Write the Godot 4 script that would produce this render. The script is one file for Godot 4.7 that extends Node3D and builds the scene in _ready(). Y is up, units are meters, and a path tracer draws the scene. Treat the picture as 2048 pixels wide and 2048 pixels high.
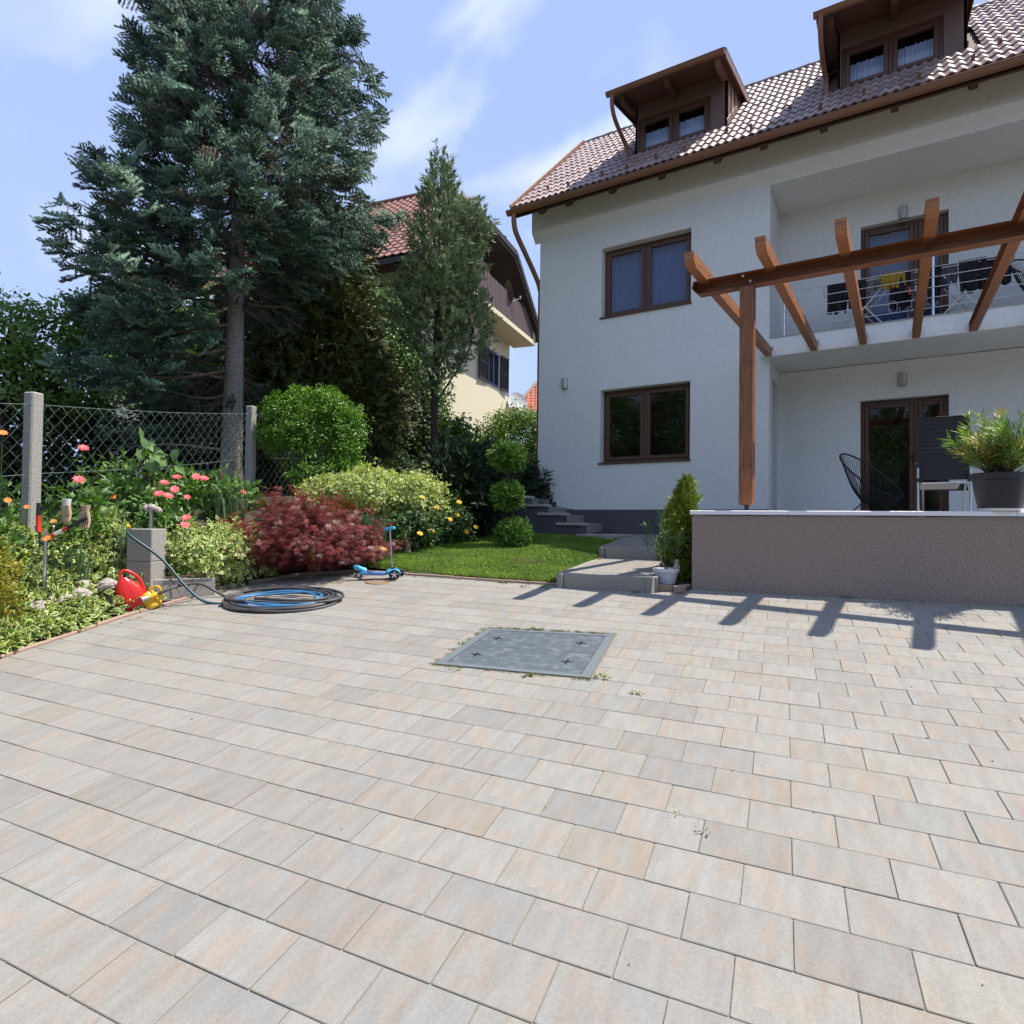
extends Node3D
# A paved forecourt below a white house with a pergola, a garden bank and a big blue spruce.

var rng := RandomNumberGenerator.new()
var M := {}
var used := {}

# ------------------------------------------------------------------ mesh builder
class MB:
	var v := PackedVector3Array()
	var n := PackedVector3Array()
	var c := PackedColorArray()
	var uv := PackedVector2Array()
	var ix := PackedInt32Array()
	var col := Color(1, 1, 1)

	func tri(a: Vector3, b: Vector3, d: Vector3) -> void:   # a b d run anticlockwise seen from outside
		var k := v.size()
		var nn := (b - a).cross(d - a).normalized()
		for p in [a, b, d]:
			v.append(p); n.append(nn); c.append(col); uv.append(Vector2(p.x, p.y))
		ix.append_array(PackedInt32Array([k, k + 2, k + 1]))

	func quad(a: Vector3, b: Vector3, d: Vector3, e: Vector3) -> void:
		var k := v.size()
		var nn := (d - a).cross(e - b).normalized()
		for p in [a, b, d, e]:
			v.append(p); n.append(nn); c.append(col)
		uv.append_array(PackedVector2Array([Vector2(0, 0), Vector2(1, 0), Vector2(1, 1), Vector2(0, 1)]))
		ix.append_array(PackedInt32Array([k, k + 2, k + 1, k, k + 3, k + 2]))

	# a box with chamfered edges; t places its centre
	func box(size: Vector3, t := Transform3D(), b := 0.004) -> void:
		var h := size / 2.0
		b = minf(b, minf(h.x, minf(h.y, h.z)) * 0.45)
		for ax in 3:
			for s in [-1.0, 1.0]:
				var u := (ax + 1) % 3
				var w := (ax + 2) % 3
				var q: Array[Vector3] = []
				for e in [[-1, -1], [1, -1], [1, 1], [-1, 1]]:
					var p := Vector3()
					p[ax] = s * h[ax]
					p[u] = e[0] * (h[u] - b)
					p[w] = e[1] * (h[w] - b)
					q.append(t * p)
				if s > 0: quad(q[0], q[1], q[2], q[3])
				else: quad(q[3], q[2], q[1], q[0])
		for ax in 3:                      # bevels along axis ax
			var u := (ax + 1) % 3
			var w := (ax + 2) % 3
			for su in [-1.0, 1.0]:
				for sw in [-1.0, 1.0]:
					var q: Array[Vector3] = []
					for e in [[-1, 0], [1, 0], [1, 1], [-1, 1]]:
						var p := Vector3()
						p[ax] = e[0] * (h[ax] - b)
						p[u] = su * (h[u] - (b if e[1] == 1 else 0.0))
						p[w] = sw * (h[w] - (b if e[1] == 0 else 0.0))
						q.append(t * p)
					var o := Vector3.ZERO
					o[u] = su; o[w] = sw
					if (q[2] - q[0]).cross(q[3] - q[1]).dot(t.basis * o) > 0: quad(q[0], q[1], q[2], q[3])
					else: quad(q[3], q[2], q[1], q[0])
		for sx in [-1.0, 1.0]:
			for sy in [-1.0, 1.0]:
				for sz in [-1.0, 1.0]:
					var p0 := t * Vector3(sx * h.x, sy * (h.y - b), sz * (h.z - b))
					var p1 := t * Vector3(sx * (h.x - b), sy * h.y, sz * (h.z - b))
					var p2 := t * Vector3(sx * (h.x - b), sy * (h.y - b), sz * h.z)
					if sx * sy * sz > 0: tri(p0, p1, p2)
					else: tri(p0, p2, p1)

	func boxa(a: Vector3, b: Vector3, bev := 0.004) -> void:      # from corner to corner
		box((b - a).abs(), Transform3D(Basis(), (a + b) / 2.0), bev)

	func bar(a: Vector3, b: Vector3, wide: float, high: float, up := Vector3.UP, bev := 0.004) -> void:
		var z := (b - a).normalized()
		var x := up.cross(z).normalized()
		var y := z.cross(x)
		box(Vector3(wide, high, (b - a).length()), Transform3D(Basis(x, y, z), (a + b) / 2.0), bev)

	# a smooth tube along points with one radius per point
	func tube(pts: PackedVector3Array, rad: PackedFloat32Array, sides := 8, caps := true, vscale := 1.0) -> void:
		var base := v.size()
		var ref := Vector3.UP
		var run := 0.0
		var m := pts.size()
		for i in m:
			var d := (pts[mini(i + 1, m - 1)] - pts[maxi(i - 1, 0)]).normalized()
			if absf(d.dot(ref)) > 0.98: ref = Vector3.RIGHT if absf(d.x) < 0.9 else Vector3.BACK
			var x := ref.cross(d).normalized()
			var y := d.cross(x)
			ref = y
			if i > 0: run += (pts[i] - pts[i - 1]).length()
			for k in sides + 1:
				var a := TAU * k / sides
				var o := x * cos(a) + y * sin(a)
				v.append(pts[i] + o * rad[mini(i, rad.size() - 1)]); n.append(o); c.append(col)
				uv.append(Vector2(float(k) / sides, run * vscale))
		for i in m - 1:
			for k in sides:
				var p := base + i * (sides + 1) + k
				var q := p + sides + 1
				ix.append_array(PackedInt32Array([p, q + 1, p + 1, p, q, q + 1]))
		if caps:
			for e in [0, m - 1]:
				var d := (pts[1] - pts[0]).normalized() * -1.0 if e == 0 else (pts[m - 1] - pts[m - 2]).normalized()
				var k0 := v.size()
				v.append(pts[e]); n.append(d); c.append(col); uv.append(Vector2(0.5, 0.5))
				for k in sides + 1:
					v.append(v[base + e * (sides + 1) + k]); n.append(d); c.append(col); uv.append(Vector2(0.5, 0.5))
				for k in sides:
					if e == 0: ix.append_array(PackedInt32Array([k0, k0 + 1 + k, k0 + 2 + k]))
					else: ix.append_array(PackedInt32Array([k0, k0 + 2 + k, k0 + 1 + k]))

	func rod(a: Vector3, b: Vector3, r: float, sides := 8) -> void:
		tube(PackedVector3Array([a, b]), PackedFloat32Array([r, r]), sides)

	# profile of (radius, height) turned about t's y axis; sharp = facets keep their edges along the profile
	func lathe(prof: PackedVector2Array, t := Transform3D(), sides := 20) -> void:
		for i in prof.size() - 1:
			var p := prof[i]
			var q := prof[i + 1]
			var d := q - p
			var nn := Vector2(d.y, -d.x).normalized()
			var base := v.size()
			for k in sides + 1:
				var a := TAU * k / sides
				var e := Vector3(cos(a), 0, sin(a))
				for w in [p, q]:
					v.append(t * (e * w.x + Vector3(0, w.y, 0)))
					n.append((t.basis * (e * nn.x + Vector3(0, nn.y, 0))).normalized())
					c.append(col)
					uv.append(Vector2(float(k) / sides, w.y))
			for k in sides:
				var b := base + 2 * k
				ix.append_array(PackedInt32Array([b, b + 2, b + 3, b, b + 3, b + 1]))

	# an upright (or turned) prism over a polygon, with a small chamfer round the top
	func prism(poly: PackedVector2Array, low: float, high: float, t := Transform3D(), bev := 0.0) -> void:
		if poly.size() < 3: return
		if Geometry2D.is_polygon_clockwise(poly): poly.reverse()
		var top := poly
		if bev > 0.0:
			var ins := Geometry2D.offset_polygon(poly, -bev, Geometry2D.JOIN_MITER)
			if ins.size() == 1 and ins[0].size() == poly.size():
				top = ins[0]
				if Geometry2D.is_polygon_clockwise(top): top.reverse()
				var best := 0
				for i in top.size():
					if top[i].distance_squared_to(poly[0]) < top[best].distance_squared_to(poly[0]): best = i
				var turned := PackedVector2Array()
				for i in top.size(): turned.append(top[(i + best) % top.size()])
				top = turned
			else: bev = 0.0
		var m := poly.size()
		for i in m:
			var a := poly[i]
			var b := poly[(i + 1) % m]
			var a2 := top[i]
			var b2 := top[(i + 1) % m]
			quad(t * Vector3(b.x, low, b.y), t * Vector3(a.x, low, a.y), t * Vector3(a.x, high - bev, a.y), t * Vector3(b.x, high - bev, b.y))
			if bev > 0.0: quad(t * Vector3(b.x, high - bev, b.y), t * Vector3(a.x, high - bev, a.y), t * Vector3(a2.x, high, a2.y), t * Vector3(b2.x, high, b2.y))
		var tr := Geometry2D.triangulate_polygon(top)
		var k := v.size()
		for p in top:
			v.append(t * Vector3(p.x, high, p.y)); n.append(t.basis.y.normalized()); c.append(col); uv.append(p)
		for i in range(0, tr.size(), 3):
			var p := top[tr[i]]
			var q := top[tr[i + 1]]
			var r := top[tr[i + 2]]
			if (q - p).cross(r - p) > 0: ix.append_array(PackedInt32Array([k + tr[i], k + tr[i + 1], k + tr[i + 2]]))
			else: ix.append_array(PackedInt32Array([k + tr[i], k + tr[i + 2], k + tr[i + 1]]))

	# a leaf folded along its midrib, from base b along d
	func leaf(b: Vector3, d: Vector3, up: Vector3, length: float, wide: float, fold := 0.15, bend := 0.0, edge := Color(-1, 0, 0)) -> void:
		d = d.normalized()
		var s := d.cross(up).normalized()
		var nn := s.cross(d).normalized()
		var mid := b + d * length * 0.5 + nn * bend * 0.5 * length
		var tip := b + d * length - nn * bend * length * 0.3
		var l := b + d * length * 0.45 - s * wide * 0.5 + nn * wide * fold
		var r := b + d * length * 0.45 + s * wide * 0.5 + nn * wide * fold
		var keep := col
		if edge.r >= 0.0:
			col = edge
		tri(b, mid, l); tri(l, mid, tip); tri(b, r, mid); tri(r, tip, mid)
		col = keep
		if edge.r >= 0.0:
			var e := nn * 0.002
			var f := 0.66
			var b2 := b + d * length * 0.08 + e
			var t2 := b + d * length * 0.84 + e
			tri(b2, mid + e, mid.lerp(l, f) + e); tri(mid.lerp(l, f) + e, mid + e, t2)
			tri(b2, mid.lerp(r, f) + e, mid + e); tri(mid.lerp(r, f) + e, t2, mid + e)

	func mesh() -> ArrayMesh:
		var a := []
		a.resize(Mesh.ARRAY_MAX)
		a[Mesh.ARRAY_VERTEX] = v
		a[Mesh.ARRAY_NORMAL] = n
		a[Mesh.ARRAY_COLOR] = c
		a[Mesh.ARRAY_TEX_UV] = uv
		a[Mesh.ARRAY_INDEX] = ix
		var m := ArrayMesh.new()
		m.add_surface_from_arrays(Mesh.PRIMITIVE_TRIANGLES, a)
		return m

# ------------------------------------------------------------------ scene helpers
func lin(r: float, g: float, b: float) -> Color:
	return Color(r, g, b).linear_to_srgb()

func numbered(called: String) -> String:
	if not used.has(called):
		used[called] = 0
		return called
	used[called] += 1
	return "%s_%03d" % [called, used[called]]

func part(called: String, mb, mat: Material, parent: Node, label := "") -> MeshInstance3D:
	var o := MeshInstance3D.new()
	o.mesh = mb.mesh() if mb is MB else mb
	o.material_override = mat
	o.name = called
	if parent == self:
		o.name = numbered(called)
		add_child(o)
	else:
		var k := 0
		while parent.has_node(NodePath(o.name)):
			k += 1
			o.name = "%s_%03d" % [called, k]
		parent.add_child(o)
	if label: o.set_meta("label", label)
	return o

var counts := {}
func piece(called: String, m: Mesh, mat: Material, parent: Node) -> MeshInstance3D:   # quick repeated part
	var key := [parent, called]
	var k: int = counts.get(key, 0)
	counts[key] = k + 1
	var o := MeshInstance3D.new()
	o.mesh = m
	o.material_override = mat
	o.name = called if k == 0 else "%s_%03d" % [called, k]
	parent.add_child(o)
	return o

func tag(o: Node, label: String, category: String, group := "") -> Node:
	o.set_meta("label", label)
	o.set_meta("category", category)
	if group: o.set_meta("group", group)
	return o

func kind(o: Node, k: String) -> Node:
	o.set_meta("kind", k)
	return o

func thing(called: String, label: String, category: String, at := Vector3.ZERO, turn := 0.0, group := "") -> Node3D:
	var o := Node3D.new()
	o.name = numbered(called)
	add_child(o)
	o.position = at
	o.rotation.y = turn
	tag(o, label, category, group)
	return o

func scatter(called: String, m: Mesh, mat: Material, xf: Array, cols: Array, parent: Node) -> MultiMeshInstance3D:
	var mm := MultiMesh.new()
	mm.transform_format = MultiMesh.TRANSFORM_3D
	mm.use_colors = true
	mm.mesh = m
	mm.instance_count = xf.size()
	for i in xf.size():
		mm.set_instance_transform(i, xf[i])
		mm.set_instance_color(i, cols[i])
	var o := MultiMeshInstance3D.new()
	o.multimesh = mm
	if parent != self: o.set_meta("kind", "stuff")
	o.material_override = mat
	o.name = called
	var k := 0
	while parent.has_node(NodePath(o.name)):
		k += 1
		o.name = "%s_%03d" % [called, k]
	parent.add_child(o)
	return o

func rv() -> Vector3:
	while true:
		var p := Vector3(rng.randf_range(-1, 1), rng.randf_range(-1, 1), rng.randf_range(-1, 1))
		if p.length_squared() <= 1.0 and p.length_squared() > 0.001: return p
	return Vector3.UP

func rr(a: float, b: float) -> float:
	return rng.randf_range(a, b)

func facing(dir: Vector3, roll: float, s: float, at: Vector3) -> Transform3D:    # local y turned to dir
	var y := dir.normalized()
	var x := (Vector3.RIGHT if absf(y.x) < 0.8 else Vector3.BACK).cross(y).normalized()
	var z := x.cross(y)
	var b := Basis(x, y, z) * Basis(Vector3.UP, roll)
	return Transform3D(b.scaled_local(Vector3.ONE * s), at)

# ------------------------------------------------------------------ textures and materials
func noise_bytes(seed_: int, freq: float, w: int, h: int, oct := 4, type := FastNoiseLite.TYPE_SIMPLEX_SMOOTH) -> PackedByteArray:
	var f := FastNoiseLite.new()
	f.seed = seed_
	f.frequency = freq
	f.noise_type = type
	f.fractal_octaves = oct
	var im := f.get_seamless_image(w, h)
	im.convert(Image.FORMAT_L8)
	return im.get_data()

func ramp_tex(data: PackedByteArray, w: int, h: int, offs: Array, colors: Array) -> ImageTexture:
	var g := Gradient.new()
	g.offsets = PackedFloat32Array(offs)
	g.colors = PackedColorArray(colors)
	var lut: Array[PackedByteArray] = []
	for i in 256:
		var q := g.sample(i / 255.0)
		lut.append(PackedByteArray([q.r8, q.g8, q.b8]))
	var out := PackedByteArray()
	for b in data: out.append_array(lut[b])
	return ImageTexture.create_from_image(Image.create_from_data(w, h, false, Image.FORMAT_RGB8, out))

func bump_tex(data: PackedByteArray, w: int, h: int, strength: float) -> ImageTexture:
	var im := Image.create_from_data(w, h, false, Image.FORMAT_L8, data)
	im.convert(Image.FORMAT_RGBA8)
	im.bump_map_to_normal_map(strength)
	return ImageTexture.create_from_image(im)

func mat(color: Color, rough := 0.8, o := {}) -> StandardMaterial3D:
	var m := StandardMaterial3D.new()
	m.albedo_color = color
	m.roughness = rough
	if o.get("tint", false): m.vertex_color_use_as_albedo = true
	if o.has("tex"): m.albedo_texture = o.tex
	if o.has("bump"):
		m.normal_enabled = true
		m.normal_texture = o.bump
		m.normal_scale = o.get("bumps", 1.0)
	if o.has("scale"):
		m.uv1_triplanar = true
		m.uv1_world_triplanar = o.get("world", true)
		m.uv1_scale = o.scale if o.scale is Vector3 else Vector3.ONE * o.scale
	if o.has("metal"): m.metallic = o.metal
	if o.has("spec"): m.metallic_specular = o.spec
	if o.has("back"):
		m.backlight_enabled = true
		m.backlight = o.back
	if o.has("coat"):
		m.clearcoat_enabled = true
		m.clearcoat = o.coat
		m.clearcoat_roughness = o.get("coatr", 0.2)
	return m

func materials() -> void:
	var w := Color(1, 1, 1)
	# concrete paver print: fine grit over soft cloudy bands that run across the stone, grey to peach
	var S := 768
	var grit := noise_bytes(3, 0.30, S, S, 3)
	var band := noise_bytes(9, 0.012, S, S, 4)
	var hue := noise_bytes(21, 0.008, S, S, 2)
	var blot := noise_bytes(33, 0.05, S, S, 3)
	var out := PackedByteArray()
	out.resize(S * S * 3)
	var hgt := PackedByteArray()
	hgt.resize(S * S)
	for i in S * S:
		var y := i / S
		var x := i % S
		var st := band[(y / 4) * S + x]           # stretched along y: streaks
		var t := (grit[i] - 128) * 0.30 + (st - 128) * 0.08 + (blot[i] - 128) * 0.07
		var hh := clampf((hue[(y / 3) * S + x] - 118) / 70.0, 0.0, 1.0)
		out[i * 3] = int(clampf(203.0 + t + hh * 4.5, 0, 255))
		out[i * 3 + 1] = int(clampf(200.5 + t - hh * 3.0, 0, 255))
		out[i * 3 + 2] = int(clampf(195.5 + t - hh * 8.0, 0, 255))
		hgt[i] = int(clampf(128 + (grit[i] - 128) * 0.8 + (blot[i] - 128) * 0.2, 0, 255))
	var ptex := ImageTexture.create_from_image(Image.create_from_data(S, S, false, Image.FORMAT_RGB8, out))
	M.paver = mat(Color(0.70, 0.703, 0.69), 0.88, {"tex": ptex, "tint": true, "bump": bump_tex(hgt, S, S, 2.0), "bumps": 0.6})
	var g5 := noise_bytes(5, 0.06, 512, 512, 5)
	var g6 := noise_bytes(6, 0.2, 512, 512, 4)
	var cell := noise_bytes(8, 0.12, 512, 512, 3, FastNoiseLite.TYPE_CELLULAR)
	M.joint = mat(w, 0.95, {"tex": ramp_tex(g5, 512, 512, [0.3, 0.55, 0.8], [lin(0.22, 0.19, 0.145), lin(0.30, 0.265, 0.21), lin(0.18, 0.20, 0.10)]), "scale": 0.9, "bump": bump_tex(g6, 512, 512, 3.0)})
	M.soil = mat(w, 0.95, {"tex": ramp_tex(g6, 512, 512, [0.25, 0.75], [lin(0.045, 0.033, 0.022), lin(0.11, 0.085, 0.055)]), "scale": 0.7, "bump": bump_tex(g6, 512, 512, 5.0)})
	M.dirt = mat(w, 0.95, {"tex": ramp_tex(g6, 512, 512, [0.2, 0.8], [lin(0.16, 0.10, 0.055), lin(0.30, 0.20, 0.12)]), "scale": 2.0})
	M.turf = mat(w, 0.95, {"tex": ramp_tex(g5, 512, 512, [0.25, 0.5, 0.8], [lin(0.03, 0.06, 0.012), lin(0.06, 0.10, 0.02), lin(0.10, 0.10, 0.035)]), "scale": 0.8, "bump": bump_tex(g6, 512, 512, 5.0)})
	M.stucco = mat(w, 0.92, {"tex": ramp_tex(g5, 512, 512, [0.2, 0.8], [lin(0.69, 0.715, 0.70), lin(0.76, 0.785, 0.77)]), "scale": 0.35, "bump": bump_tex(g6, 512, 512, 1.6), "bumps": 0.5})
	M.plinth = mat(w, 0.9, {"tex": ramp_tex(cell, 512, 512, [0.1, 0.9], [lin(0.075, 0.072, 0.085), lin(0.125, 0.118, 0.13)]), "scale": 1.3, "bump": bump_tex(cell, 512, 512, 2.0)})
	var peb := noise_bytes(12, 0.19, 512, 512, 3, FastNoiseLite.TYPE_SIMPLEX_SMOOTH)
	M.roughcast = mat(w, 0.93, {"tex": ramp_tex(peb, 512, 512, [0.05, 0.5, 0.95], [lin(0.15, 0.12, 0.105), lin(0.30, 0.235, 0.20), lin(0.46, 0.37, 0.32)]), "scale": 0.6, "bump": bump_tex(peb, 512, 512, 3.0)})
	M.concrete = mat(w, 0.9, {"tex": ramp_tex(g5, 512, 512, [0.2, 0.5, 0.85], [lin(0.22, 0.215, 0.195), lin(0.33, 0.32, 0.29), lin(0.42, 0.41, 0.375)]), "scale": 1.6, "bump": bump_tex(g6, 512, 512, 2.5)})
	M.concrete_dark = mat(w, 0.92, {"tex": ramp_tex(g5, 512, 512, [0.2, 0.5, 0.85], [lin(0.19, 0.18, 0.155), lin(0.29, 0.28, 0.25), lin(0.38, 0.365, 0.33)]), "scale": 1.6, "bump": bump_tex(g6, 512, 512, 2.5)})
	M.stepcap = mat(w, 0.85, {"tex": ramp_tex(g5, 512, 512, [0.2, 0.8], [lin(0.36, 0.35, 0.33), lin(0.48, 0.47, 0.45)]), "scale": 1.5, "bump": bump_tex(g6, 512, 512, 1.5)})
	M.kerb = mat(w, 0.9, {"tex": ramp_tex(g5, 512, 512, [0.2, 0.5, 0.8], [lin(0.24, 0.155, 0.11), lin(0.36, 0.25, 0.19), lin(0.42, 0.33, 0.27)]), "scale": 1.7, "bump": bump_tex(g6, 512, 512, 2.5)})
	M.coping = mat(lin(0.80, 0.79, 0.77), 0.5)
	# wood grain, streaks along one axis
	var gr := noise_bytes(15, 0.05, 512, 512, 4)
	var wd := PackedByteArray()
	wd.resize(512 * 512)
	for i in 512 * 512:
		wd[i] = gr[((i / 512) * 5 % 512) * 512 + (i % 512) / 10]
	var woodt := ramp_tex(wd, 512, 512, [0.25, 0.5, 0.8], [lin(0.11, 0.041, 0.017), lin(0.225, 0.085, 0.033), lin(0.32, 0.132, 0.055)])
	M.wood = mat(w, 0.5, {"tex": woodt, "scale": 0.9, "bump": bump_tex(wd, 512, 512, 1.0), "bumps": 0.5})
	var wd2 := PackedByteArray()
	wd2.resize(512 * 512)
	for i in 512 * 512: wd2[i] = wd[(i % 512) * 512 + i / 512]
	M.wood_up = mat(w, 0.5, {"tex": ramp_tex(wd2, 512, 512, [0.25, 0.5, 0.8], [lin(0.11, 0.041, 0.017), lin(0.225, 0.085, 0.033), lin(0.32, 0.132, 0.055)]), "scale": 0.9, "bump": bump_tex(wd2, 512, 512, 1.0), "bumps": 0.5})
	M.wood_sunlit = mat(w, 0.5, {"tex": ramp_tex(wd, 512, 512, [0.25, 0.5, 0.8], [lin(0.17, 0.064, 0.025), lin(0.33, 0.128, 0.05), lin(0.44, 0.19, 0.08)]), "scale": 0.9, "bump": bump_tex(wd, 512, 512, 1.0), "bumps": 0.5})  # same stain as the beam, with the sunlit tone put into the colour
	M.frame = mat(lin(0.095, 0.042, 0.024), 0.42)
	M.eave = mat(lin(0.085, 0.042, 0.026), 0.65)
	M.copper = mat(lin(0.22, 0.105, 0.058), 0.42, {"bump": bump_tex(g5, 512, 512, 0.6), "scale": 1.0, "bumps": 0.3})
	M.sheet = mat(lin(0.20, 0.105, 0.07), 0.5)
	M.sheet_face = mat(lin(0.15, 0.095, 0.08), 0.6)
	M.sheet_top = mat(lin(0.10, 0.12, 0.10), 0.5)
	M.tile = mat(w, 0.55, {"tex": ramp_tex(g5, 512, 512, [0.2, 0.8], [lin(0.70, 0.70, 0.70), lin(1.0, 1.0, 1.0)]), "scale": 1.3, "tint": true, "spec": 0.6, "coat": 0.3, "coatr": 0.5})
	M.tile_far = mat(w, 0.7, {"tint": true})
	M.glass = mat(Color(0.10, 0.12, 0.12, 0.03), 0.02)
	M.glass.transparency = BaseMaterial3D.TRANSPARENCY_ALPHA
	M.glass.metallic_specular = 0.75
	M.glass.clearcoat_enabled = true
	M.glass.clearcoat = 1.0
	M.glass.clearcoat_roughness = 0.0
	M.curtain = mat(lin(0.075, 0.125, 0.27), 0.9)
	M.lace = mat(lin(0.42, 0.54, 0.78), 0.9, {"back": Color(0.3, 0.35, 0.4)})
	M.room = mat(lin(0.10, 0.095, 0.09), 0.9)
	M.steel = mat(lin(0.62, 0.63, 0.64), 0.28, {"metal": 1.0})
	M.galv = mat(lin(0.46, 0.46, 0.45), 0.5, {"metal": 0.7})
	M.black = mat(lin(0.012, 0.012, 0.014), 0.45)
	M.black_cord = mat(lin(0.010, 0.010, 0.012), 0.6)
	M.pot_black = mat(lin(0.022, 0.023, 0.027), 0.5)
	M.white_plastic = mat(lin(0.74, 0.74, 0.74), 0.4)
	M.lamp_glass = mat(lin(0.72, 0.71, 0.68), 0.5)
	M.iron_lid = mat(w, 0.55, {"tex": ramp_tex(g5, 512, 512, [0.2, 0.5, 0.62, 0.85], [lin(0.095, 0.115, 0.13), lin(0.11, 0.132, 0.148), lin(0.125, 0.148, 0.165), lin(0.19, 0.21, 0.22)]), "scale": 0.28, "metal": 0.25, "bump": bump_tex(g6, 512, 512, 1.0), "bumps": 0.4})
	M.iron_edge = mat(lin(0.155, 0.18, 0.19), 0.6, {"metal": 0.2})
	M.rust = mat(lin(0.10, 0.05, 0.03), 0.9)
	M.hose_grey = mat(lin(0.060, 0.057, 0.057), 0.5)
	M.hose_blue = mat(lin(0.045, 0.18, 0.36), 0.42)
	M.hose_teal = mat(lin(0.018, 0.060, 0.078), 0.42)
	M.red = mat(lin(0.62, 0.022, 0.018), 0.35, {"back": Color(0.2, 0.02, 0.02)})
	M.red_tool = mat(lin(0.60, 0.03, 0.015), 0.4)
	M.yellow = mat(lin(0.72, 0.42, 0.02), 0.4)
	M.cyan = mat(lin(0.06, 0.42, 0.70), 0.4)
	M.blue = mat(lin(0.06, 0.22, 0.52), 0.45)
	M.navy = mat(lin(0.012, 0.02, 0.045), 0.5)
	M.glove = mat(lin(0.42, 0.31, 0.19), 0.9)
	M.stone = mat(w, 0.9, {"tex": ramp_tex(g5, 512, 512, [0.2, 0.5, 0.8], [lin(0.22, 0.18, 0.15), lin(0.40, 0.35, 0.30), lin(0.55, 0.52, 0.48)]), "scale": 2.5, "bump": bump_tex(g6, 512, 512, 4.0)})
	# bark: plates stretched upwards
	var bk := noise_bytes(31, 0.09, 512, 512, 4, FastNoiseLite.TYPE_CELLULAR)
	M.bark = mat(w, 0.95, {"tex": ramp_tex(bk, 512, 512, [0.08, 0.4, 0.9], [lin(0.07, 0.062, 0.056), lin(0.26, 0.24, 0.215), lin(0.48, 0.45, 0.41)]), "scale": Vector3(0.9, 0.55, 0.9), "bump": bump_tex(bk, 512, 512, 8.0)})
	M.bark_dark = mat(w, 0.95, {"tex": ramp_tex(bk, 512, 512, [0.1, 0.9], [lin(0.025, 0.02, 0.017), lin(0.10, 0.08, 0.065)]), "scale": Vector3(1.2, 0.5, 1.2), "bump": bump_tex(bk, 512, 512, 6.0)})
	M.twig = mat(lin(0.13, 0.105, 0.08), 0.9)
	M.leaf = mat(w, 0.45, {"tint": true, "back": Color(0.75, 0.8, 0.34)})
	M.needle = mat(w, 0.6, {"tint": true, "back": Color(0.15, 0.18, 0.14)})
	M.petal = mat(w, 0.6, {"tint": true, "back": Color(0.5, 0.35, 0.3)})
	M.grass = mat(w, 0.5, {"tint": true, "back": Color(0.5, 0.6, 0.2)})
	M.wire = mat(lin(0.17, 0.235, 0.20), 0.5)
	M.cream = mat(w, 0.92, {"tex": ramp_tex(g5, 512, 512, [0.2, 0.8], [lin(0.64, 0.58, 0.40), lin(0.72, 0.66, 0.48)]), "scale": 0.3, "bump": bump_tex(g6, 512, 512, 1.5)})
	M.darkwood = mat(lin(0.032, 0.020, 0.018), 0.7)
	M.slat = mat(lin(0.15, 0.11, 0.105), 0.75)
	M.shutter = mat(lin(0.022, 0.02, 0.028), 0.6)
	M.blueframe = mat(lin(0.03, 0.055, 0.14), 0.5)
	M.dish = mat(lin(0.68, 0.68, 0.70), 0.45)

# ------------------------------------------------------------------ the lie of the land
const KERB := [[2.0, -5.0], [0.0, -5.62], [-2.09, -6.15], [-3.38, -6.55], [-4.58, -6.74], [-5.3, -6.45], [-5.88, -6.1], [-6.6, -6.1], [-8.2, -6.7], [-9.5, -7.2], [-12.0, -7.6], [-30.0, -12.0]]

func kerb_x(z: float) -> float:
	for i in KERB.size() - 1:
		if z <= KERB[i][0] and z >= KERB[i + 1][0]:
			return lerpf(KERB[i][1], KERB[i + 1][1], (KERB[i][0] - z) / (KERB[i][0] - KERB[i + 1][0]))
	return -5.0 if z > 0 else -12.0

func ramp(x: float, z: float) -> float:      # the sloping forecourt
	return -0.0105 - 0.0273 * clampf(x, -25, 8) - 0.1374 * clampf(z, -40, 3.0)

func ground_y(x: float, z: float) -> float:
	var p := ramp(x, z)
	var right := p if z > -6.1 else ramp(x, -6.1) + 0.10 * (-6.1 - clampf(z, -14, 0)) - 0.05 * smoothstep(-4.3, -3.6, x) * smoothstep(-6.2, -7.5, z)
	if z < -14.0: right += 0.1374 * (-14.0 - maxf(z, -40.0))
	var d := kerb_x(z) - x
	var bank := 0.75 * smoothstep(0.0, 1.15, d)
	return lerpf(right + 0.02, p + bank, smoothstep(0.0, 1.15, d))

func on(x: float, z: float, lift := 0.0) -> Vector3:
	return Vector3(x, ground_y(x, z) + lift, z)

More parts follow.
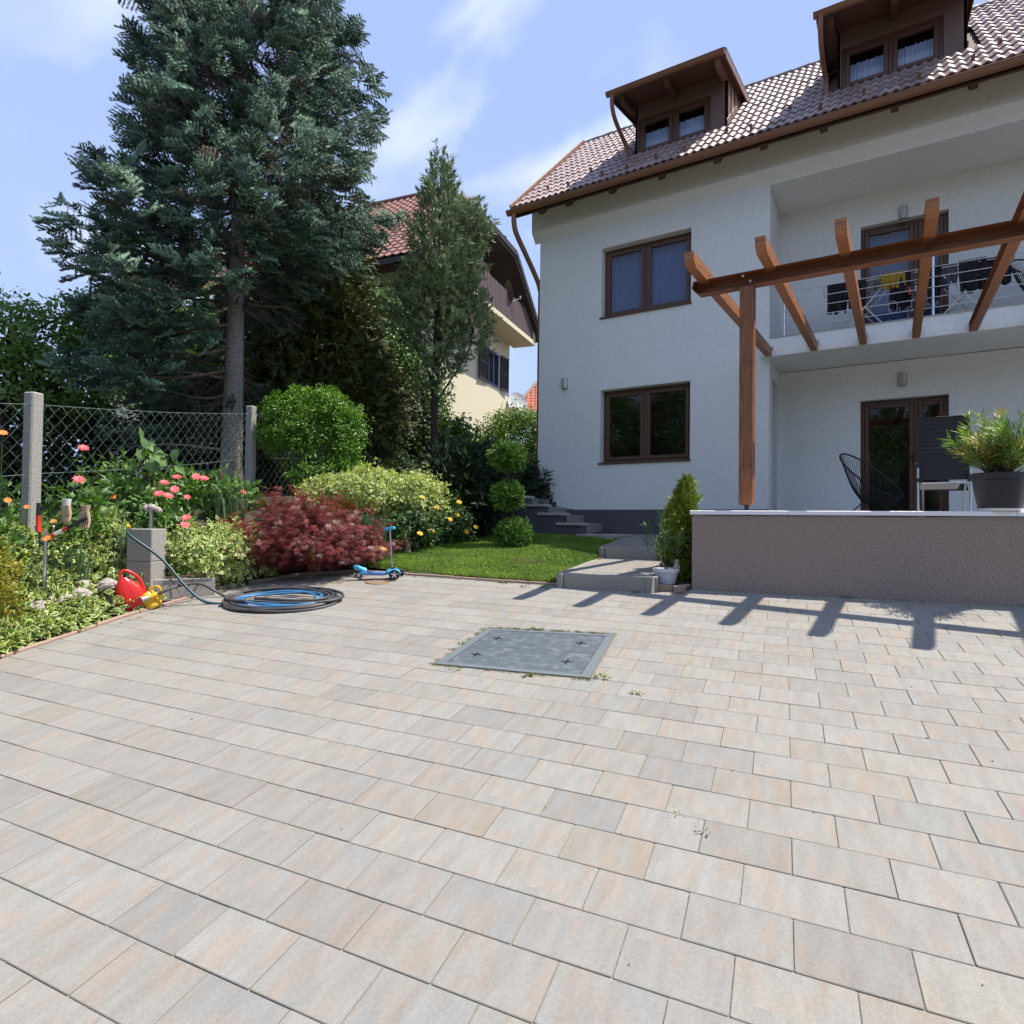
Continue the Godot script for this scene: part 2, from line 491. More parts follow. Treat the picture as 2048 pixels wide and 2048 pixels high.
# ------------------------------------------------------------------ _ready
func _ready() -> void:
	rng.seed = 20240611
	# camera
	var cam := Camera3D.new()
	cam.name = "camera"
	cam.fov = 80.2
	cam.near = 0.05
	cam.far = 2000.0
	cam.transform = Transform3D((Basis(Vector3.BACK, deg_to_rad(-0.733)) * Basis(Vector3.RIGHT, deg_to_rad(-1.12)) * Basis(Vector3.UP, deg_to_rad(-31.37))).transposed(), Vector3(0, 1.6, 0))
	add_child(cam)
	# sky, sun, exposure
	var env := Environment.new()
	env.background_mode = Environment.BG_SKY
	env.sky = Sky.new()
	env.sky.sky_material = sky_material()
	env.background_energy_multiplier = 1.0
	env.tonemap_mode = Environment.TONE_MAPPER_LINEAR
	env.tonemap_exposure = 1.48
	env.sdfgi_enabled = true
	env.ssao_enabled = true
	env.ssil_enabled = true
	var we := WorldEnvironment.new()
	we.name = "world_environment"
	we.environment = env
	add_child(we)
	var sun := DirectionalLight3D.new()
	sun.name = "sun"
	sun.light_energy = 1.55
	sun.light_color = Color(1.0, 0.965, 0.925)
	sun.light_angular_distance = 0.5
	sun.shadow_enabled = true
	add_child(sun)
	sun.look_at_from_position(Vector3(0.37, 0.899, -0.235) * 10.0, Vector3.ZERO)
	materials()
	leaf_meshes()
	# large structure
	ground()
	paving()
	house()
	terrace()
	garden_path()
	neighbour_house()
	far_roof()
	# planting and objects
	trees()
	fence()
	planting()
	lawn()
	pergola()
	balcony_things()
	terrace_things()
	garden_things()
	small_things()

func sky_material() -> PanoramaSkyMaterial:
	var w := 1024
	var h := 512
	var soft := noise_bytes(41, 0.0045, w, h, 4)
	var streak := FastNoiseLite.new()
	streak.seed = 77
	streak.frequency = 0.011
	streak.fractal_octaves = 5
	streak.domain_warp_enabled = true
	streak.domain_warp_amplitude = 25.0
	streak.domain_warp_frequency = 0.012
	var si := streak.get_seamless_image(w, h)
	si.convert(Image.FORMAT_L8)
	var sb := si.get_data()
	var px := PackedFloat32Array()
	px.resize(w * h * 3)
	for y in h:
		var up := cos(PI * (y + 0.5) / h)          # 1 at the zenith, -1 below
		var t := pow(1.0 - clampf(up, 0.0, 1.0), 2.2)
		var base := Vector3(0.285, 0.385, 0.68).lerp(Vector3(0.41, 0.53, 0.77), t)
		if up < 0.0: base = Vector3(0.30, 0.29, 0.27)
		for x in w:
			var c := base
			if up >= 0.0:
				var s := (sb[((y * 2 + x / 2) % h) * w + (x + y / 2) % w] - 118) / 90.0
				var m := (soft[y * w + x] - 105) / 70.0
				var k := clampf(s, 0.0, 1.0) * clampf(m, 0.0, 1.0)
				c = base.lerp(Vector3(0.60, 0.67, 0.80), clampf(k * 1.35, 0.0, 0.8))
			var i := (y * w + x) * 3
			px[i] = c.x
			px[i + 1] = c.y
			px[i + 2] = c.z
	var m := PanoramaSkyMaterial.new()
	m.panorama = ImageTexture.create_from_image(Image.create_from_data(w, h, false, Image.FORMAT_RGBF, px.to_byte_array()))
	return m

func sheet(xs: Array, zs: Array, f: Callable, keep: Callable) -> MB:
	var mb := MB.new()
	var id := {}
	for j in zs.size():
		for i in xs.size():
			var x: float = xs[i]
			var z: float = zs[j]
			mb.v.append(Vector3(x, f.call(x, z), z))
			var e := 0.05
			mb.n.append(Vector3(f.call(x - e, z) - f.call(x + e, z), 2 * e, f.call(x, z - e) - f.call(x, z + e)).normalized())
			mb.c.append(Color.WHITE)
			mb.uv.append(Vector2(x, z))
	var w := xs.size()
	for j in zs.size() - 1:
		for i in w - 1:
			if not keep.call((xs[i] + xs[i + 1]) / 2.0, (zs[j] + zs[j + 1]) / 2.0): continue
			var a := j * w + i
			mb.ix.append_array(PackedInt32Array([a, a + 1, a + w + 1, a, a + w + 1, a + w]))
	return mb

func steps_of(a: float, b: float, s: float) -> Array:
	var l := []
	var x := a
	while x < b + 0.001:
		l.append(x)
		x += s
	return l

const YARD := [[-5.0, 2.0], [-5.62, 0.0], [-6.13, -2.09], [-6.53, -3.38], [-6.72, -4.58], [-6.43, -5.3], [-5.9, -5.72], [-5.11, -5.86], [-3.12, -6.10], [-3.08, -6.02], [-2.05, -6.20], [-1.74, -6.50], [1.076, -6.99], [5.5, -7.75], [5.5, 2.0]]

func yard_poly() -> PackedVector2Array:
	var p := PackedVector2Array()
	for q in YARD: p.append(Vector2(q[0], q[1]))
	return p

func ground() -> void:
	var xs := [-600.0, -200.0, -80.0, -40.0, -26.0, -20.0] + steps_of(-17.0, 6.0, 0.25) + [8.0, 14.0, 30.0, 80.0, 200.0, 600.0]
	var zs := [-600.0, -200.0, -90.0, -60.0, -40.0, -32.0, -26.0] + steps_of(-22.0, 3.0, 0.25) + [5.0, 9.0, 18.0, 40.0, 90.0, 200.0, 600.0]
	var f := func(x, z):
		if z > -6.2 and kerb_x(z) - x < 0.28: return ramp(x, z) - (0.05 if kerb_x(z) - x > -0.3 else 0.2)
		if x > -3.4 and z > -12.0: return 0.75
		if x > -4.3 and z > -12.0 and z < -6.0 and not in_lawn(x - 0.3, z): return 0.9
		return ground_y(x, z)
	kind(part("ground", sheet(xs, zs, f, func(_x, _z): return true), M.soil, self), "structure")

# ------------------------------------------------------------------ the paving: every stone a piece
func paving() -> void:
	var R := Vector3(0.992, -0.010, -0.128).normalized()
	var N := Vector3(0.027, 0.990, 0.136).normalized()
	var B := R.cross(N).normalized()
	N = B.cross(R)
	var O := Vector3(-0.281, 0.335, -2.455)
	var T := Transform3D(Basis(R, N, B), O)
	var to := T.affine_inverse()
	var flat := func(q) -> Vector2:
		var p: Vector3 = to * Vector3(q[0], ramp(q[0], q[1]), q[1])
		return Vector2(p.x, p.z)
	var yard := PackedVector2Array()
	for q in YARD: yard.append(flat.call(q))
	var hole := PackedVector2Array()
	for q in LID: hole.append(flat.call(q))
	hole = Geometry2D.offset_polygon(hole, 0.018, Geometry2D.JOIN_MITER)[0]
	var root := Node3D.new()
	root.name = "paving"
	add_child(root)
	kind(root, "structure")
	root.transform = T
	var bed := MB.new()
	bed.prism(yard, -0.16, -0.006)
	part("joint_bed", bed, M.joint, root)
	var a := 0.331
	var b := 0.2215
	# variants: each with its own patch of the print and its own tone
	var variants: Array[ArrayMesh] = []
	var tones: Array[Color] = []
	for k in 48:
		var t := rr(0.90, 1.05)
		var warm := rr(-0.01, 0.02)
		if k % 9 == 0: warm = 0.055
		elif k % 5 == 1: warm = 0.028
		elif k % 6 == 2: t *= 0.92
		tones.append(Color(t + warm, t + warm * 0.15, t - warm * 0.85))
	var stone := func(poly: PackedVector2Array, k: int) -> MB:
		var mb := MB.new()
		mb.col = tones[k]
		mb.prism(poly.duplicate(), -0.02, 0.0, Transform3D(), 0.0022)
		var off := Vector2(k * 0.37, k * 0.73)
		for i in mb.uv.size(): mb.uv[i] = mb.uv[i] * 1.4 + off
		return mb
	var w := a / 2 - 0.0019
	var d := b / 2 - 0.0019
	for k in 48:
		var c := 0.004
		variants.append(stone.call(PackedVector2Array([Vector2(-w + c, -d), Vector2(w - c, -d), Vector2(w, -d + c), Vector2(w, d - c), Vector2(w - c, d), Vector2(-w + c, d), Vector2(-w, d - c), Vector2(-w, -d + c)]), k).mesh())
	var all := []
	var camp: Vector3 = to * Vector3(0, 1.6, 0)
	for j in range(-24, 28):
		for i in range(-26, 22):
			var cx := (i + 0.5 + (0.5 if j % 2 != 0 else 0.0)) * a
			var cz := -(j + 0.5) * b
			var rect := PackedVector2Array([Vector2(cx - w, cz - d), Vector2(cx + w, cz - d), Vector2(cx + w, cz + d), Vector2(cx - w, cz + d)])
			var inside := 0
			for p in rect:
				if Geometry2D.is_point_in_polygon(p, yard) and not Geometry2D.is_point_in_polygon(p, hole): inside += 1
			var near_hole := Geometry2D.intersect_polygons(rect, hole).size() > 0
			if inside == 4 and not near_hole:
				all.append([cx, cz, []])
			else:
				for q in Geometry2D.intersect_polygons(rect, yard):
					for r in Geometry2D.clip_polygons(q, hole):
						if Geometry2D.is_polygon_clockwise(r) and Geometry2D.intersect_polygons(rect, hole).size() and Geometry2D.clip_polygons(q, hole).size() > 1: continue
						var area := 0.0
						for s in r.size(): area += r[s].cross(r[(s + 1) % r.size()])
						if absf(area) > 0.004: all.append([cx, cz, r])
	# in view first, the nearest first
	var fw := Vector3(-0.5206, 0, -0.8538)
	for e in all:
		var p: Vector3 = T * Vector3(e[0], 0, e[1]) - Vector3(0, 1.6, 0)
		var depth := p.dot(fw)
		var side := absf(p.dot(Vector3(0.8538, 0, -0.5206)))
		e.append(depth * depth + (0.0 if depth > 1.3 and side < depth * 0.9 else 400.0))
	all.sort_custom(func(p, q): return p[3] < q[3])
	var rest := MB.new()
	var k := 0
	for e in all:
		var vi := rng.randi() % 48
		var lift := rr(-0.0014, 0.001)
		var t := Transform3D(Basis.from_euler(Vector3(rr(-0.003, 0.003), rr(-0.005, 0.005), rr(-0.003, 0.003))), Vector3(e[0], lift, e[1]))
		if k < 300:
			var o: MeshInstance3D
			if e[2] is Array: 
				o = piece("paver", variants[vi], M.paver, root)
				o.transform = t
			else:
				o = piece("paver", stone.call(e[2], vi).mesh(), M.paver, root)
				o.position.y = lift
		else:
			var mb: MB
			if e[2] is Array:
				mb = MB.new()
				mb.col = tones[vi]
				mb.prism(PackedVector2Array([Vector2(-w, -d), Vector2(w, -d), Vector2(w, d), Vector2(-w, d)]), -0.02, 0.0, t, 0.004)
			else:
				mb = MB.new()
				mb.col = tones[vi]
				mb.prism(e[2].duplicate(), -0.02, 0.0, Transform3D(Basis(), Vector3(0, lift, 0)), 0.003)
			var off := Vector2(vi * 0.37, vi * 0.73)
			var base := rest.v.size()
			rest.v.append_array(mb.v); rest.n.append_array(mb.n); rest.c.append_array(mb.c)
			for q in mb.uv: rest.uv.append(q * 1.4 + off)
			for q in mb.ix: rest.ix.append(q + base)
		k += 1
	kind(part("paver_field", rest, M.paver, root), "stuff")
	# moulded edging boards along the bed and the lawn
	var line := [[-5.02, 2.0], [-5.64, 0.0], [-6.16, -2.09], [-6.56, -3.38], [-6.75, -4.58], [-6.46, -5.32], [-5.93, -5.75], [-5.12, -5.89], [-3.12, -6.13]]
	var edge := thing("bed_edging", "low reddish concrete edging boards along the flower bed and lawn", "kerb")
	var boards := []
	for i in line.size() - 1:
		var p := Vector2(line[i][0], line[i][1])
		var q := Vector2(line[i + 1][0], line[i + 1][1])
		var m := maxi(1, roundi(p.distance_to(q) / 0.62))
		for s in m: boards.append([p.lerp(q, float(s) / m), p.lerp(q, float(s + 1) / m)])
	for e in boards:
		var p: Vector2 = e[0]
		var q: Vector2 = e[1]
		var dd := (q - p).normalized() * 0.004
		p += dd; q -= dd
		var mb := MB.new()
		var hi := 0.028 + rr(-0.006, 0.008)
		mb.bar(Vector3(p.x, ramp(p.x, p.y) + hi - 0.07, p.y), Vector3(q.x, ramp(q.x, q.y) + hi - 0.07, q.y), 0.052, 0.14, Vector3.UP, 0.008)
		part("edging_board", mb, M.kerb, edge)

const LID := [[-2.947, -4.449], [-1.885, -4.749], [-1.690, -3.814], [-2.825, -3.562]]


# ------------------------------------------------------------------ the white house
const ZF := -11.2
const ZB := -12.38          # back wall of the loggias

func window_unit(root: Node3D, called: String, x0: float, x1: float, y0: float, y1: float, z: float, split: float, curtain: bool, door := false) -> Node3D:
	# a dark framed unit of two sashes standing with its front at z
	var w := Node3D.new()
	w.name = called
	var k := 0
	while root.has_node(NodePath(w.name)):
		k += 1
		w.name = "%s_%03d" % [called, k]
	root.add_child(w)
	var f := MB.new()
	var fw := 0.055
	for q in [[x0, x0 + fw, y0, y1], [x1 - fw, x1, y0, y1], [x0 + fw, x1 - fw, y0, y0 + fw], [x0 + fw, x1 - fw, y1 - fw, y1]]:
		f.boxa(Vector3(q[0], q[2], z - 0.07), Vector3(q[1], q[3], z), 0.005)
	f.boxa(Vector3(split - 0.03, y0 + fw, z - 0.068), Vector3(split + 0.03, y1 - fw, z - 0.004), 0.005)
	part("frame", f, M.frame, w)
	for s in [[x0 + fw, split - 0.03], [split + 0.03, x1 - fw]]:
		var a: float = s[0]
		var b: float = s[1]
		var g := MB.new()
		var sw := 0.07
		var lo := y0 + fw
		var hi := y1 - fw
		for q in [[a, a + sw, lo, hi], [b - sw, b, lo, hi], [a + sw, b - sw, lo, lo + sw], [a + sw, b - sw, hi - sw, hi]]:
			g.boxa(Vector3(q[0] + 0.002, q[2] + 0.002, z - 0.06), Vector3(q[1] - 0.002, q[3] - 0.002, z + 0.012), 0.006)
		part("sash", g, M.frame, w)
		var p := MB.new()
		p.quad(Vector3(a + sw, lo + sw, z - 0.02), Vector3(b - sw, lo + sw, z - 0.02), Vector3(b - sw, hi - sw, z - 0.02), Vector3(a + sw, hi - sw, z - 0.02))
		part("pane", p, M.glass, w)
		if curtain:
			var c := MB.new()
			var m := 40
			var yt := hi - sw * 0.5
			if root.name.begins_with("dormer"): yt = lerpf(lo, hi, 0.72)
			for i in m:
				var u0 := lerpf(a + 0.03, b - 0.03, float(i) / m)
				var u1 := lerpf(a + 0.03, b - 0.03, float(i + 1) / m)
				var z0 := z - 0.13 + 0.013 * sin(i * 1.9) + 0.006 * sin(i * 0.7)
				var z1 := z - 0.13 + 0.013 * sin((i + 1) * 1.9) + 0.006 * sin((i + 1) * 0.7)
				var s0 := 0.012 * sin(i * 1.3)
				var s1 := 0.012 * sin((i + 1) * 1.3)
				c.quad(Vector3(u0, lo, z0), Vector3(u1, lo, z1), Vector3(u1, yt + s1, z1), Vector3(u0, yt + s0, z0))
			part("curtain", c, M.lace if root.name.begins_with("dormer") else M.curtain, w)
	return w

func wall_lamp(at: Vector3, label: String) -> void:
	var t := thing("wall_lamp", label, "wall lamp", at, 0.0, "louvred wall lamps on the white house")
	var b := MB.new()
	b.box(Vector3(0.13, 0.22, 0.02), Transform3D(Basis(), Vector3(0, 0, 0.012)), 0.005)
	part("back_plate", b, M.galv, t)
	var g := MB.new()
	var half := func(r: float, y0: float, y1: float, mb: MB) -> void:
		for k in 10:
			var a0 := PI * k / 10.0
			var a1 := PI * (k + 1) / 10.0
			var e0 := Vector3(cos(a0) * r, 0, sin(a0) * r + 0.022)
			var e1 := Vector3(cos(a1) * r, 0, sin(a1) * r + 0.022)
			mb.quad(e1 + Vector3(0, y0, 0), e0 + Vector3(0, y0, 0), e0 + Vector3(0, y1, 0), e1 + Vector3(0, y1, 0))
			mb.tri(Vector3(0, y1, 0.022), e1 + Vector3(0, y1, 0), e0 + Vector3(0, y1, 0))
			mb.tri(Vector3(0, y0, 0.022), e0 + Vector3(0, y0, 0), e1 + Vector3(0, y0, 0))
	half.call(0.058, -0.10, 0.10, g)
	part("diffuser", g, M.lamp_glass, t)
	for y in [-0.105, -0.055, -0.018, 0.019, 0.056, 0.093]:
		var l := MB.new()
		half.call(0.066, y, y + (0.04 if y < -0.1 else 0.014), l)
		part("louvre", l, M.galv, t)
	var s := MB.new()
	s.box(Vector3(0.016, 0.20, 0.012), Transform3D(Basis(), Vector3(0, 0, 0.092)), 0.003)
	part("front_bar", s, M.galv, t)

func house() -> void:
	var t := thing("white_house", "white rendered two storey house with brown tiled roof and two dormers", "house")
	var wl := MB.new()
	var x0 := -6.21
	var xr := -1.67
	var xe := 5.6
	var zi := ZF - 0.36
	var yb := 0.9
	# front wall left of the loggia, round two windows
	var W := [[-4.80, -3.025, 2.82, 4.28], [-4.80, -3.025, 5.725, 7.125]]
	wl.boxa(Vector3(x0, yb, zi), Vector3(-4.80, 8.35, ZF))
	wl.boxa(Vector3(-3.025, yb, zi), Vector3(xr, 8.35, ZF))
	wl.boxa(Vector3(-4.80, yb, zi), Vector3(-3.025, 2.82, ZF), 0.001)
	wl.boxa(Vector3(-4.80, 4.28, zi), Vector3(-3.025, 5.725, ZF), 0.001)
	wl.boxa(Vector3(-4.80, 7.125, zi), Vector3(-3.025, 8.35, ZF), 0.001)
	# over the loggia, end walls, back
	wl.boxa(Vector3(xr, 7.53, zi), Vector3(xe, 8.35, ZF), 0.001)
	wl.boxa(Vector3(x0 + 0.001, yb, -17.0), Vector3(x0 + 0.36, 8.2, zi))
	wl.boxa(Vector3(xe - 0.3, yb, -17.0), Vector3(xe, 8.2, ZF - 0.01))
	wl.boxa(Vector3(x0 + 0.36, yb, -17.0), Vector3(xe - 0.3, 8.2, -16.7))
	for sx in [x0 + 0.18, xe - 0.15]:       # gables
		var g := MB.new()
		var tt := Transform3D(Basis(Vector3(0, 0, -1), Vector3(1, 0, 0), Vector3(0, -1, 0)), Vector3(sx, 0, 0))
		g.prism(PackedVector2Array([Vector2(11.25, -8.2), Vector2(16.95, -8.2), Vector2(14.1, -10.9)]), -0.15, 0.15, tt)
		part("gable", g, M.stucco, t)
	# loggia side wall with a doorway niche, back walls round the doors, ceilings
	wl.boxa(Vector3(xr - 0.3, 4.83, ZB), Vector3(xr - 0.001, 7.53, zi), 0.001)
	wl.boxa(Vector3(xr - 0.3, 4.22, -12.2), Vector3(xr - 0.001, 4.50, zi - 0.001), 0.001)
	wl.boxa(Vector3(xr - 0.3, 1.5, ZB), Vector3(xr - 0.001, 4.50, -12.2), 0.001)
	wl.boxa(Vector3(xr - 0.9, 1.5, ZB), Vector3(xr - 0.7, 4.50, zi), 0.001)
	for q in [[-0.337, 0.943, 1.5, 3.86], [-0.337, 0.943, 4.6, 6.97]]:
		var top := 4.50 if q[3] < 5 else 7.53
		wl.boxa(Vector3(xr - 0.3, q[2], ZB - 0.3), Vector3(q[0], top, ZB), 0.001)
		wl.boxa(Vector3(q[1], q[2], ZB - 0.3), Vector3(xe - 0.3, top, ZB), 0.001)
		wl.boxa(Vector3(q[0], q[3], ZB - 0.3), Vector3(q[1], top, ZB), 0.001)
	wl.boxa(Vector3(xr, 7.53, ZB - 0.3), Vector3(xe - 0.3, 7.75, zi), 0.001)
	part("wall", wl, M.stucco, t)
	# inner floors and partitions close the rooms
	var rm := MB.new()
	rm.boxa(Vector3(x0 + 0.36, 4.45, -16.7), Vector3(xr - 0.31, 4.7, zi - 0.002), 0.001)
	rm.boxa(Vector3(x0 + 0.36, 7.5, -16.7), Vector3(xr - 0.31, 7.7, zi - 0.002), 0.001)
	rm.boxa(Vector3(xr - 0.6, 1.2, -16.7), Vector3(xr - 0.4, 8.0, ZB - 0.31), 0.001)
	rm.boxa(Vector3(x0 + 0.36, 1.5, -14.6), Vector3(xe - 0.31, 8.0, -14.4), 0.001)
	rm.boxa(Vector3(xr - 0.39, 4.45, -14.39), Vector3(xe - 0.31, 4.7, ZB - 0.31), 0.001)
	part("room_shell", rm, M.room, t)
	# plinth band with its stepped top
	var pl := MB.new()
	for q in [[-6.222, -5.76, 2.07], [-5.76, -5.37, 1.92], [-5.37, xr + 0.001, 1.905]]:
		pl.boxa(Vector3(q[0], 0.8, ZF - 0.02), Vector3(q[1], q[2], ZF + 0.012), 0.002)
	part("plinth", pl, M.plinth, t)
	# cornice swelling out below the eaves
	var co := MB.new()
	var ct := Transform3D(Basis(Vector3(0, 0, -1), Vector3(1, 0, 0), Vector3(0, -1, 0)), Vector3.ZERO)
	co.prism(PackedVector2Array([Vector2(11.21, -7.56), Vector2(11.04, -7.74), Vector2(11.04, -8.30), Vector2(11.21, -8.45)]), x0 - 0.12, xe, ct)
	co.boxa(Vector3(x0 - 0.12, 7.74, -16.9), Vector3(x0 + 0.001, 8.2, -11.21), 0.002)
	part("cornice", co, M.stucco, t)
	# balcony slab and its edge
	var sl := MB.new()
	sl.boxa(Vector3(-1.80, 4.512, -11.09), Vector3(xe - 0.31, 4.825, -11.195), 0.004)
	sl.boxa(Vector3(xr - 0.31, 4.512, ZB - 0.31), Vector3(xe - 0.31, 4.82, -11.196), 0.003)
	part("balcony_slab", sl, M.stucco, t)
	var se := MB.new()
	se.boxa(Vector3(-1.66, 4.822, ZB + 0.002), Vector3(xe - 0.32, 4.838, -11.075), 0.003)
	part("balcony_floor", se, M.stepcap, t)
	# windows and sills
	for q in W:
		var wu := window_unit(t, "window", q[0] + 0.006, q[1] - 0.006, q[2] + 0.012, q[3] - 0.004, ZF - 0.17, (q[0] + q[1]) / 2.0 - 0.02, q[2] > 5.0)
		var si := MB.new()
		si.boxa(Vector3(q[0] - 0.03, q[2] - 0.022, ZF - 0.165), Vector3(q[1] + 0.02, q[2] + 0.010, ZF + 0.035), 0.004)
		part("sill", si, M.frame, wu)
	var d1 := window_unit(t, "balcony_door", -0.331, 0.937, 4.84, 6.95, ZB - 0.12, 0.49, true)
	var d2 := window_unit(t, "terrace_door", -0.331, 0.937, 1.75, 3.84, ZB - 0.12, 0.49, false)
	for d in [[d1, 5.9], [d2, 2.85]]:
		var h := MB.new()
		h.bar(Vector3(0.45, d[1], ZB - 0.07), Vector3(0.34, d[1], ZB - 0.07), 0.02, 0.02)
		h.box(Vector3(0.03, 0.14, 0.02), Transform3D(Basis(), Vector3(0.455, d[1] - 0.03, ZB - 0.098)))
		part("handle", h, M.black, d[0])
	roof(t)
	# lamps
	wall_lamp(Vector3(-5.583, 4.50, ZF), "louvred grey wall lamp left of the lower window")
	wall_lamp(Vector3(0.300, 7.05, ZB), "louvred wall lamp above the balcony door upstairs")
	wall_lamp(Vector3(0.290, 4.16, ZB), "louvred wall lamp above the terrace door downstairs")

func roof_y(z: float) -> float:
	return 8.13 + 0.93 * (-10.6 - z)

func roof(t: Node3D) -> void:
	var xl := -6.50
	var xe := 5.7
	var zr := -14.0
	var yr := roof_y(zr)
	var ct := Transform3D(Basis(Vector3(0, 0, -1), Vector3(1, 0, 0), Vector3(0, -1, 0)), Vector3.ZERO)
	var deck := MB.new()
	deck.prism(PackedVector2Array([Vector2(10.52, -8.03), Vector2(14.0, -(yr - 0.03)), Vector2(17.6, -(yr - 0.03 - 3.35)), Vector2(17.6, -(yr - 0.16 - 3.35)), Vector2(14.0, -(yr - 0.16)), Vector2(10.52, -7.90)]), xl + 0.03, xe, ct)
	part("roof_deck", deck, M.eave, t)
	var back := MB.new()
	back.quad(Vector3(xe, yr + 0.02, zr), Vector3(xl, yr + 0.02, zr), Vector3(xl, yr - 3.33, -17.6), Vector3(xe, yr - 3.33, -17.6))
	back.col = Color(0.16, 0.085, 0.075)
	for i in back.c.size(): back.c[i] = Color(0.16, 0.085, 0.075)
	part("back_roof", back, M.tile, t)
	# rafter tails under the eaves
	for x in [-5.88, -5.28, -4.37, -3.42, -2.44, -1.69, -0.80, 0.15, 1.10, 2.05, 3.0, 3.95]:
		var r := MB.new()
		r.prism(PackedVector2Array([Vector2(10.56, -7.99), Vector2(11.05, -8.40), Vector2(11.05, -8.24), Vector2(10.66, -7.86), Vector2(10.56, -7.88)]), x - 0.05, x + 0.05, ct)
		part("rafter_tail", r, M.eave, t)
	# wavy tiles, laid in courses from the eaves up
	var tw := 0.268
	var slope := atan(0.93)
	var ex := 0.345
	var up := Vector3(0, sin(slope), -cos(slope))
	var nn := Vector3(0, cos(slope), sin(slope))
	var prof := []
	for i in 11: prof.append(Vector2(tw * i / 10.0, 0.017 - 0.017 * cos(TAU * 2.0 * i / 10.0 - 0.35)))
	var shapes: Array[ArrayMesh] = []
	var tones := [Color(0.34, 0.235, 0.215), Color(0.40, 0.285, 0.26), Color(0.29, 0.20, 0.185), Color(0.37, 0.26, 0.25)]
	for k in 4:
		var mb := MB.new()
		mb.col = tones[k]
		for i in prof.size() - 1:
			var a: Vector2 = prof[i]
			var b: Vector2 = prof[i + 1]
			var top := 0.385
			var lo := func(p: Vector2, h: float, l: float) -> Vector3: return Vector3(p.x, 0, 0) + nn * (p.y + h) + up * l
			var na := Vector2(-(prof[mini(i + 1, 10)].y - prof[maxi(i - 1, 0)].y), prof[mini(i + 1, 10)].x - prof[maxi(i - 1, 0)].x).normalized()
			var nb := Vector2(-(prof[mini(i + 2, 10)].y - prof[i].y), prof[mini(i + 2, 10)].x - prof[i].x).normalized()
			var base := mb.v.size()
			mb.quad(lo.call(a, 0.034, 0.0), lo.call(b, 0.034, 0.0), lo.call(b, 0.008, top), lo.call(a, 0.008, top))
			for e in [[0, na], [1, nb], [2, nb], [3, na]]: mb.n[base + e[0]] = (Vector3.RIGHT * e[1].x + nn * e[1].y).normalized()
			mb.quad(lo.call(a, 0.008, 0.0), lo.call(b, 0.008, 0.0), lo.call(b, 0.034, 0.0), lo.call(a, 0.034, 0.0))
		shapes.append(mb.mesh())
	var places := []
	var rows := int(((yr - 8.02) / sin(slope)) / ex) + 1
	for j in rows:
		var s := j * ex
		for i in 46:
			var x := xl + 0.02 + i * tw
			if x + tw > xe: continue
			var zc := -10.50 - s * cos(slope)
			var hid := false
			for dx in [0.0, 3.57, 7.14]:
				if x + tw > -4.24 + dx and x < -2.50 + dx and zc < -11.40 and zc > -12.75: hid = true
			if hid: continue
			places.append([Vector3(x, 8.035, -10.48) + up * s, x])
	places.sort_custom(func(p, q): return p[0].distance_squared_to(Vector3(-1.5, 8, -9)) < q[0].distance_squared_to(Vector3(-1.5, 8, -9)))
	var rest := MB.new()
	var k := 0
	for e in places:
		var m := rng.randi() % 4
		var p: Vector3 = e[0] + nn * rr(-0.004, 0.004) + up * rr(-0.006, 0.006)
		if k < 300:
			var o := piece("roof_tile", shapes[m], M.tile, t)
			o.transform = Transform3D(Basis(nn, rr(-0.012, 0.012)), p)
		else:
			var arr := shapes[m].surface_get_arrays(0)
			var base := rest.v.size()
			for q in arr[Mesh.ARRAY_VERTEX]: rest.v.append(q + p)
			rest.n.append_array(arr[Mesh.ARRAY_NORMAL]); rest.c.append_array(arr[Mesh.ARRAY_COLOR]); rest.uv.append_array(arr[Mesh.ARRAY_TEX_UV])
			for q in arr[Mesh.ARRAY_INDEX]: rest.ix.append(q + base)
		k += 1
	kind(part("roof_tile_field", rest, M.tile, t), "stuff")
	# ridge caps
	var capm := MB.new()
	capm.col = Color(0.11, 0.075, 0.07)
	var seg := PackedVector3Array([Vector3(0, 0, 0), Vector3(0.40, 0, 0)])
	capm.tube(seg, PackedFloat32Array([0.085, 0.10]), 12)
	var cm := capm.mesh()
	for i in 32:
		var x := xl + i * 0.37
		if x > 5.3: break
		piece("ridge_tile", cm, M.tile, t).position = Vector3(x, yr + 0.0, zr)
	# verge board and flashing on the left gable
	var vg := MB.new()
	vg.bar(Vector3(xl - 0.012, 8.05, -10.49), Vector3(xl - 0.012, yr + 0.06, zr), 0.03, 0.17)
	vg.bar(Vector3(xl - 0.012, yr + 0.05, zr), Vector3(xl - 0.012, yr - 3.3, -17.6), 0.03, 0.17)
	part("verge_board", vg, M.copper, t)
	# snow guards
	for q in [[-5.85, 0.6], [-5.3, 0.35], [-5.05, 1.05], [-4.6, 0.40], [-4.05, 0.25], [-3.55, 0.42], [-3.0, 0.3], [-2.35, 0.75], [-1.9, 0.4], [-1.35, 0.95], [-0.85, 0.35], [-0.25, 0.4], [0.45, 0.3], [1.1, 0.4], [1.45, 0.9]]:
		var s := MB.new()
		var p: Vector3 = Vector3(q[0], 8.035, -10.48) + up * q[1] + nn * 0.055
		s.box(Vector3(0.035, 0.012, 0.14), Transform3D(Basis(Vector3.RIGHT, nn, -up), p), 0.003)
		s.box(Vector3(0.05, 0.075, 0.012), Transform3D(Basis(Vector3.RIGHT, nn, -up), p - up * 0.03 + nn * 0.035), 0.003)
		part("snow_guard", s, M.sheet, t)
	# eaves gutter: half round channel with joint bands
	var gt := MB.new()
	gutter(gt, Vector3(-6.56, 7.965, -10.44), Vector3(5.7, 7.965, -10.44), 0.078)
	part("gutter", gt, M.copper, t)
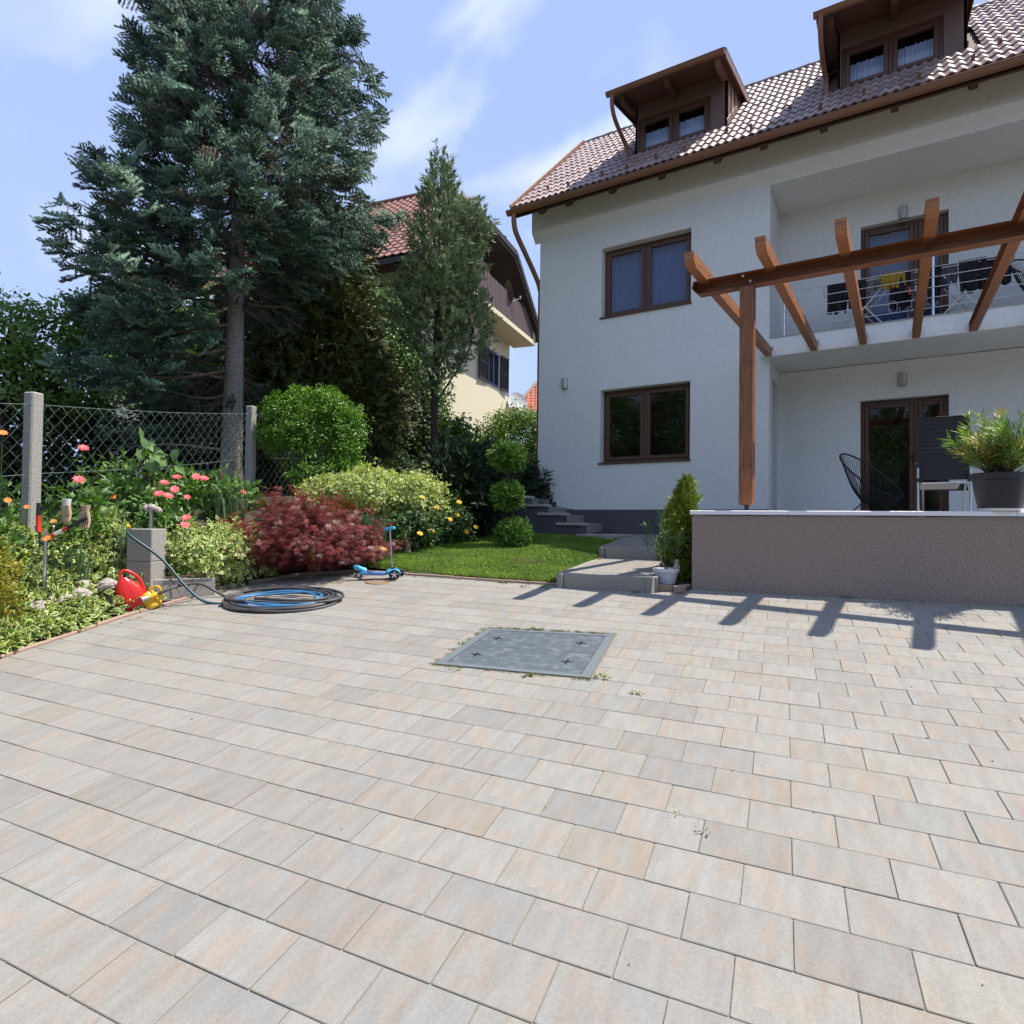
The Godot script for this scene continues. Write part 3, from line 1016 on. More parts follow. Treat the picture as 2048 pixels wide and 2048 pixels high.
	for x in [-3.45, -1.52, 0.12, 1.9]:
		var b := MB.new()
		gutter(b, Vector3(x, 7.964, -10.44), Vector3(x + 0.035, 7.964, -10.44), 0.082)
		part("gutter_joint", b, M.copper, t)
	var fa := MB.new()
	fa.boxa(Vector3(xl, 7.86, -10.545), Vector3(xe, 8.06, -10.52), 0.004)
	part("fascia", fa, M.eave, t)
	var dp := MB.new()
	dp.tube(curve([Vector3(-6.41, 7.93, -10.44), Vector3(-6.41, 7.72, -10.45), Vector3(-6.39, 7.52, -10.52), Vector3(-6.35, 7.20, -10.85), Vector3(-6.31, 6.85, -11.22), Vector3(-6.29, 6.62, -11.36), Vector3(-6.29, 6.3, -11.38), Vector3(-6.29, 2.0, -11.38)]), PackedFloat32Array([0.052]), 12)
	part("downpipe", dp, M.copper, t)
	dormer(t, 0.0)
	dormer(t, 3.57)

func curve(pts: Array, sub := 6) -> PackedVector3Array:      # Catmull-Rom through the points
	var out := PackedVector3Array()
	var m := pts.size()
	for i in m - 1:
		var a: Vector3 = pts[maxi(i - 1, 0)]
		var b: Vector3 = pts[i]
		var c: Vector3 = pts[i + 1]
		var d: Vector3 = pts[mini(i + 2, m - 1)]
		for s in sub: out.append(b.cubic_interpolate(c, a, d, float(s) / sub))
	out.append(pts[m - 1])
	return out

func gutter(mb: MB, a: Vector3, b: Vector3, r: float) -> void:
	var z := Vector3(0, 0, 1)
	for w in [r, r - 0.006]:
		for k in 10:
			var a0 := PI * k / 10.0
			var a1 := PI * (k + 1) / 10.0
			var e0 := Vector3(0, -sin(a0) * w, cos(a0) * w)
			var e1 := Vector3(0, -sin(a1) * w, cos(a1) * w)
			mb.quad(a + e1, b + e1, b + e0, a + e0)
	mb.rod(a + z * r, b + z * r, 0.011, 8)
	for e in [a, b]:
		for k in 10:
			var a0 := PI * k / 10.0
			var a1 := PI * (k + 1) / 10.0
			mb.tri(e, e + Vector3(0, -sin(a0) * r, cos(a0) * r), e + Vector3(0, -sin(a1) * r, cos(a1) * r))

func dormer(house: Node3D, dx: float) -> void:
	var t := Node3D.new()
	t.name = "dormer" if dx == 0.0 else "dormer_001"
	house.add_child(t)
	t.position.x = dx
	var zf := -11.5
	var x0 := -4.23
	var x1 := -2.46
	var fr := MB.new()
	# front wall round the window pair
	var wx0 := -4.17
	var wx1 := -2.76
	var wy0 := 8.98
	var wy1 := 9.70
	fr.boxa(Vector3(x0, 8.72, zf - 0.1), Vector3(wx0, 10.02, zf), 0.002)
	fr.boxa(Vector3(wx1, 8.72, zf - 0.1), Vector3(x1, 10.02, zf), 0.002)
	fr.boxa(Vector3(wx0, 8.72, zf - 0.1), Vector3(wx1, wy0, zf), 0.001)
	fr.boxa(Vector3(wx0, wy1, zf - 0.1), Vector3(wx1, 10.02, zf), 0.001)
	part("front_wall", fr, M.sheet_face, t)
	window_unit(t, "window", wx0 + 0.002, wx1 - 0.002, wy0 + 0.002, wy1 - 0.002, zf - 0.03, (wx0 + wx1) / 2.0, true)
	var inn := MB.new()
	inn.boxa(Vector3(x0 + 0.05, 8.6, -12.6), Vector3(x1 - 0.05, 10.0, -12.55), 0.001)
	part("room_shell", inn, M.room, t)
	# cheeks of folded sheet with standing seams
	var ct := Transform3D(Basis(Vector3(0, 0, -1), Vector3(1, 0, 0), Vector3(0, -1, 0)), Vector3.ZERO)
	for sx in [x0, x1 - 0.04]:
		var c := MB.new()
		c.prism(PackedVector2Array([Vector2(11.5, -8.75), Vector2(11.5, -10.03), Vector2(13.05, -10.34), Vector2(12.9, -10.2)]), sx, sx + 0.04, ct)
		part("cheek", c, M.sheet, t)
	for q in [[11.78, 9.05, 10.07], [12.12, 9.37, 10.14], [12.46, 9.70, 10.20]]:
		var s := MB.new()
		s.boxa(Vector3(x1, q[1], -q[0] - 0.006), Vector3(x1 + 0.022, q[2], -q[0] + 0.006), 0.002)
		part("standing_seam", s, M.sheet, t)
	var fl := MB.new()
	fl.bar(Vector3(x1 + 0.005, roof_y(-11.5) + 0.09, -11.48), Vector3(x1 + 0.005, roof_y(-12.9) + 0.09, -12.9), 0.02, 0.12)
	part("flashing", fl, M.sheet, t)
	# shed roof running back into the slope
	var rf := MB.new()
	rf.prism(PackedVector2Array([Vector2(10.80, -9.845), Vector2(13.15, -10.32), Vector2(13.15, -10.40), Vector2(10.80, -9.925)]), -4.47, -2.36, ct)
	part("soffit", rf, M.eave, t)
	var rt := MB.new()
	rt.prism(PackedVector2Array([Vector2(10.78, -9.926), Vector2(13.2, -10.41), Vector2(13.2, -10.435), Vector2(10.78, -9.95)]), -4.50, -2.33, ct)
	part("roof_sheet", rt, M.sheet_top, t)
	var sd := MB.new()
	sd.bar(Vector3(-2.345, 9.86, -10.79), Vector3(-2.345, 10.33, -13.1), 0.022, 0.15)
	sd.bar(Vector3(-4.485, 9.86, -10.79), Vector3(-4.485, 10.33, -13.1), 0.022, 0.15)
	part("verge_trim", sd, M.sheet, t)
	for x in [-4.3, -3.42, -2.5]:
		var b := MB.new()
		b.prism(PackedVector2Array([Vector2(10.95, -9.76), Vector2(11.5, -9.86), Vector2(11.5, -9.98), Vector2(10.86, -9.85)]), x - 0.05, x + 0.05, ct)
		part("rafter_tail", b, M.sheet if x > -3 else M.eave, t)
	var g := MB.new()
	gutter(g, Vector3(-4.53, 9.86, -10.72), Vector3(-2.34, 9.86, -10.72), 0.062)
	part("gutter", g, M.copper, t)
	var d := MB.new()
	d.tube(curve([Vector3(-4.42, 9.82, -10.72), Vector3(-4.43, 9.62, -10.76), Vector3(-4.43, 9.45, -10.92), Vector3(-4.42, 9.32, -11.22), Vector3(-4.40, 9.2, -11.42), Vector3(-4.39, 9.0, -11.46), Vector3(-4.39, 8.9, -11.42)]), PackedFloat32Array([0.04]), 10)
	part("downpipe", d, M.copper, t)

# ------------------------------------------------------------------ terrace, stairs, path
func terrace() -> void:
	var t := thing("terrace", "raised terrace behind a dark pebble-dashed retaining wall with white coping", "terrace")
	# wall follows the paving, a little off the line of the house
	var a := Vector3(-1.725, 0, -6.506)
	var b := Vector3(5.6, 0, -7.785)
	var d := (b - a).normalized()
	var nrm := Vector3(-d.z, 0, d.x)          # away from the yard
	if nrm.z > 0: nrm = -nrm
	var w := MB.new()
	w.prism(PackedVector2Array([Vector2(a.x, a.z), Vector2(b.x, b.z), Vector2(b.x, -11.18), Vector2(-1.55, -11.18)]), 0.3, 1.715)
	part("retaining_wall", w, M.roughcast, t)
	var f := MB.new()
	var a1 := a + nrm * 0.47
	var b1 := b + nrm * 0.47
	f.prism(PackedVector2Array([Vector2(a1.x, a1.z), Vector2(b1.x, b1.z), Vector2(b1.x, ZB + 0.01), Vector2(-1.66, ZB + 0.01)]), 1.0, 1.722)
	part("terrace_floor", f, M.concrete, t)
	var len := a.distance_to(b)
	for k in 8:
		var p := a - nrm * 0.02 + d * (len * k / 8.0 + 0.002) - (d * 0.025 if k == 0 else Vector3.ZERO)
		var q := a - nrm * 0.02 + d * (len * (k + 1) / 8.0 - 0.002)
		var c := MB.new()
		c.prism(PackedVector2Array([Vector2(p.x, p.z), Vector2(q.x, q.z), Vector2(q.x + nrm.x * 0.49, q.z + nrm.z * 0.49), Vector2(p.x + nrm.x * 0.49, p.z + nrm.z * 0.49)]), 1.725, 1.768, Transform3D(), 0.006)
		part("coping", c, M.coping, t)

func garden_path() -> void:
	# side stairs along the house
	var t := thing("side_stairs", "dark plastered side stairs with pale stone caps climbing to the left", "stairs")
	var caps := [[-7.14, -5.77, 2.14], [-5.94, -5.40, 1.98], [-5.54, -5.01, 1.817], [-5.15, -4.63, 1.635]]
	var w := MB.new()
	w.boxa(Vector3(-7.1, 0.9, -10.28), Vector3(-5.82, 2.092, -10.02))
	w.boxa(Vector3(-5.819, 0.9, -10.28), Vector3(-5.45, 1.93, -10.021))
	w.boxa(Vector3(-5.449, 0.9, -10.28), Vector3(-5.06, 1.77, -10.022))
	w.boxa(Vector3(-5.059, 0.9, -10.28), Vector3(-4.66, 1.587, -10.023))
	part("stringer_wall", w, M.plinth, t)
	for q in caps:
		var c := MB.new()
		c.boxa(Vector3(q[0], q[2] - 0.05, -10.31), Vector3(q[1], q[2], -9.99), 0.006)
		part("cap_stone", c, M.stepcap, t)
	for q in [[-4.735, -5.124, 1.628], [-5.122, -5.502, 1.787], [-5.50, -5.886, 1.945], [-5.884, -8.6, 2.115]]:
		var s := MB.new()
		s.boxa(Vector3(q[1], 0.9, ZF + 0.014), Vector3(q[0], q[2], -10.29), 0.008)
		part("step", s, M.concrete_dark, t)
	# stepped path
	var p := thing("stepped_path", "two broad concrete edged steps paved like the yard leading to the house", "path")
	var A := [Vector3(-3.08, 0, -6.03), Vector3(-2.05, 0, -6.21), Vector3(-2.56, 0, -8.60), Vector3(-3.60, 0, -8.42)]
	var B := [A[3], A[2], Vector3(-2.72, 0, -11.17), Vector3(-4.05, 0, -11.17)]
	var deck := func(q: Array, y0: float, y1: float, called: String) -> void:
		# corner posts and riser board
		var dirx: Vector3 = (q[1] - q[0]).normalized()
		var r := MB.new()
		var up0: Vector3 = q[0] + Vector3(0, y0, 0)
		var up1: Vector3 = q[1] + Vector3(0, y0, 0)
		r.bar(up0 + dirx * 0.07 + Vector3(0, -0.105, -0.03), up1 - dirx * 0.07 + Vector3(0, -0.105, -0.03), 0.06, 0.21, Vector3.UP, 0.008)
		part(called + "_riser", r, M.concrete_dark, p)
		for e in [up0 + dirx * 0.035, up1 - dirx * 0.035]:
			var k := MB.new()
			k.box(Vector3(0.068, 0.23, 0.09), Transform3D(Basis(), e + Vector3(0, -0.113, -0.02)), 0.008)
			part("corner_block", k, M.concrete_dark, p)
		for e in [[0, 3], [1, 2]]:
			var k := MB.new()
			k.bar(q[e[0]] + Vector3(0, y0 - 0.1, -0.07), q[e[1]] + Vector3(0, y1 - 0.1, 0.0), 0.055, 0.20, Vector3.UP, 0.008)
			part("edge_board", k, M.concrete_dark, p)
		# stones
		var m := 12 if called == "first" else 14
		for j in m:
			for i in range(-1, 4):
				var off := 0.5 if j % 2 else 0.0
				var u0 := clampf((i + off) / 3.0, 0.0, 1.0)
				var u1 := clampf((i + 1 + off) / 3.0, 0.0, 1.0)
				if u1 - u0 < 0.05: continue
				var v0 := float(j) / m
				var v1 := float(j + 1) / m
				var at := func(u: float, v: float) -> Vector3:
					var l: Vector3 = q[0].lerp(q[3], v)
					var rr_: Vector3 = q[1].lerp(q[2], v)
					var o := l.lerp(rr_, 0.035 + 0.93 * u)
					o.y = lerpf(y0, y1, v) - 0.004
					o.z -= 0.075 * (1.0 - v)
					return o
				var g := 0.004
				var mb := MB.new()
				var tone := rr(0.84, 1.02)
				mb.col = Color(tone + rr(0, 0.05), tone, tone - rr(0, 0.04))
				var c0: Vector3 = at.call(u0, v0) + Vector3(g, 0, -g)
				var c1: Vector3 = at.call(u1, v0) + Vector3(-g, 0, -g)
				var c2: Vector3 = at.call(u1, v1) + Vector3(-g, 0, g)
				var c3: Vector3 = at.call(u0, v1) + Vector3(g, 0, g)
				mb.quad(c0, c1, c2, c3)
				var dn := Vector3(0, -0.03, 0)
				mb.quad(c0 + dn, c1 + dn, c1, c0)
				mb.quad(c3 + dn, c0 + dn, c0, c3)
				mb.quad(c1 + dn, c2 + dn, c2, c1)
				for e in mb.uv.size(): mb.uv[e] = mb.uv[e] * Vector2(0.46, 0.3) + Vector2(j * 0.31, i * 0.77)
				piece("paver", mb.mesh(), M.paver, p)
		var bed := MB.new()
		var dn2 := Vector3(0, -0.02, 0)
		bed.quad(q[0] + Vector3(0, y0, -0.06) + dn2, q[1] + Vector3(0, y0, -0.06) + dn2, q[2] + Vector3(0, y1, 0) + dn2, q[3] + Vector3(0, y1, 0) + dn2)
		part("joint_bed", bed, M.joint, p)
	deck.call(A, 1.06, 1.11, "first")
	deck.call(B, 1.27, 1.44, "second")
	# paved strip in front of the stairs
	var s := thing("stair_landing", "pale paved strip at the foot of the side stairs", "path")
	var mb := MB.new()
	mb.prism(PackedVector2Array([Vector2(-4.73, -10.0), Vector2(-3.98, -9.85), Vector2(-4.02, -11.17), Vector2(-4.73, -11.17)]), 0.9, 1.43, Transform3D(), 0.006)
	part("slab", mb, M.stepcap, s)

# ------------------------------------------------------------------ houses beyond the fence
func wave_field(w: float, rows: int, ex: float, along: Vector3, up: Vector3, o: Vector3, tw: float, tone: Color, trim: Callable) -> MB:
	# courses of wavy roof tiles joined into one field
	var mb := MB.new()
	var nn := along.cross(up).normalized()
	if nn.y < 0: nn = -nn
	for j in rows:
		for i in int(w / tw):
			var q := o + along * (i * tw) + up * (j * ex)
			if not trim.call(i * tw, j * ex): continue
			var k := rr(0.82, 1.1)
			mb.col = Color(tone.r * k, tone.g * k, tone.b * k)
			var prof := [Vector2(0, 0), Vector2(tw * 0.3, 0.045), Vector2(tw * 0.6, 0.012), Vector2(tw, 0)]
			for s in 3:
				var a: Vector2 = prof[s]
				var b: Vector2 = prof[s + 1]
				var l0 := q + along * a.x + nn * (a.y + 0.035)
				var l1 := q + along * b.x + nn * (b.y + 0.035)
				var t0 := q + along * a.x + nn * (a.y + 0.004) + up * (ex + 0.02)
				var t1 := q + along * b.x + nn * (b.y + 0.004) + up * (ex + 0.02)
				if along.cross(up).dot(nn) > 0: mb.quad(l0, l1, t1, t0)
				else: mb.quad(l1, l0, t0, t1)
				var d := nn * -0.035
				mb.quad(l0 + d, l1 + d, l1, l0)
	return mb

func neighbour_house() -> void:
	var t := thing("neighbour_house", "cream neighbouring house with red tiled half-hipped roof and a slatted balcony", "house", Vector3(-14.23, 0, -22.95), 0.167)
	var w := MB.new()
	w.boxa(Vector3(-14.5, 1.5, 0.0), Vector3(-0.35, 9.62, 8.5))
	for q in [[0.0, 1.25, 1.5, 9.62], [2.4, 8.5, 1.5, 9.62], [1.25, 2.4, 1.5, 7.38], [1.25, 2.4, 8.8, 9.62]]:
		w.boxa(Vector3(-0.349, q[2], q[0]), Vector3(0, q[3], q[1]), 0.001)
	part("wall", w, M.cream, t)
	var g := MB.new()
	var gt := Transform3D(Basis(Vector3(0, 0, 1), Vector3(1, 0, 0), Vector3(0, 1, 0)), Vector3.ZERO)   # (s, y) -> extruded outwards
	g.prism(PackedVector2Array([Vector2(0, 9.62), Vector2(8.5, 9.62), Vector2(8.5, 10.1), Vector2(6.4, 12.2), Vector2(2.5, 12.2), Vector2(0, 10.3)]), -0.3, -0.01, gt)
	part("gable", g, M.cream, t)
	# dark boarded soffit under the wide verge
	var s := MB.new()
	s.prism(PackedVector2Array([Vector2(-0.85, 10.0), Vector2(2.46, 12.43), Vector2(6.42, 12.43), Vector2(9.4, 9.55), Vector2(9.4, 9.35), Vector2(6.32, 12.25), Vector2(2.55, 12.25), Vector2(-0.75, 9.8)]), 0.0, 1.25, gt)
	part("soffit", s, M.darkwood, t)
	var v := MB.new()
	for q in [[Vector3(1.27, 9.98, -0.9), Vector3(1.27, 12.47, 2.44)], [Vector3(1.27, 12.47, 2.44), Vector3(1.27, 12.47, 6.44)], [Vector3(1.27, 12.47, 6.44), Vector3(1.27, 9.55, 9.45)]]:
		v.bar(q[0], q[1], 0.05, 0.22)
	part("verge_board", v, M.darkwood, t)
	for e in [[-0.9, 9.98], [9.45, 9.55]]:
		var b := MB.new()
		b.boxa(Vector3(-15.0, e[1] - 0.12, e[0] - 0.04), Vector3(1.25, e[1] + 0.05, e[0] + 0.04))
		part("eaves_board", b, M.darkwood, t)
	# roof slopes: far, near, and the half hip
	var red := Color(0.235, 0.105, 0.085)
	var rt := MB.new()
	var zs := [[9.45, 9.65], [6.4, 12.55], [4.35, 14.5]]
	for k in 2:
		var a := Vector3(1.28, zs[k][1], zs[k][0])
		var b := Vector3(1.28, zs[k + 1][1], zs[k + 1][0])
		var up := (b - a).normalized()
		var f := wave_field(16.0, int((b - a).length() / 0.34), 0.34, Vector3(-1, 0, 0), up, a, 0.29, red, func(x, h): return k == 0 or x > h * 0.75)
		kind(part("roof_tile_field", f, M.tile_far, t), "stuff")
		var under := MB.new()
		under.quad(a - Vector3(0, 0.05, 0), b - Vector3(2.2 * k, 0.05, 0), b - Vector3(16, 0.05, 0), a - Vector3(16, 0.05, 0))
		part("roof_deck", under, M.darkwood, t)
	var fa := Vector3(1.28, 10.05, -0.9)
	var fb := Vector3(1.28, 12.52, 2.46)
	var f2 := wave_field(16.0, int((fb - fa).length() / 0.34), 0.34, Vector3(-1, 0, 0), (fb - fa).normalized(), fa, 0.29, red, func(_x, _h): return true)
	kind(part("roof_tile_field", f2, M.tile_far, t), "stuff")
	var fc := Vector3(1.28, 14.5, 4.35)
	var f3 := wave_field(16.0, 7, 0.34, Vector3(-1, 0, 0), (fc - fb).normalized(), fb, 0.29, red, func(x, h): return x > h * 0.75)
	kind(part("roof_tile_field", f3, M.tile_far, t), "stuff")
	var hp := MB.new()
	hp.tri(Vector3(1.30, 12.55, 6.46), Vector3(1.30, 12.55, 2.44), Vector3(-0.9, 14.5, 4.35))
	part("half_hip", hp, M.darkwood, t)
	var rd := MB.new()
	rd.col = Color(0.16, 0.07, 0.055)
	rd.tube(PackedVector3Array([Vector3(-0.9, 14.53, 4.35), Vector3(-15.0, 14.53, 4.35)]), PackedFloat32Array([0.11]), 8)
	part("ridge", rd, M.tile_far, t)
	# balcony
	var bs := MB.new()
	bs.boxa(Vector3(0.002, 9.56, -0.45), Vector3(1.05, 9.76, 8.5), 0.01)
	bs.boxa(Vector3(0.6, 9.761, -0.45), Vector3(1.05, 10.85, -0.27), 0.01)
	part("balcony_slab", bs, M.cream, t)
	var sl := MB.new()
	var k := -0.22
	while k < 8.4:
		sl.boxa(Vector3(1.0, 9.80, k), Vector3(1.03, 10.86, k + 0.07), 0.002)
		k += 0.125
	kind(part("balcony_slats", sl, M.slat, t), "stuff")
	var rl := MB.new()
	rl.boxa(Vector3(0.95, 10.75, -0.26), Vector3(0.998, 10.85, 8.5), 0.004)
	rl.boxa(Vector3(0.95, 9.95, -0.26), Vector3(0.998, 10.02, 8.5), 0.004)
	part("balcony_rail", rl, M.slat, t)
	# window with shutters
	var wd := Node3D.new()
	wd.name = "window"
	t.add_child(wd)
	var f := MB.new()
	for q in [[1.25, 1.33, 7.38, 8.8], [2.32, 2.4, 7.38, 8.8], [1.33, 2.32, 7.38, 7.46], [1.33, 2.32, 8.72, 8.8], [1.79, 1.87, 7.46, 8.72]]:
		f.boxa(Vector3(-0.12, q[2], q[0]), Vector3(0.03, q[3], q[1]), 0.004)
	part("frame", f, M.blueframe, wd)
	var p := MB.new()
	p.quad(Vector3(-0.08, 7.46, 1.79), Vector3(-0.08, 7.46, 1.33), Vector3(-0.08, 8.72, 1.33), Vector3(-0.08, 8.72, 1.79))
	p.quad(Vector3(-0.08, 7.46, 2.32), Vector3(-0.08, 7.46, 1.87), Vector3(-0.08, 8.72, 1.87), Vector3(-0.08, 8.72, 2.32))
	part("pane", p, M.glass, wd)
	var c := MB.new()
	c.boxa(Vector3(-0.13, 7.46, 1.50), Vector3(-0.11, 8.72, 1.8), 0.002)
	part("curtain", c, M.curtain, wd)
	for e in [[Vector3(0.06, 8.09, 2.42), Vector3(0.11, 8.09, 3.38)], [Vector3(0.06, 8.09, 1.10), Vector3(0.13, 8.09, 0.42)]]:
		var sh := Node3D.new()
		sh.name = "shutter"
		if t.has_node("shutter"): sh.name = "shutter_001"
		t.add_child(sh)
		var a: Vector3 = e[0]
		var b: Vector3 = e[1]
		var d := (b - a).normalized()
		var len := a.distance_to(b)
		var m := MB.new()
		for y in [-0.70, 0.70, 0.0]: m.bar(a + Vector3(0, y, 0), b + Vector3(0, y, 0), 0.035, 0.08)
		m.bar(a + d * 0.03 - Vector3(0, 0.74, 0), a + d * 0.03 + Vector3(0, 0.74, 0), 0.035, 0.06, Vector3.RIGHT)
		m.bar(b - d * 0.03 - Vector3(0, 0.74, 0), b - d * 0.03 + Vector3(0, 0.74, 0), 0.035, 0.06, Vector3.RIGHT)
		part("shutter_frame", m, M.shutter, sh)
		var lv := MB.new()
		for i in 26:
			var y := -0.66 + i * 0.0525
			lv.bar(a + d * 0.05 + Vector3(0, y, 0), b - d * 0.05 + Vector3(0, y, 0), 0.012, 0.05, Vector3(0.6, 1, 0))
		kind(part("louvres", lv, M.shutter, sh), "stuff")
	dish("satellite_dish", "white satellite dish on a bracket at the far corner of the cream house", Vector3(-13.95, 6.95, -23.15), Vector3(0.86, 0.22, 0.45), 0.50, M.dish)
	dish("satellite_dish", "cream satellite dish seen edge-on low on the cream house wall", Vector3(-13.55, 6.05, -22.1), Vector3(0.25, 0.2, -0.95), 0.55, M.cream)
	dish("satellite_dish", "dark satellite dish showing above the slatted balcony rail", Vector3(-12.95, 10.95, -20.6), Vector3(0.6, 0.25, -0.7), 0.45, M.slat)

func dish(called: String, label: String, at: Vector3, aim: Vector3, r: float, m: Material) -> void:
	var t := thing(called, label, "satellite dish", at)
	var x := facing(aim, 0.0, 1.0, Vector3.ZERO)
	var b := MB.new()
	var pr := PackedVector2Array()
	for i in 9: pr.append(Vector2(r * i / 8.0 + 0.001, 0.16 * r * pow(i / 8.0, 2) * 1.4))
	b.lathe(pr, x, 28)
	var pr2 := PackedVector2Array()
	for i in range(8, -1, -1): pr2.append(Vector2(r * i / 8.0 + 0.001, 0.16 * r * pow(i / 8.0, 2) * 1.4 + 0.012))
	b.lathe(pr2, x, 28)
	part("reflector", b, m, t)
	var a := MB.new()
	var y := x.basis.y
	var lowest := -(Vector3.UP - y * Vector3.UP.dot(y)).normalized()
	a.tube(PackedVector3Array([lowest * r * 0.95 + y * 0.1, lowest * r * 0.75 + y * r * 1.15]), PackedFloat32Array([0.018]), 8)
	a.tube(PackedVector3Array([lowest * r * 0.8 + y * r * 1.1, lowest * r * 0.55 + y * r * 1.2]), PackedFloat32Array([0.04]), 8)
	part("feed_arm", a, M.galv, t)
	var k := MB.new()
	k.tube(PackedVector3Array([-y * 0.05, -y * 0.18 - Vector3(0.0, 0.25, 0), -y * 0.18 - Vector3(0.35, 0.35, 0)]), PackedFloat32Array([0.025]), 8)
	part("bracket", k, M.galv, t)

func far_roof() -> void:
	var t := thing("distant_house", "distant house with an orange tiled roof peeping past the white wall", "house", Vector3(-18.5, 0, -41.5), deg_to_rad(28))
	var w := MB.new()
	w.boxa(Vector3(-5.0, 5.0, -8.0), Vector3(6.0, 10.0, -0.4))
	part("wall", w, M.cream, t)
	var a := Vector3(-5.9, 9.9, 0.2)
	var up := Vector3(0, 0.72, -0.69).normalized()
	var f := wave_field(12.0, 11, 0.36, Vector3(1, 0, 0), up, a, 0.33, Color(0.42, 0.115, 0.055), func(x, h): return x > h * 0.45)
	kind(part("roof_tile_field", f, M.tile_far, t), "stuff")
	var u := MB.new()
	u.quad(a - Vector3(0, 0.06, 0), a + Vector3(12, -0.06, 0), a + Vector3(12, -0.06, 0) + up * 3.9, a + Vector3(1.8, -0.06, 0) + up * 3.9)
	part("roof_deck", u, M.darkwood, t)
	var vt := MB.new()
	vt.bar(a + Vector3(-0.1, 0.06, 0), a + Vector3(1.75, 0.06, 0) + up * 3.95, 0.32, 0.10)
	part("verge_tiles", vt, M.kerb, t)

# ------------------------------------------------------------------ leaves
var L := {}

func leaf_meshes() -> void:
	var tuft := func(m: int, length: float, wide: float, rad: float, droop: float, edge := Color(-1, 0, 0), base := Color.WHITE) -> ArrayMesh:
		var mb := MB.new()
		for i in m:
			var p := rv() * rad
			var d := (p.normalized() + rv() * 0.7 + Vector3(0, -droop, 0)).normalized()
			var k := rr(0.8, 1.15)
			mb.col = Color(base.r * k, base.g * k, base.b * k)
			mb.leaf(p, d, (Vector3.UP + rv() * 0.6), length * rr(0.7, 1.15), wide * rr(0.8, 1.1), 0.12, rr(0.0, 0.12), edge)
		return mb.mesh()
	L.cherry = tuft.call(11, 0.12, 0.05, 0.10, 0.9)
	L.broad = tuft.call(12, 0.075, 0.045, 0.11, 0.3)
	L.small = tuft.call(16, 0.045, 0.024, 0.085, 0.0)
	L.vari = tuft.call(9, 0.075, 0.050, 0.085, 0.1, Color(0.74, 0.73, 0.36), Color(0.11, 0.24, 0.045))
	L.gold = tuft.call(13, 0.036, 0.022, 0.075, 0.0, Color(0.42, 0.34, 0.045), Color(0.16, 0.20, 0.025))
	L.vine = tuft.call(6, 0.12, 0.11, 0.11, 0.7)
	L.herb = tuft.call(9, 0.10, 0.038, 0.07, -0.2)
	L.big = tuft.call(5, 0.20, 0.12, 0.07, 0.0)
	# spruce spray: an axis with side shoots thick with needles, flat in x-y, growing along +y
	var sp := MB.new()
	var sp_odd := MB.new()
	var shoot := func(mb: MB, a: Vector3, b: Vector3, m: int, nl: float, nw: float, tipc: float) -> void:
		var d := (b - a).normalized()
		for i in m:
			var f := (i + rng.randf()) / m
			var side := (rv() - d * rv().dot(d)).cross(d).normalized()
			var nd := (side * 0.85 + d * 0.65).normalized()
			var p := a.lerp(b, f)
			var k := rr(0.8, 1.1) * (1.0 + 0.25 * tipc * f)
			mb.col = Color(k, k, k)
			var s := nd.cross(d).normalized() * nw
			mb.tri(p - s, p + s, p + nd * nl)
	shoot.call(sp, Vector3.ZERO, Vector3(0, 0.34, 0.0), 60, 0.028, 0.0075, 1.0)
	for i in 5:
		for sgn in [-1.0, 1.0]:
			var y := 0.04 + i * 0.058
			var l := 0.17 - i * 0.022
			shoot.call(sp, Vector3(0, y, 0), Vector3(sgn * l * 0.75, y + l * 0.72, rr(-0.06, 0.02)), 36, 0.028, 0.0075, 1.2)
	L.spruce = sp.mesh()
	shoot.call(sp_odd, Vector3.ZERO, Vector3(0.02, 0.22, -0.03), 40, 0.028, 0.0075, 1.0)
	for i in 6:
		var y := rr(0.02, 0.2)
		var sgn := 1.0 if i % 2 else -1.0
		var l := rr(0.07, 0.2)
		shoot.call(sp_odd, Vector3(0, y, 0), Vector3(sgn * l * rr(0.4, 0.9), y + l * rr(0.4, 0.9), rr(-0.09, 0.02)), int(30 * l / 0.12), 0.028, 0.0075, 1.2)
	L.spruce_odd = sp_odd.mesh()
	# bare hanging twigs
	var tw := MB.new()
	for i in 7:
		var a := Vector3(rr(-0.03, 0.03), rr(0, 0.2), rr(-0.03, 0.03))
		tw.tube(PackedVector3Array([a, a + Vector3(rr(-0.14, 0.14), rr(0.1, 0.35), rr(-0.14, 0.14))]), PackedFloat32Array([0.004, 0.0015]), 3, false)
	L.twigs = tw.mesh()
	# scale-leaf plume growing along +y
	var th := MB.new()
	for i in 22:
		var y := rr(0.0, 0.24)
		var d := Vector3(rr(-1, 1), rr(0.5, 1.5), rr(-1, 1)).normalized()
		var k := rr(0.75, 1.2)
		th.col = Color(k, k, k)
		var s := d.cross(rv()).normalized() * rr(0.006, 0.011)
		var p := Vector3(0, y, 0)
		var q := p + d * rr(0.06, 0.13)
		th.tri(p - s * 0.5, p + s * 0.5, q)
		th.tri(p.lerp(q, 0.35) - s * 1.6, p.lerp(q, 0.35) + s * 1.6, q + d * 0.02)
	L.thuja = th.mesh()
	# spiky clipped tuft
	var pk := MB.new()
	for i in 26:
		var d := (rv() * 0.9 + Vector3(0, 0.8, 0)).normalized()
		var k := rr(0.75, 1.2)
		pk.col = Color(k, k, k)
		var s := d.cross(rv()).normalized() * 0.0065
		var p := rv() * 0.02
		pk.tri(p - s, p + s, p + d * rr(0.06, 0.135))
	L.spiky = pk.mesh()
	# laceleaf maple: drooping leaves cut into thin lobes
	var mp := MB.new()
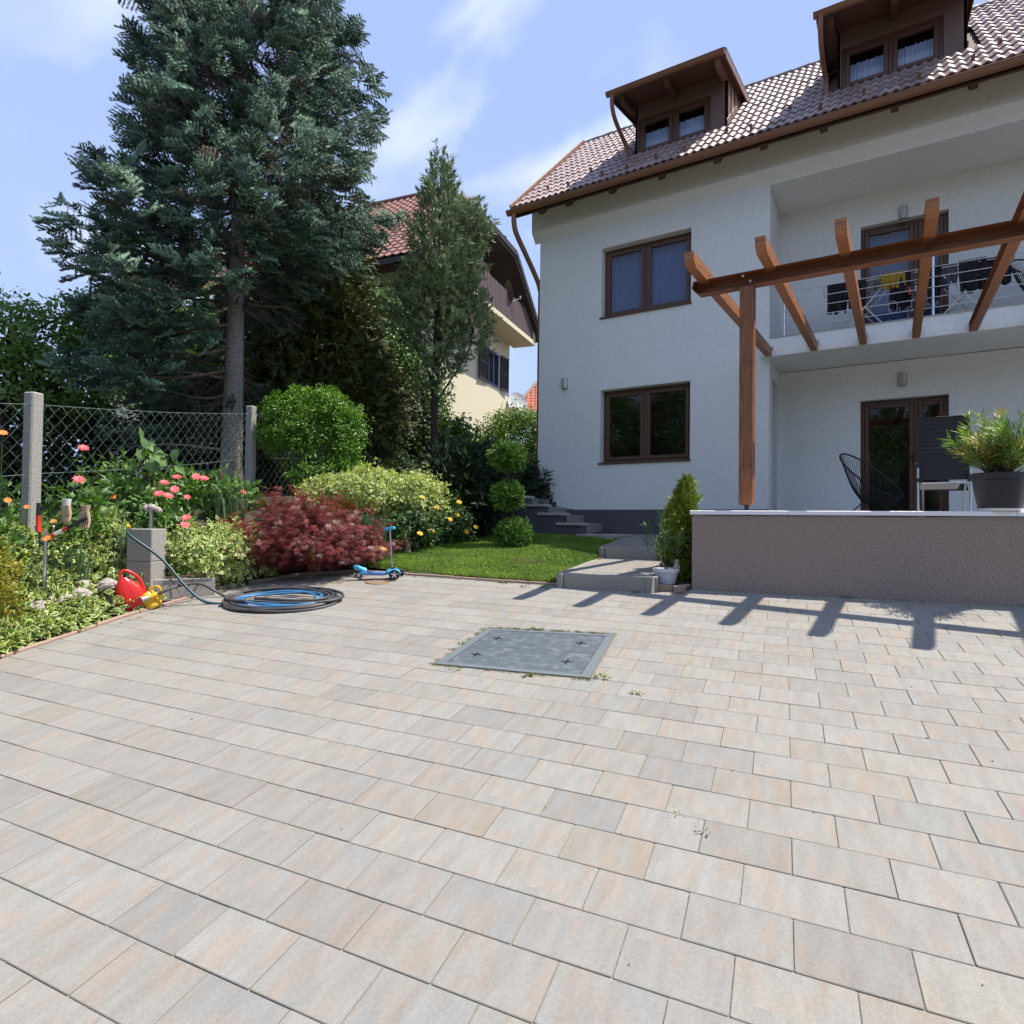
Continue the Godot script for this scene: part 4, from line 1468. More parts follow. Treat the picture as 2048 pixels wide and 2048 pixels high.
	for i in 4:
		var p := rv() * 0.07
		var d := Vector3(rr(-1, 1), rr(-0.9, 0.0), rr(-1, 1)).normalized()
		var s := d.cross(Vector3.UP + rv() * 0.3).normalized()
		var k := rr(0.75, 1.2)
		mp.col = Color(k, k, k)
		for j in 7:
			var a := (j - 3) * 0.36
			var e := (d * cos(a) + s * sin(a)).normalized()
			var l := 0.105 * (1.0 - absf(j - 3) * 0.13) * rr(0.85, 1.1)
			var ww := e.cross(s.cross(d)).normalized() * 0.0036
			var mid := p + e * l * 0.5 + Vector3(0, 0.004, 0)
			mp.tri(p, mid + ww, mid - ww)
			mp.tri(mid - ww, mid + ww, p + e * l)
	L.lace = mp.mesh()
	# oleander shoot along +y
	var ol := MB.new()
	for i in 16:
		var y := rr(0.02, 0.2)
		var a := rr(0, TAU)
		var d := Vector3(cos(a), rr(0.35, 1.3), sin(a)).normalized()
		var k := rr(0.8, 1.15)
		ol.col = Color(k, k, k)
		ol.leaf(Vector3(0, y, 0), d, Vector3(-cos(a), 1, -sin(a)), rr(0.09, 0.15), rr(0.014, 0.021), 0.12, rr(0, 0.12))
	L.oleander = ol.mesh()
	# grass tuft
	var gr := MB.new()
	for i in 14:
		var p := Vector3(rr(-0.035, 0.035), 0, rr(-0.035, 0.035))
		var d := Vector3(rr(-0.6, 0.6), 1, rr(-0.6, 0.6)).normalized()
		var s := d.cross(rv()).normalized() * 0.0028
		var k := rr(0.75, 1.25)
		gr.col = Color(k, k, k * 0.9)
		var mid := p + d * 0.022
		var tip := mid + (d + Vector3(rr(-0.6, 0.6), -0.3, rr(-0.6, 0.6))).normalized() * rr(0.012, 0.03)
		gr.quad(p - s, p + s, mid + s, mid - s)
		gr.tri(mid - s, mid + s, tip)
	L.grass = gr.mesh()
	# long strap leaves
	var bl := MB.new()
	for i in 12:
		var a := rr(0, TAU)
		var k := rr(0.8, 1.2)
		bl.col = Color(k, k, k)
		var p := Vector3(cos(a), 0, sin(a)) * 0.02
		var s := Vector3(-sin(a), 0, cos(a)) * 0.006
		var l := rr(0.22, 0.5)
		var q := p + Vector3(cos(a) * 0.12, 0.8, sin(a) * 0.12) * l
		var r := q + Vector3(cos(a) * 0.5, rr(-0.1, 0.3), sin(a) * 0.5) * l * 0.6
		bl.quad(p - s, p + s, q + s, q - s)
		bl.tri(q - s, q + s, r)
	L.strap = bl.mesh()

# points through an ellipsoid, thicker towards the surface, broken up by noise; front (if any) keeps only that side
func crown(at: Vector3, rad: Vector3, m: int, a: Color, b: Color, o := {}) -> Array:
	var f := FastNoiseLite.new()
	f.seed = rng.randi() % 10000
	f.frequency = o.get("freq", 1.3) / maxf(rad.x, 0.25)
	var xf := []
	var cols := []
	var tries := 0
	var gap: float = o.get("gap", -0.12)
	var inner: float = o.get("inner", 0.45)
	var rise: float = o.get("rise", 0.5)
	var sz: Array = o.get("size", [0.8, 1.3])
	while xf.size() < m and tries < m * 12:
		tries += 1
		var u := rv().normalized()
		var r := pow(rr(pow(inner, 3), 1.0), 1.0 / 3.0)
		var lump: float = 1.0 + o.get("lump", 0.3) * f.get_noise_3dv(u * rad * 2.0)
		var p := u * r * lump * rad
		if o.has("shape"):
			p = o.shape.call(u * r * lump) * rad
		if f.get_noise_3dv(p * 1.6) < gap * (1.6 - r): continue
		var w := at + p
		if o.has("floor") and w.y < ground_y(w.x, w.z) + 0.02: continue
		var d := (u + Vector3(0, rise, 0) + rv() * 0.6).normalized()
		xf.append(facing(d, rr(0, TAU), rr(sz[0], sz[1]), w))
		var t := clampf(rng.randf() * 0.7 + 0.3 * f.get_noise_3dv(p * 3.0), 0, 1)
		cols.append(a.lerp(b, t))
	return [xf, cols]

func local(l: Array, o: Node3D) -> Array:
	var inv := o.transform.affine_inverse()
	for i in l[0].size(): l[0][i] = inv * l[0][i]
	return l

# a tree or shrub: trunk with limbs, crown of leaf tufts
func bush(called: String, label: String, category: String, at: Vector3, blobs: Array, mesh_: String, m: Material, a: Color, b: Color, o := {}, group := "") -> Node3D:
	var t := thing(called, label, category, at, 0.0, group)
	var xf := []
	var cols := []
	for q in blobs:        # centre offset, radii, count
		var l := crown(at + q[0], q[1], q[2], a, b, o)
		xf.append_array(l[0])
		cols.append_array(l[1])
	var st := MB.new()
	var th: float = o.get("trunk", 0.02)
	for q in blobs:
		var c: Vector3 = q[0]
		var r: Vector3 = q[1]
		if o.get("single", false) and q != blobs[0]:
			var c0: Vector3 = blobs[0][0]
			st.tube(curve([c0 * clampf(c.y / c0.y * 0.6, 0.3, 0.95), c * 0.9 + Vector3(0, -0.1, 0), c], 4), PackedFloat32Array([th * 0.28, th * 0.26, th * 0.24, th * 0.22, th * 0.2, th * 0.17, th * 0.14, th * 0.1, th * 0.06]), 6)
		elif o.get("single", false):
			st.tube(curve([Vector3.ZERO, c * 0.5 + Vector3(rr(-0.1, 0.1), 0, rr(-0.1, 0.1)), c + Vector3(0, r.y * 0.6, 0)], 4), PackedFloat32Array([th, th * 0.95, th * 0.9, th * 0.85, th * 0.8, th * 0.65, th * 0.5, th * 0.3, th * 0.15]), 8)
		var stems: int = o.get("stems", 5)
		for i in stems:
			var e := rv() * r * 0.8
			var s := Vector3(c.x * 0.3, 0, c.z * 0.3) if not o.get("single", false) else c * rr(0.5 if q == blobs[0] else 0.9, 1.0)
			st.tube(curve([s, s.lerp(c + e, 0.5) + Vector3(rr(-0.05, 0.05), 0.05, rr(-0.05, 0.05)), c + e], 3), PackedFloat32Array([(th if q == blobs[0] else th * 0.35) * 0.6, (th if q == blobs[0] else th * 0.35) * 0.5, (th if q == blobs[0] else th * 0.35) * 0.4, (th if q == blobs[0] else th * 0.35) * 0.3, (th if q == blobs[0] else th * 0.35) * 0.2, (th if q == blobs[0] else th * 0.35) * 0.12, (th if q == blobs[0] else th * 0.35) * 0.1]), 5)
	for i in int(o.get("stray", 0)):          # loose shoots standing out of the outline
		var q: Array = blobs[rng.randi() % blobs.size()]
		var u := (rv() + Vector3(0, 0.35, 0)).normalized()
		var far := rr(1.15, 1.5)
		st.tube(PackedVector3Array([q[0] + u * q[1] * 0.5, q[0] + u * q[1] * far]), PackedFloat32Array([th * 0.2, th * 0.08]), 4, false)
		for k in 4:
			xf.append(facing(u + Vector3(0, 0.5, 0) + rv() * 0.4, rr(0, TAU), rr(0.45, 0.8), at + q[0] + u * q[1] * lerpf(0.85, far, k / 3.0)))
			cols.append(a.lerp(b, rr(0.4, 1.0)))
	part("trunk" if o.get("single", false) else "stem", st, o.get("bark", M.bark_dark), t)
	var l := local([xf, cols], t)
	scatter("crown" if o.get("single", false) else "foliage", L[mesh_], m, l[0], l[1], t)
	return t

# ------------------------------------------------------------------ trees
func spruce() -> void:
	var y0 := 1.75
	var at := Vector3(-9.68, y0, -6.50)
	var t := thing("blue_spruce", "tall blue spruce with bare grey lower trunk behind the wire fence", "tree", at)
	var tr := MB.new()
	var H := 12.6
	var pts := PackedVector3Array()
	var rads := PackedFloat32Array()
	for i in 30:
		var f := i / 29.0
		pts.append(Vector3(sin(f * 5.0) * 0.03 - 0.07 * f, f * H, cos(f * 4.0) * 0.03))
		rads.append(lerpf(0.20, 0.012, pow(f, 0.85)) + (0.08 * pow(1.0 - f * 14.0, 2) if f < 0.07 else 0.0) + rr(-0.004, 0.004))
	tr.tube(pts, rads, 18, true, 1.0)
	part("trunk", tr, M.bark, t)
	var wood := MB.new()
	var xf := []
	var cols := []
	var dead := []
	var dcol := []
	var y := 1.7
	var left := Vector3(-0.8538, 0, 0.5206)         # the lower crown is fuller on this side
	while y < H - 0.3:
		var f := y / H
		var reach := 2.5 if f < 0.45 else lerpf(2.5, 2.05, (f - 0.45) / 0.25) if f < 0.70 else lerpf(2.05, 0.2, (f - 0.70) / 0.30)
		var m := 6 if f < 0.85 else 5
		var a0 := rr(0, TAU)
		for i in m:
			var a := a0 + TAU * i / m + rr(-0.35, 0.35)
			var dir := Vector3(cos(a), 0, sin(a))
			var onleft := dir.dot(left)
			var low := lerpf(4.6, 2.0, clampf(onleft * 0.9 + 0.4, 0, 1))
			var bare := y < low
			if y < low - 1.3 and rng.randf() < 0.6: continue
			if onleft < -0.2 and y < 3.4: continue
			var len := reach * rr(0.74, 1.02)
			if f < 0.4 and onleft < 0.0: len *= 0.85
			if f > 0.44: len *= 1.0 - (0.26 if onleft > 0.0 else 0.14) * onleft
			if bare: len *= rr(0.35, 0.75)
			var s := Vector3(0, y, 0)
			var droop := lerpf(0.30, 0.02, f) + rr(-0.05, 0.08)
			var b: Array = []
			for k in 5:
				var u := k / 4.0
				b.append(s + dir * len * u + Vector3(0, -droop * len * sin(u * PI * 0.62) + 0.13 * len * u * u, 0) + Vector3(rr(-1, 1), rr(-1, 1), rr(-1, 1)) * 0.05 * u)
			var path := curve(b, 3)
			var rad := PackedFloat32Array()
			for k in path.size(): rad.append(lerpf(0.035 if f < 0.6 else 0.022, 0.004, float(k) / (path.size() - 1)))
			wood.tube(path, rad, 5, false)
			var across := dir.cross(Vector3.UP).normalized()
			var n := int(len * (12.5 if not bare else 4.0))
			for k in n:
				var u := lerpf(0.38 if not bare else 0.15, 1.0, (k + rng.randf()) / n)
				var p := path[clampi(int(u * (path.size() - 1)), 0, path.size() - 1)]
				p = path[clampi(int(u * (path.size() - 1)), 0, path.size() - 2)].lerp(path[clampi(int(u * (path.size() - 1)) + 1, 0, path.size() - 1)], fposmod(u * (path.size() - 1), 1.0))
				var spread := 0.62 * sin(PI * clampf(u * 0.72 + 0.12, 0, 1)) * (1.15 - u * 0.55)
				var side := -1.0 if rng.randf() < 0.5 else 1.0
				var off := rr(0.05, 1.0)
				var sd := (across * side * rr(0.3, 1.0) + dir * rr(0.4, 1.0)).normalized()
				var q := p + across * side * spread * off + Vector3(0, -0.16 * off * off - rr(0, 0.10), 0)
				if off > 0.4: wood.tube(PackedVector3Array([p, q]), PackedFloat32Array([0.006, 0.003]), 3, false)
				if bare:
					if rng.randf() < 0.35:
						dead.append(facing(sd + Vector3(0, -0.5, 0), rr(0, TAU), rr(1.0, 1.9), q))
						dcol.append(Color.WHITE)
					else:
						xf.append(facing(sd + Vector3(0, -0.3, 0), rr(-0.4, 0.4), rr(0.8, 1.2), q))
						cols.append(Color(0.045, 0.075, 0.07))
					continue
				for h in 2:
					var e := facing(sd + Vector3(0, rr(-0.55, 0.35), 0) + rv() * 0.2, PI / 2 + rr(-0.5, 0.5), rr(0.95, 1.45), q + rv() * 0.07 + Vector3(0, 0.03 - 0.14 * h, 0))
					xf.append(e)
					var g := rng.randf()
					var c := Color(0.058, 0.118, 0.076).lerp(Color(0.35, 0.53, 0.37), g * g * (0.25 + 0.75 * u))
					if rng.randf() < 0.06: c = Color(0.12, 0.115, 0.07)
					cols.append(c)
			for k in int(len * 2.2):      # dry inner twigs
				var u := rr(0.1, 0.55)
				dead.append(facing(across * (1 if rng.randf() < 0.5 else -1) + dir * 0.5 + Vector3(0, -0.7, 0), rr(0, TAU), rr(0.8, 1.6), path[int(u * (path.size() - 1))]))
				dcol.append(Color.WHITE)
		y += 0.40 if f < 0.8 else 0.28
	part("branches", wood, M.twig, t)
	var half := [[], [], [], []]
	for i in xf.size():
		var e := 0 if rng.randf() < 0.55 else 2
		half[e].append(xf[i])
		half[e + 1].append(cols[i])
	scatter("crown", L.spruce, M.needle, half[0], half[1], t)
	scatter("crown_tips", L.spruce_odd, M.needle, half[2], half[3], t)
	scatter("dry_twigs", L.twigs, M.twig, dead, dcol, t)
	for q in [[1.05, 2.6, 2.2], [0.62, 2.75, 2.9], [2.3, 2.45, 1.7]]:       # broken limb stubs
		var s := MB.new()
		var d := Vector3(cos(q[1]), 0.06, sin(q[1]))
		s.tube(curve([Vector3(0, q[0], 0), d * q[2] * 0.5 + Vector3(0, q[0] + 0.05, 0), d * q[2] + Vector3(0, q[0] - 0.12, 0)], 4), PackedFloat32Array([0.03, 0.028, 0.026, 0.022, 0.018, 0.014, 0.01, 0.006, 0.004]), 6)
		part("dead_limb", s, M.bark, t)

func trees() -> void:
	spruce()
	var g1 := Color(0.10, 0.20, 0.04)
	var g2 := Color(0.27, 0.44, 0.11)
	# cherry at the left edge, with a gap under the crown
	bush("cherry_tree", "leafy cherry tree with long drooping leaves at the far left", "tree", on(-13.4, -4.5), [[Vector3(0.2, 3.0, 0.0), Vector3(1.05, 0.9, 1.2), 430], [Vector3(-0.8, 3.75, 0.9), Vector3(1.0, 1.2, 1.1), 380], [Vector3(0.6, 2.2, -0.6), Vector3(0.8, 0.7, 1.0), 240], [Vector3(0.95, 3.4, -0.9), Vector3(0.45, 0.75, 0.5), 110]], "cherry", M.leaf, g1, g2, {"single": true, "trunk": 0.11, "gap": 0.06, "stray": 26, "rise": 0.1, "inner": 0.2, "size": [0.8, 1.3], "stems": 9})
	bush("cherry_tree", "second leafy fruit tree half hidden behind the blue spruce branches", "tree", on(-15.6, -8.2), [[Vector3(0, 3.5, 0), Vector3(1.9, 1.7, 1.9), 1100], [Vector3(1.3, 3.9, -1.3), Vector3(1.4, 1.4, 1.4), 600]], "cherry", M.leaf, g1, g2, {"single": true, "trunk": 0.12, "gap": -0.1, "rise": 0.2, "inner": 0.35, "stems": 8})
	# weeping brownish cypress mass right of the spruce trunk
	bush("cypress", "broad feathery brownish green cypress right of the spruce trunk", "tree", on(-10.9, -9.2), [[Vector3(0.15, 2.6, -0.1), Vector3(1.15, 2.5, 1.2), 3200], [Vector3(-0.2, 4.9, -0.2), Vector3(0.85, 1.5, 0.9), 1200], [Vector3(0.75, 1.7, -0.6), Vector3(0.9, 1.6, 0.9), 1400]], "thuja", M.needle, Color(0.06, 0.09, 0.022), Color(0.21, 0.24, 0.07), {"single": true, "trunk": 0.12, "rise": -0.3, "inner": 0.5, "size": [1.3, 2.2], "gap": -0.2, "stems": 6})
	# dark broadleaf tree behind it
	bush("broadleaf_tree", "dense dark green broadleaf tree before the red neighbouring roof", "tree", on(-12.2, -12.2), [[Vector3(0.2, 3.6, 0.2), Vector3(1.4, 1.7, 1.5), 1500], [Vector3(-0.5, 4.6, -0.4), Vector3(1.1, 1.0, 1.1), 700], [Vector3(1.1, 2.2, -0.6), Vector3(1.0, 1.6, 1.2), 900], [Vector3(-1.6, 4.0, 1.4), Vector3(1.3, 1.2, 1.3), 700]], "broad", M.leaf, Color(0.045, 0.105, 0.018), Color(0.16, 0.30, 0.045), {"single": true, "trunk": 0.13, "gap": -0.2, "inner": 0.5, "size": [1.1, 1.8], "stems": 8})
	# tall slim juniper with a bare foot
	var jp := on(-7.92, -9.92)
	var shape := func(u: Vector3) -> Vector3:
		var h := (u.y + 1.0) / 2.0
		var w := 1.0
		if h < 0.45: w = lerpf(0.5, 1.0, h / 0.45)
		elif h > 0.62: w = lerpf(1.0, 0.16, (h - 0.62) / 0.38)
		return Vector3(u.x * w / maxf(0.35, sqrt(1.0 - u.y * u.y)), u.y, u.z * w / maxf(0.35, sqrt(1.0 - u.y * u.y)))
	bush("juniper_tree", "tall slender grey-green juniper with a dark bare foot", "tree", jp, [[Vector3(0.02, 4.95, 0), Vector3(0.64, 2.6, 0.64), 1050], [Vector3(0.62, 5.9, -0.4), Vector3(0.3, 0.55, 0.3), 110], [Vector3(0.6, 3.9, -0.4), Vector3(0.34, 0.7, 0.34), 140], [Vector3(-0.5, 4.3, 0.4), Vector3(0.34, 0.7, 0.34), 140], [Vector3(0.45, 4.9, -0.3), Vector3(0.36, 0.5, 0.36), 130]], "thuja", M.needle, Color(0.13, 0.20, 0.085), Color(0.38, 0.48, 0.25), {"single": true, "trunk": 0.085, "shape": shape, "rise": 1.1, "inner": 0.2, "size": [0.8, 1.35], "gap": -0.02, "freq": 2.2, "stems": 14})
	# dark hedge behind the wire fence
	for q in [[-13.8, -5.6, 2.1], [-12.6, -7.6, 2.4], [-12.0, -9.6, 2.5], [-11.6, -11.2, 2.2], [-10.9, -12.6, 2.0], [-15.5, -3.6, 2.0]]:
		bush("hedge_shrub", ["dark hedge shrub beyond the fence below the spruce", "dark hedge shrub beyond the fence left of the spruce trunk", "dark hedge shrub beyond the fence right of the spruce trunk", "dark hedge shrub beyond the fence behind the round green shrub", "dark hedge shrub beyond the fence left of the juniper foot", "dark hedge shrub beyond the fence at the far left"][[-13.8, -12.6, -12.0, -11.6, -10.9, -15.5].find(q[0])], "shrub", on(q[0], q[1]), [[Vector3(0, q[2] * 0.5, 0), Vector3(1.2, q[2] * 0.62, 1.3), 1100]], "broad", M.leaf, Color(0.022, 0.045, 0.012), Color(0.055, 0.10, 0.022), {"gap": -0.3, "inner": 0.6, "size": [1.2, 1.8]}, "dark hedge shrubs beyond the fence")
	# trees across the street behind the viewer, mirrored in the lower windows
	for i in 7:
		var x := -16.0 + i * 5.2
		var z := 15.0 + 2.0 * sin(i * 2.3)
		var s := 1.0 + 0.15 * sin(i * 1.7)
		bush("street_tree", "leafy tree across the lane behind the viewer, number %s from the left" % ["one", "two", "three", "four", "five", "six", "seven"][i], "tree", Vector3(x, ground_y(x, z), z), [[Vector3(0, 6.0 * s, 0), Vector3(3.2, 4.8 * s, 2.8), 1900]], "broad", M.leaf, Color(0.08, 0.16, 0.03), Color(0.26, 0.42, 0.09), {"single": true, "trunk": 0.2, "inner": 0.5, "size": [2.2, 3.6], "stems": 5}, "trees across the lane")

# ------------------------------------------------------------------ fence
func fence() -> void:
	var P := [Vector3(-6.2, 2.35, 0.8), Vector3(-7.42, 2.88, -2.74), Vector3(-8.63, 3.43, -6.10), Vector3(-9.65, 3.88, -9.46), Vector3(-10.72, 4.42, -12.9), Vector3(-11.72, 4.88, -16.3)]
	var names := ["concrete fence post just out of view at left", "tall pale concrete fence post nearest the viewer", "concrete fence post right beside the spruce trunk", "concrete fence post at the round green shrub", "grey concrete fence post left of the juniper foot", "dark concrete fence post right of the juniper foot"]
	for i in P.size():
		if i == 0: continue
		var p: Vector3 = P[i]
		var base := ground_y(p.x, p.z) - 0.2
		var t := thing("fence_post", names[i], "fence post", Vector3(p.x, base, p.z), deg_to_rad(17), "concrete posts of the wire fence")
		var m := MB.new()
		var h := p.y - base
		m.box(Vector3(0.125, h, 0.125), Transform3D(Basis(), Vector3(0, h / 2, 0)), 0.014)
		part("shaft", m, M.concrete, t)
		for k in 4:
			var e := MB.new()
			e.rod(Vector3(-0.075, h - 0.13 - k * 0.42, 0.05), Vector3(0.075, h - 0.13 - k * 0.42, 0.065), 0.005, 6)
			part("tie_wire", e, M.galv, t)
	var labels := ["wire mesh fence panel left of the nearest post", "wire mesh fence panel between the nearest post and the spruce", "wire mesh fence panel behind the round green shrub", "wire mesh fence panel left of the juniper foot", "wire mesh fence panel beyond the juniper foot"]
	for i in P.size() - 1:
		var a: Vector3 = P[i]
		var b: Vector3 = P[i + 1]
		var t := thing("mesh_panel", labels[i], "wire fence", Vector3.ZERO, 0.0, "chain link panels of the garden fence")
		var top := 0.12
		var hgt := 1.62
		var flat := Vector3(b.x - a.x, 0, b.z - a.z)
		var len := flat.length()
		var cell := 0.075 if i < 3 else 0.09
		var m := int(len / cell)
		var rows := int(hgt / cell)
		var out := Vector3(flat.z, 0, -flat.x).normalized() * 0.004
		var wire := MB.new()
		var pt := func(u: float, v: float) -> Vector3:
			var q := a.lerp(b, u)
			return Vector3(q.x, q.y - top - v * hgt - 0.03 * sin(u * PI), q.z)
		var r := 0.0024 if i < 2 else 0.0028
		for k in m:
			var pts := PackedVector3Array()
			for j in rows + 1:
				pts.append(pt.call((k + (0.0 if (j + k) % 2 == 0 else 1.0)) / m, float(j) / rows) + out * (1 if j % 2 else -1))
			wire.tube(pts, PackedFloat32Array([r]), 3, false)
		part("chain_link", wire, M.wire, t)
		for v in [0.0, 0.44, 0.97]:
			var l := MB.new()
			var pts := PackedVector3Array()
			for k in 9: pts.append(pt.call(k / 8.0, v))
			l.tube(pts, PackedFloat32Array([0.0026]), 4, false)
			part("tension_wire", l, M.wire, t)

# ------------------------------------------------------------------ lawn
func in_lawn(x: float, z: float) -> bool:
	if z > -5.9 or z < -10.02: return false
	if x < kerb_x(z) - 0.15: return false
	var edge := lerpf(-3.10, -3.62, (z + 6.05) / -2.4)
	if z < -8.45: edge = lerpf(-3.64, -3.90, (z + 8.45) / -1.6)
	if x > edge - 0.02: return false
	return z < -5.96 if x < -5.1 else z < -5.915 - 0.12 * (x + 5.12)

func lawn() -> void:
	var f := func(x, z): return ground_y(x, z) + 0.012
	kind(part("lawn", sheet(steps_of(-7.6, -3.0, 0.04), steps_of(-10.1, -5.88, 0.04), f, in_lawn), M.turf, self), "structure")
	var xf := []
	var cols := []
	var fn := FastNoiseLite.new()
	fn.seed = 5
	fn.frequency = 0.8
	for i in 30000:
		var x := rr(-7.6, -3.0)
		var z := rr(-10.02, -6.0)
		if not in_lawn(x, z): continue
		var n := fn.get_noise_2d(x, z)
		xf.append(Transform3D(Basis(Vector3.UP, rr(0, TAU)).scaled(Vector3.ONE * rr(0.75, 1.35)), on(x, z, 0.008)))
		var c := Color(0.12, 0.24, 0.02).lerp(Color(0.27, 0.40, 0.04), clampf(0.5 + n + rr(-0.3, 0.3), 0, 1))
		if rng.randf() < 0.05 or (Vector2(x, z).distance_to(Vector2(-4.15, -7.2)) < 0.25 and rng.randf() < 0.5): c = Color(0.26, 0.22, 0.09)
		cols.append(c)
	var o := scatter("lawn_grass", L.grass, M.grass, xf, cols, self)
	kind(o, "stuff")
	tag(o, "short sunlit lawn grass between the flower bed and the path", "grass")

# ------------------------------------------------------------------ planting
func blossom(parent: Node, at: Vector3, r: float, c: Color, c2: Color, layers := 3, called := "flower") -> void:
	var mb := MB.new()
	for j in layers:
		var m := 9 - j
		for i in m:
			var a := TAU * i / m + j * 0.4
			var d := Vector3(cos(a), 0.25 + 0.75 * j / layers, sin(a)).normalized()
			mb.col = c.lerp(c2, rng.randf() * 0.6 + 0.2 * j)
			mb.leaf(Vector3(0, 0.2 * r, 0), d, Vector3.UP, r * (1.0 - 0.18 * j) * rr(0.9, 1.1), r * 0.62, 0.1, 0.1)
	var o := part(called, mb, M.petal, parent)
	o.position = at
	o.transform = facing(Vector3(0.75, 0.9, 0.45) + rv() * 0.35, rr(0, TAU), 1.0, at)

func planting() -> void:
	var leafy := Color(0.07, 0.16, 0.03)
	var leafy2 := Color(0.18, 0.33, 0.07)
	# round bright shrub between the posts
	var rs := bush("round_shrub", "round bright green shrub between two concrete posts of the fence", "shrub", on(-8.0, -6.7), [[Vector3(-0.25, 1.45, 0.2), Vector3(0.34, 0.26, 0.34), 300], [Vector3(0.2, 1.55, -0.1), Vector3(0.36, 0.24, 0.36), 330], [Vector3(0.5, 1.25, -0.35), Vector3(0.28, 0.36, 0.3), 280], [Vector3(-0.48, 1.15, 0.3), Vector3(0.2, 0.3, 0.24), 150], [Vector3(0.48, 0.75, -0.35), Vector3(0.24, 0.36, 0.28), 190], [Vector3(0.0, 1.1, 0.1), Vector3(0.4, 0.3, 0.4), 190], [Vector3(0.12, 0.55, 0.0), Vector3(0.45, 0.32, 0.4), 90], [Vector3(-0.1, 1.72, 0.1), Vector3(0.14, 0.16, 0.14), 40], [Vector3(0.3, 1.75, -0.2), Vector3(0.12, 0.14, 0.12), 36]], "small", M.leaf, Color(0.085, 0.20, 0.02), Color(0.22, 0.42, 0.04), {"gap": -0.05, "inner": 0.3, "lump": 0.8, "freq": 1.6, "stray": 60, "size": [0.8, 1.4], "trunk": 0.028, "stems": 4, "bark": M.twig})
	rs.get_node("stem")
	# variegated shrubs
	var v1 := Color(1.0, 1.05, 0.95)
	var v2 := Color(1.34, 1.30, 1.2)
	bush("variegated_shrub", "large cream and green variegated shrub right of the red maple", "shrub", on(-7.1, -7.15), [[Vector3(0.15, 0.42, 0.1), Vector3(0.62, 0.40, 0.6), 620], [Vector3(0.62, 0.34, -0.45), Vector3(0.5, 0.42, 0.5), 460], [Vector3(-0.35, 0.3, 0.5), Vector3(0.42, 0.36, 0.45), 320]], "vari", M.leaf, v1, v2, {"floor": true, "gap": -0.25, "inner": 0.5, "stray": 34, "lump": 0.5, "size": [0.7, 1.1]})
	bush("variegated_shrub", "cream and green variegated shrub between the standpipe and red maple", "shrub", on(-7.3, -4.6), [[Vector3(0.2, 0.12, 0.05), Vector3(0.55, 0.36, 0.75), 640], [Vector3(-0.15, 0.12, -0.75), Vector3(0.5, 0.34, 0.55), 380]], "vari", M.leaf, v1, v2, {"floor": true, "gap": -0.25, "inner": 0.5, "stray": 30, "lump": 0.5, "size": [0.7, 1.1]})
	# trailing variegated ground cover down the bank
	var xf := []
	var cols := []
	for i in 3000:
		var z := rr(-3.75, 0.3)
		var d := rr(0.11, 1.3)
		var x := kerb_x(z) - d
		if z < -3.0 and d < 0.6 and rng.randf() < 0.75: continue
		var p := on(x, z, rr(0.02, 0.20) * minf(1.0, d * 2.2 + 0.1))
		xf.append(facing(Vector3(0.5, 1, 0.1) + rv() * 0.7, rr(0, TAU), rr(0.75, 1.35), p))
		var k := rr(0.7, 1.2)
		cols.append(Color(k * 0.95, k, k * 0.92))
	var gc := scatter("ground_cover", L.vari, M.leaf, xf, cols, self)
	kind(gc, "stuff")
	tag(gc, "variegated creeper trailing down the bank at the left edging", "ground cover")
	# golden shrub at the left edge
	bush("golden_shrub", "golden yellow-green clipped shrub at the left edge", "shrub", on(-6.62, -2.0), [[Vector3(0.0, 0.28, 0.05), Vector3(0.30, 0.62, 0.42), 900], [Vector3(0.12, 0.0, 0.55), Vector3(0.36, 0.5, 0.5), 700]], "gold", M.leaf, Color(0.8, 0.85, 0.8), Color(1.3, 1.25, 1.0), {"gap": -0.3, "inner": 0.6, "size": [0.8, 1.3]})
	# mixed perennials along the fence
	var spots := [[-7.25, -2.2, 0.55], [-7.5, -3.15, 0.75], [-7.75, -3.9, 0.85], [-7.45, -4.15, 0.6], [-8.0, -4.6, 0.8], [-7.95, -5.15, 0.75], [-8.2, -5.6, 0.55], [-7.9, -2.6, 0.8], [-8.3, -3.9, 1.1], [-8.7, -4.9, 0.9]]
	var pl := ["low leafy perennial clump in front of the nearest post", "leafy perennial clump right of the nearest post", "tall perennial clump behind the standpipe", "perennial clump at the pink flowers", "leafy perennial clump left of the spruce foot", "bright perennial clump at the spruce foot", "low perennial clump behind the red maple", "perennial clump behind the wire at the nearest post", "tall perennial clump behind the wire mesh", "perennial clump behind the wire left of the spruce"]
	for i in spots.size():
		var q = spots[i]
		bush("perennial_clump", pl[i], "plant", on(q[0], q[1]), [[Vector3(0, q[2] * 0.36, 0), Vector3(0.34, q[2] * 0.48, 0.36), 70]], "herb", M.leaf, leafy, leafy2, {"floor": true, "gap": -0.6, "inner": 0.2, "rise": 0.8, "size": [0.8, 1.4], "trunk": 0.012, "stems": 6, "bark": M.leaf if false else M.twig}, "leafy perennials in the flower bed")
	for q in [[-7.08, -2.92, "tuft of narrow grassy leaves below the garden gloves"], [-7.62, -5.05, "tuft of tall grassy leaves before the spruce trunk"], [-7.35, -3.62, "tuft of strap leaves behind the standpipe"]]:
		var t := thing("strap_leaf_plant", q[2], "plant", on(q[0], q[1]))
		var x2 := []
		var c2 := []
		for i in 14:
			x2.append(Transform3D(Basis(Vector3.UP, rr(0, TAU)).scaled(Vector3.ONE * rr(0.8, 1.3)), Vector3(rr(-0.15, 0.15), -0.02, rr(-0.15, 0.15))))
			c2.append(Color(0.09, 0.16, 0.07).lerp(Color(0.16, 0.25, 0.12), rng.randf()))
		scatter("leaves", L.strap, M.grass, x2, c2, t)
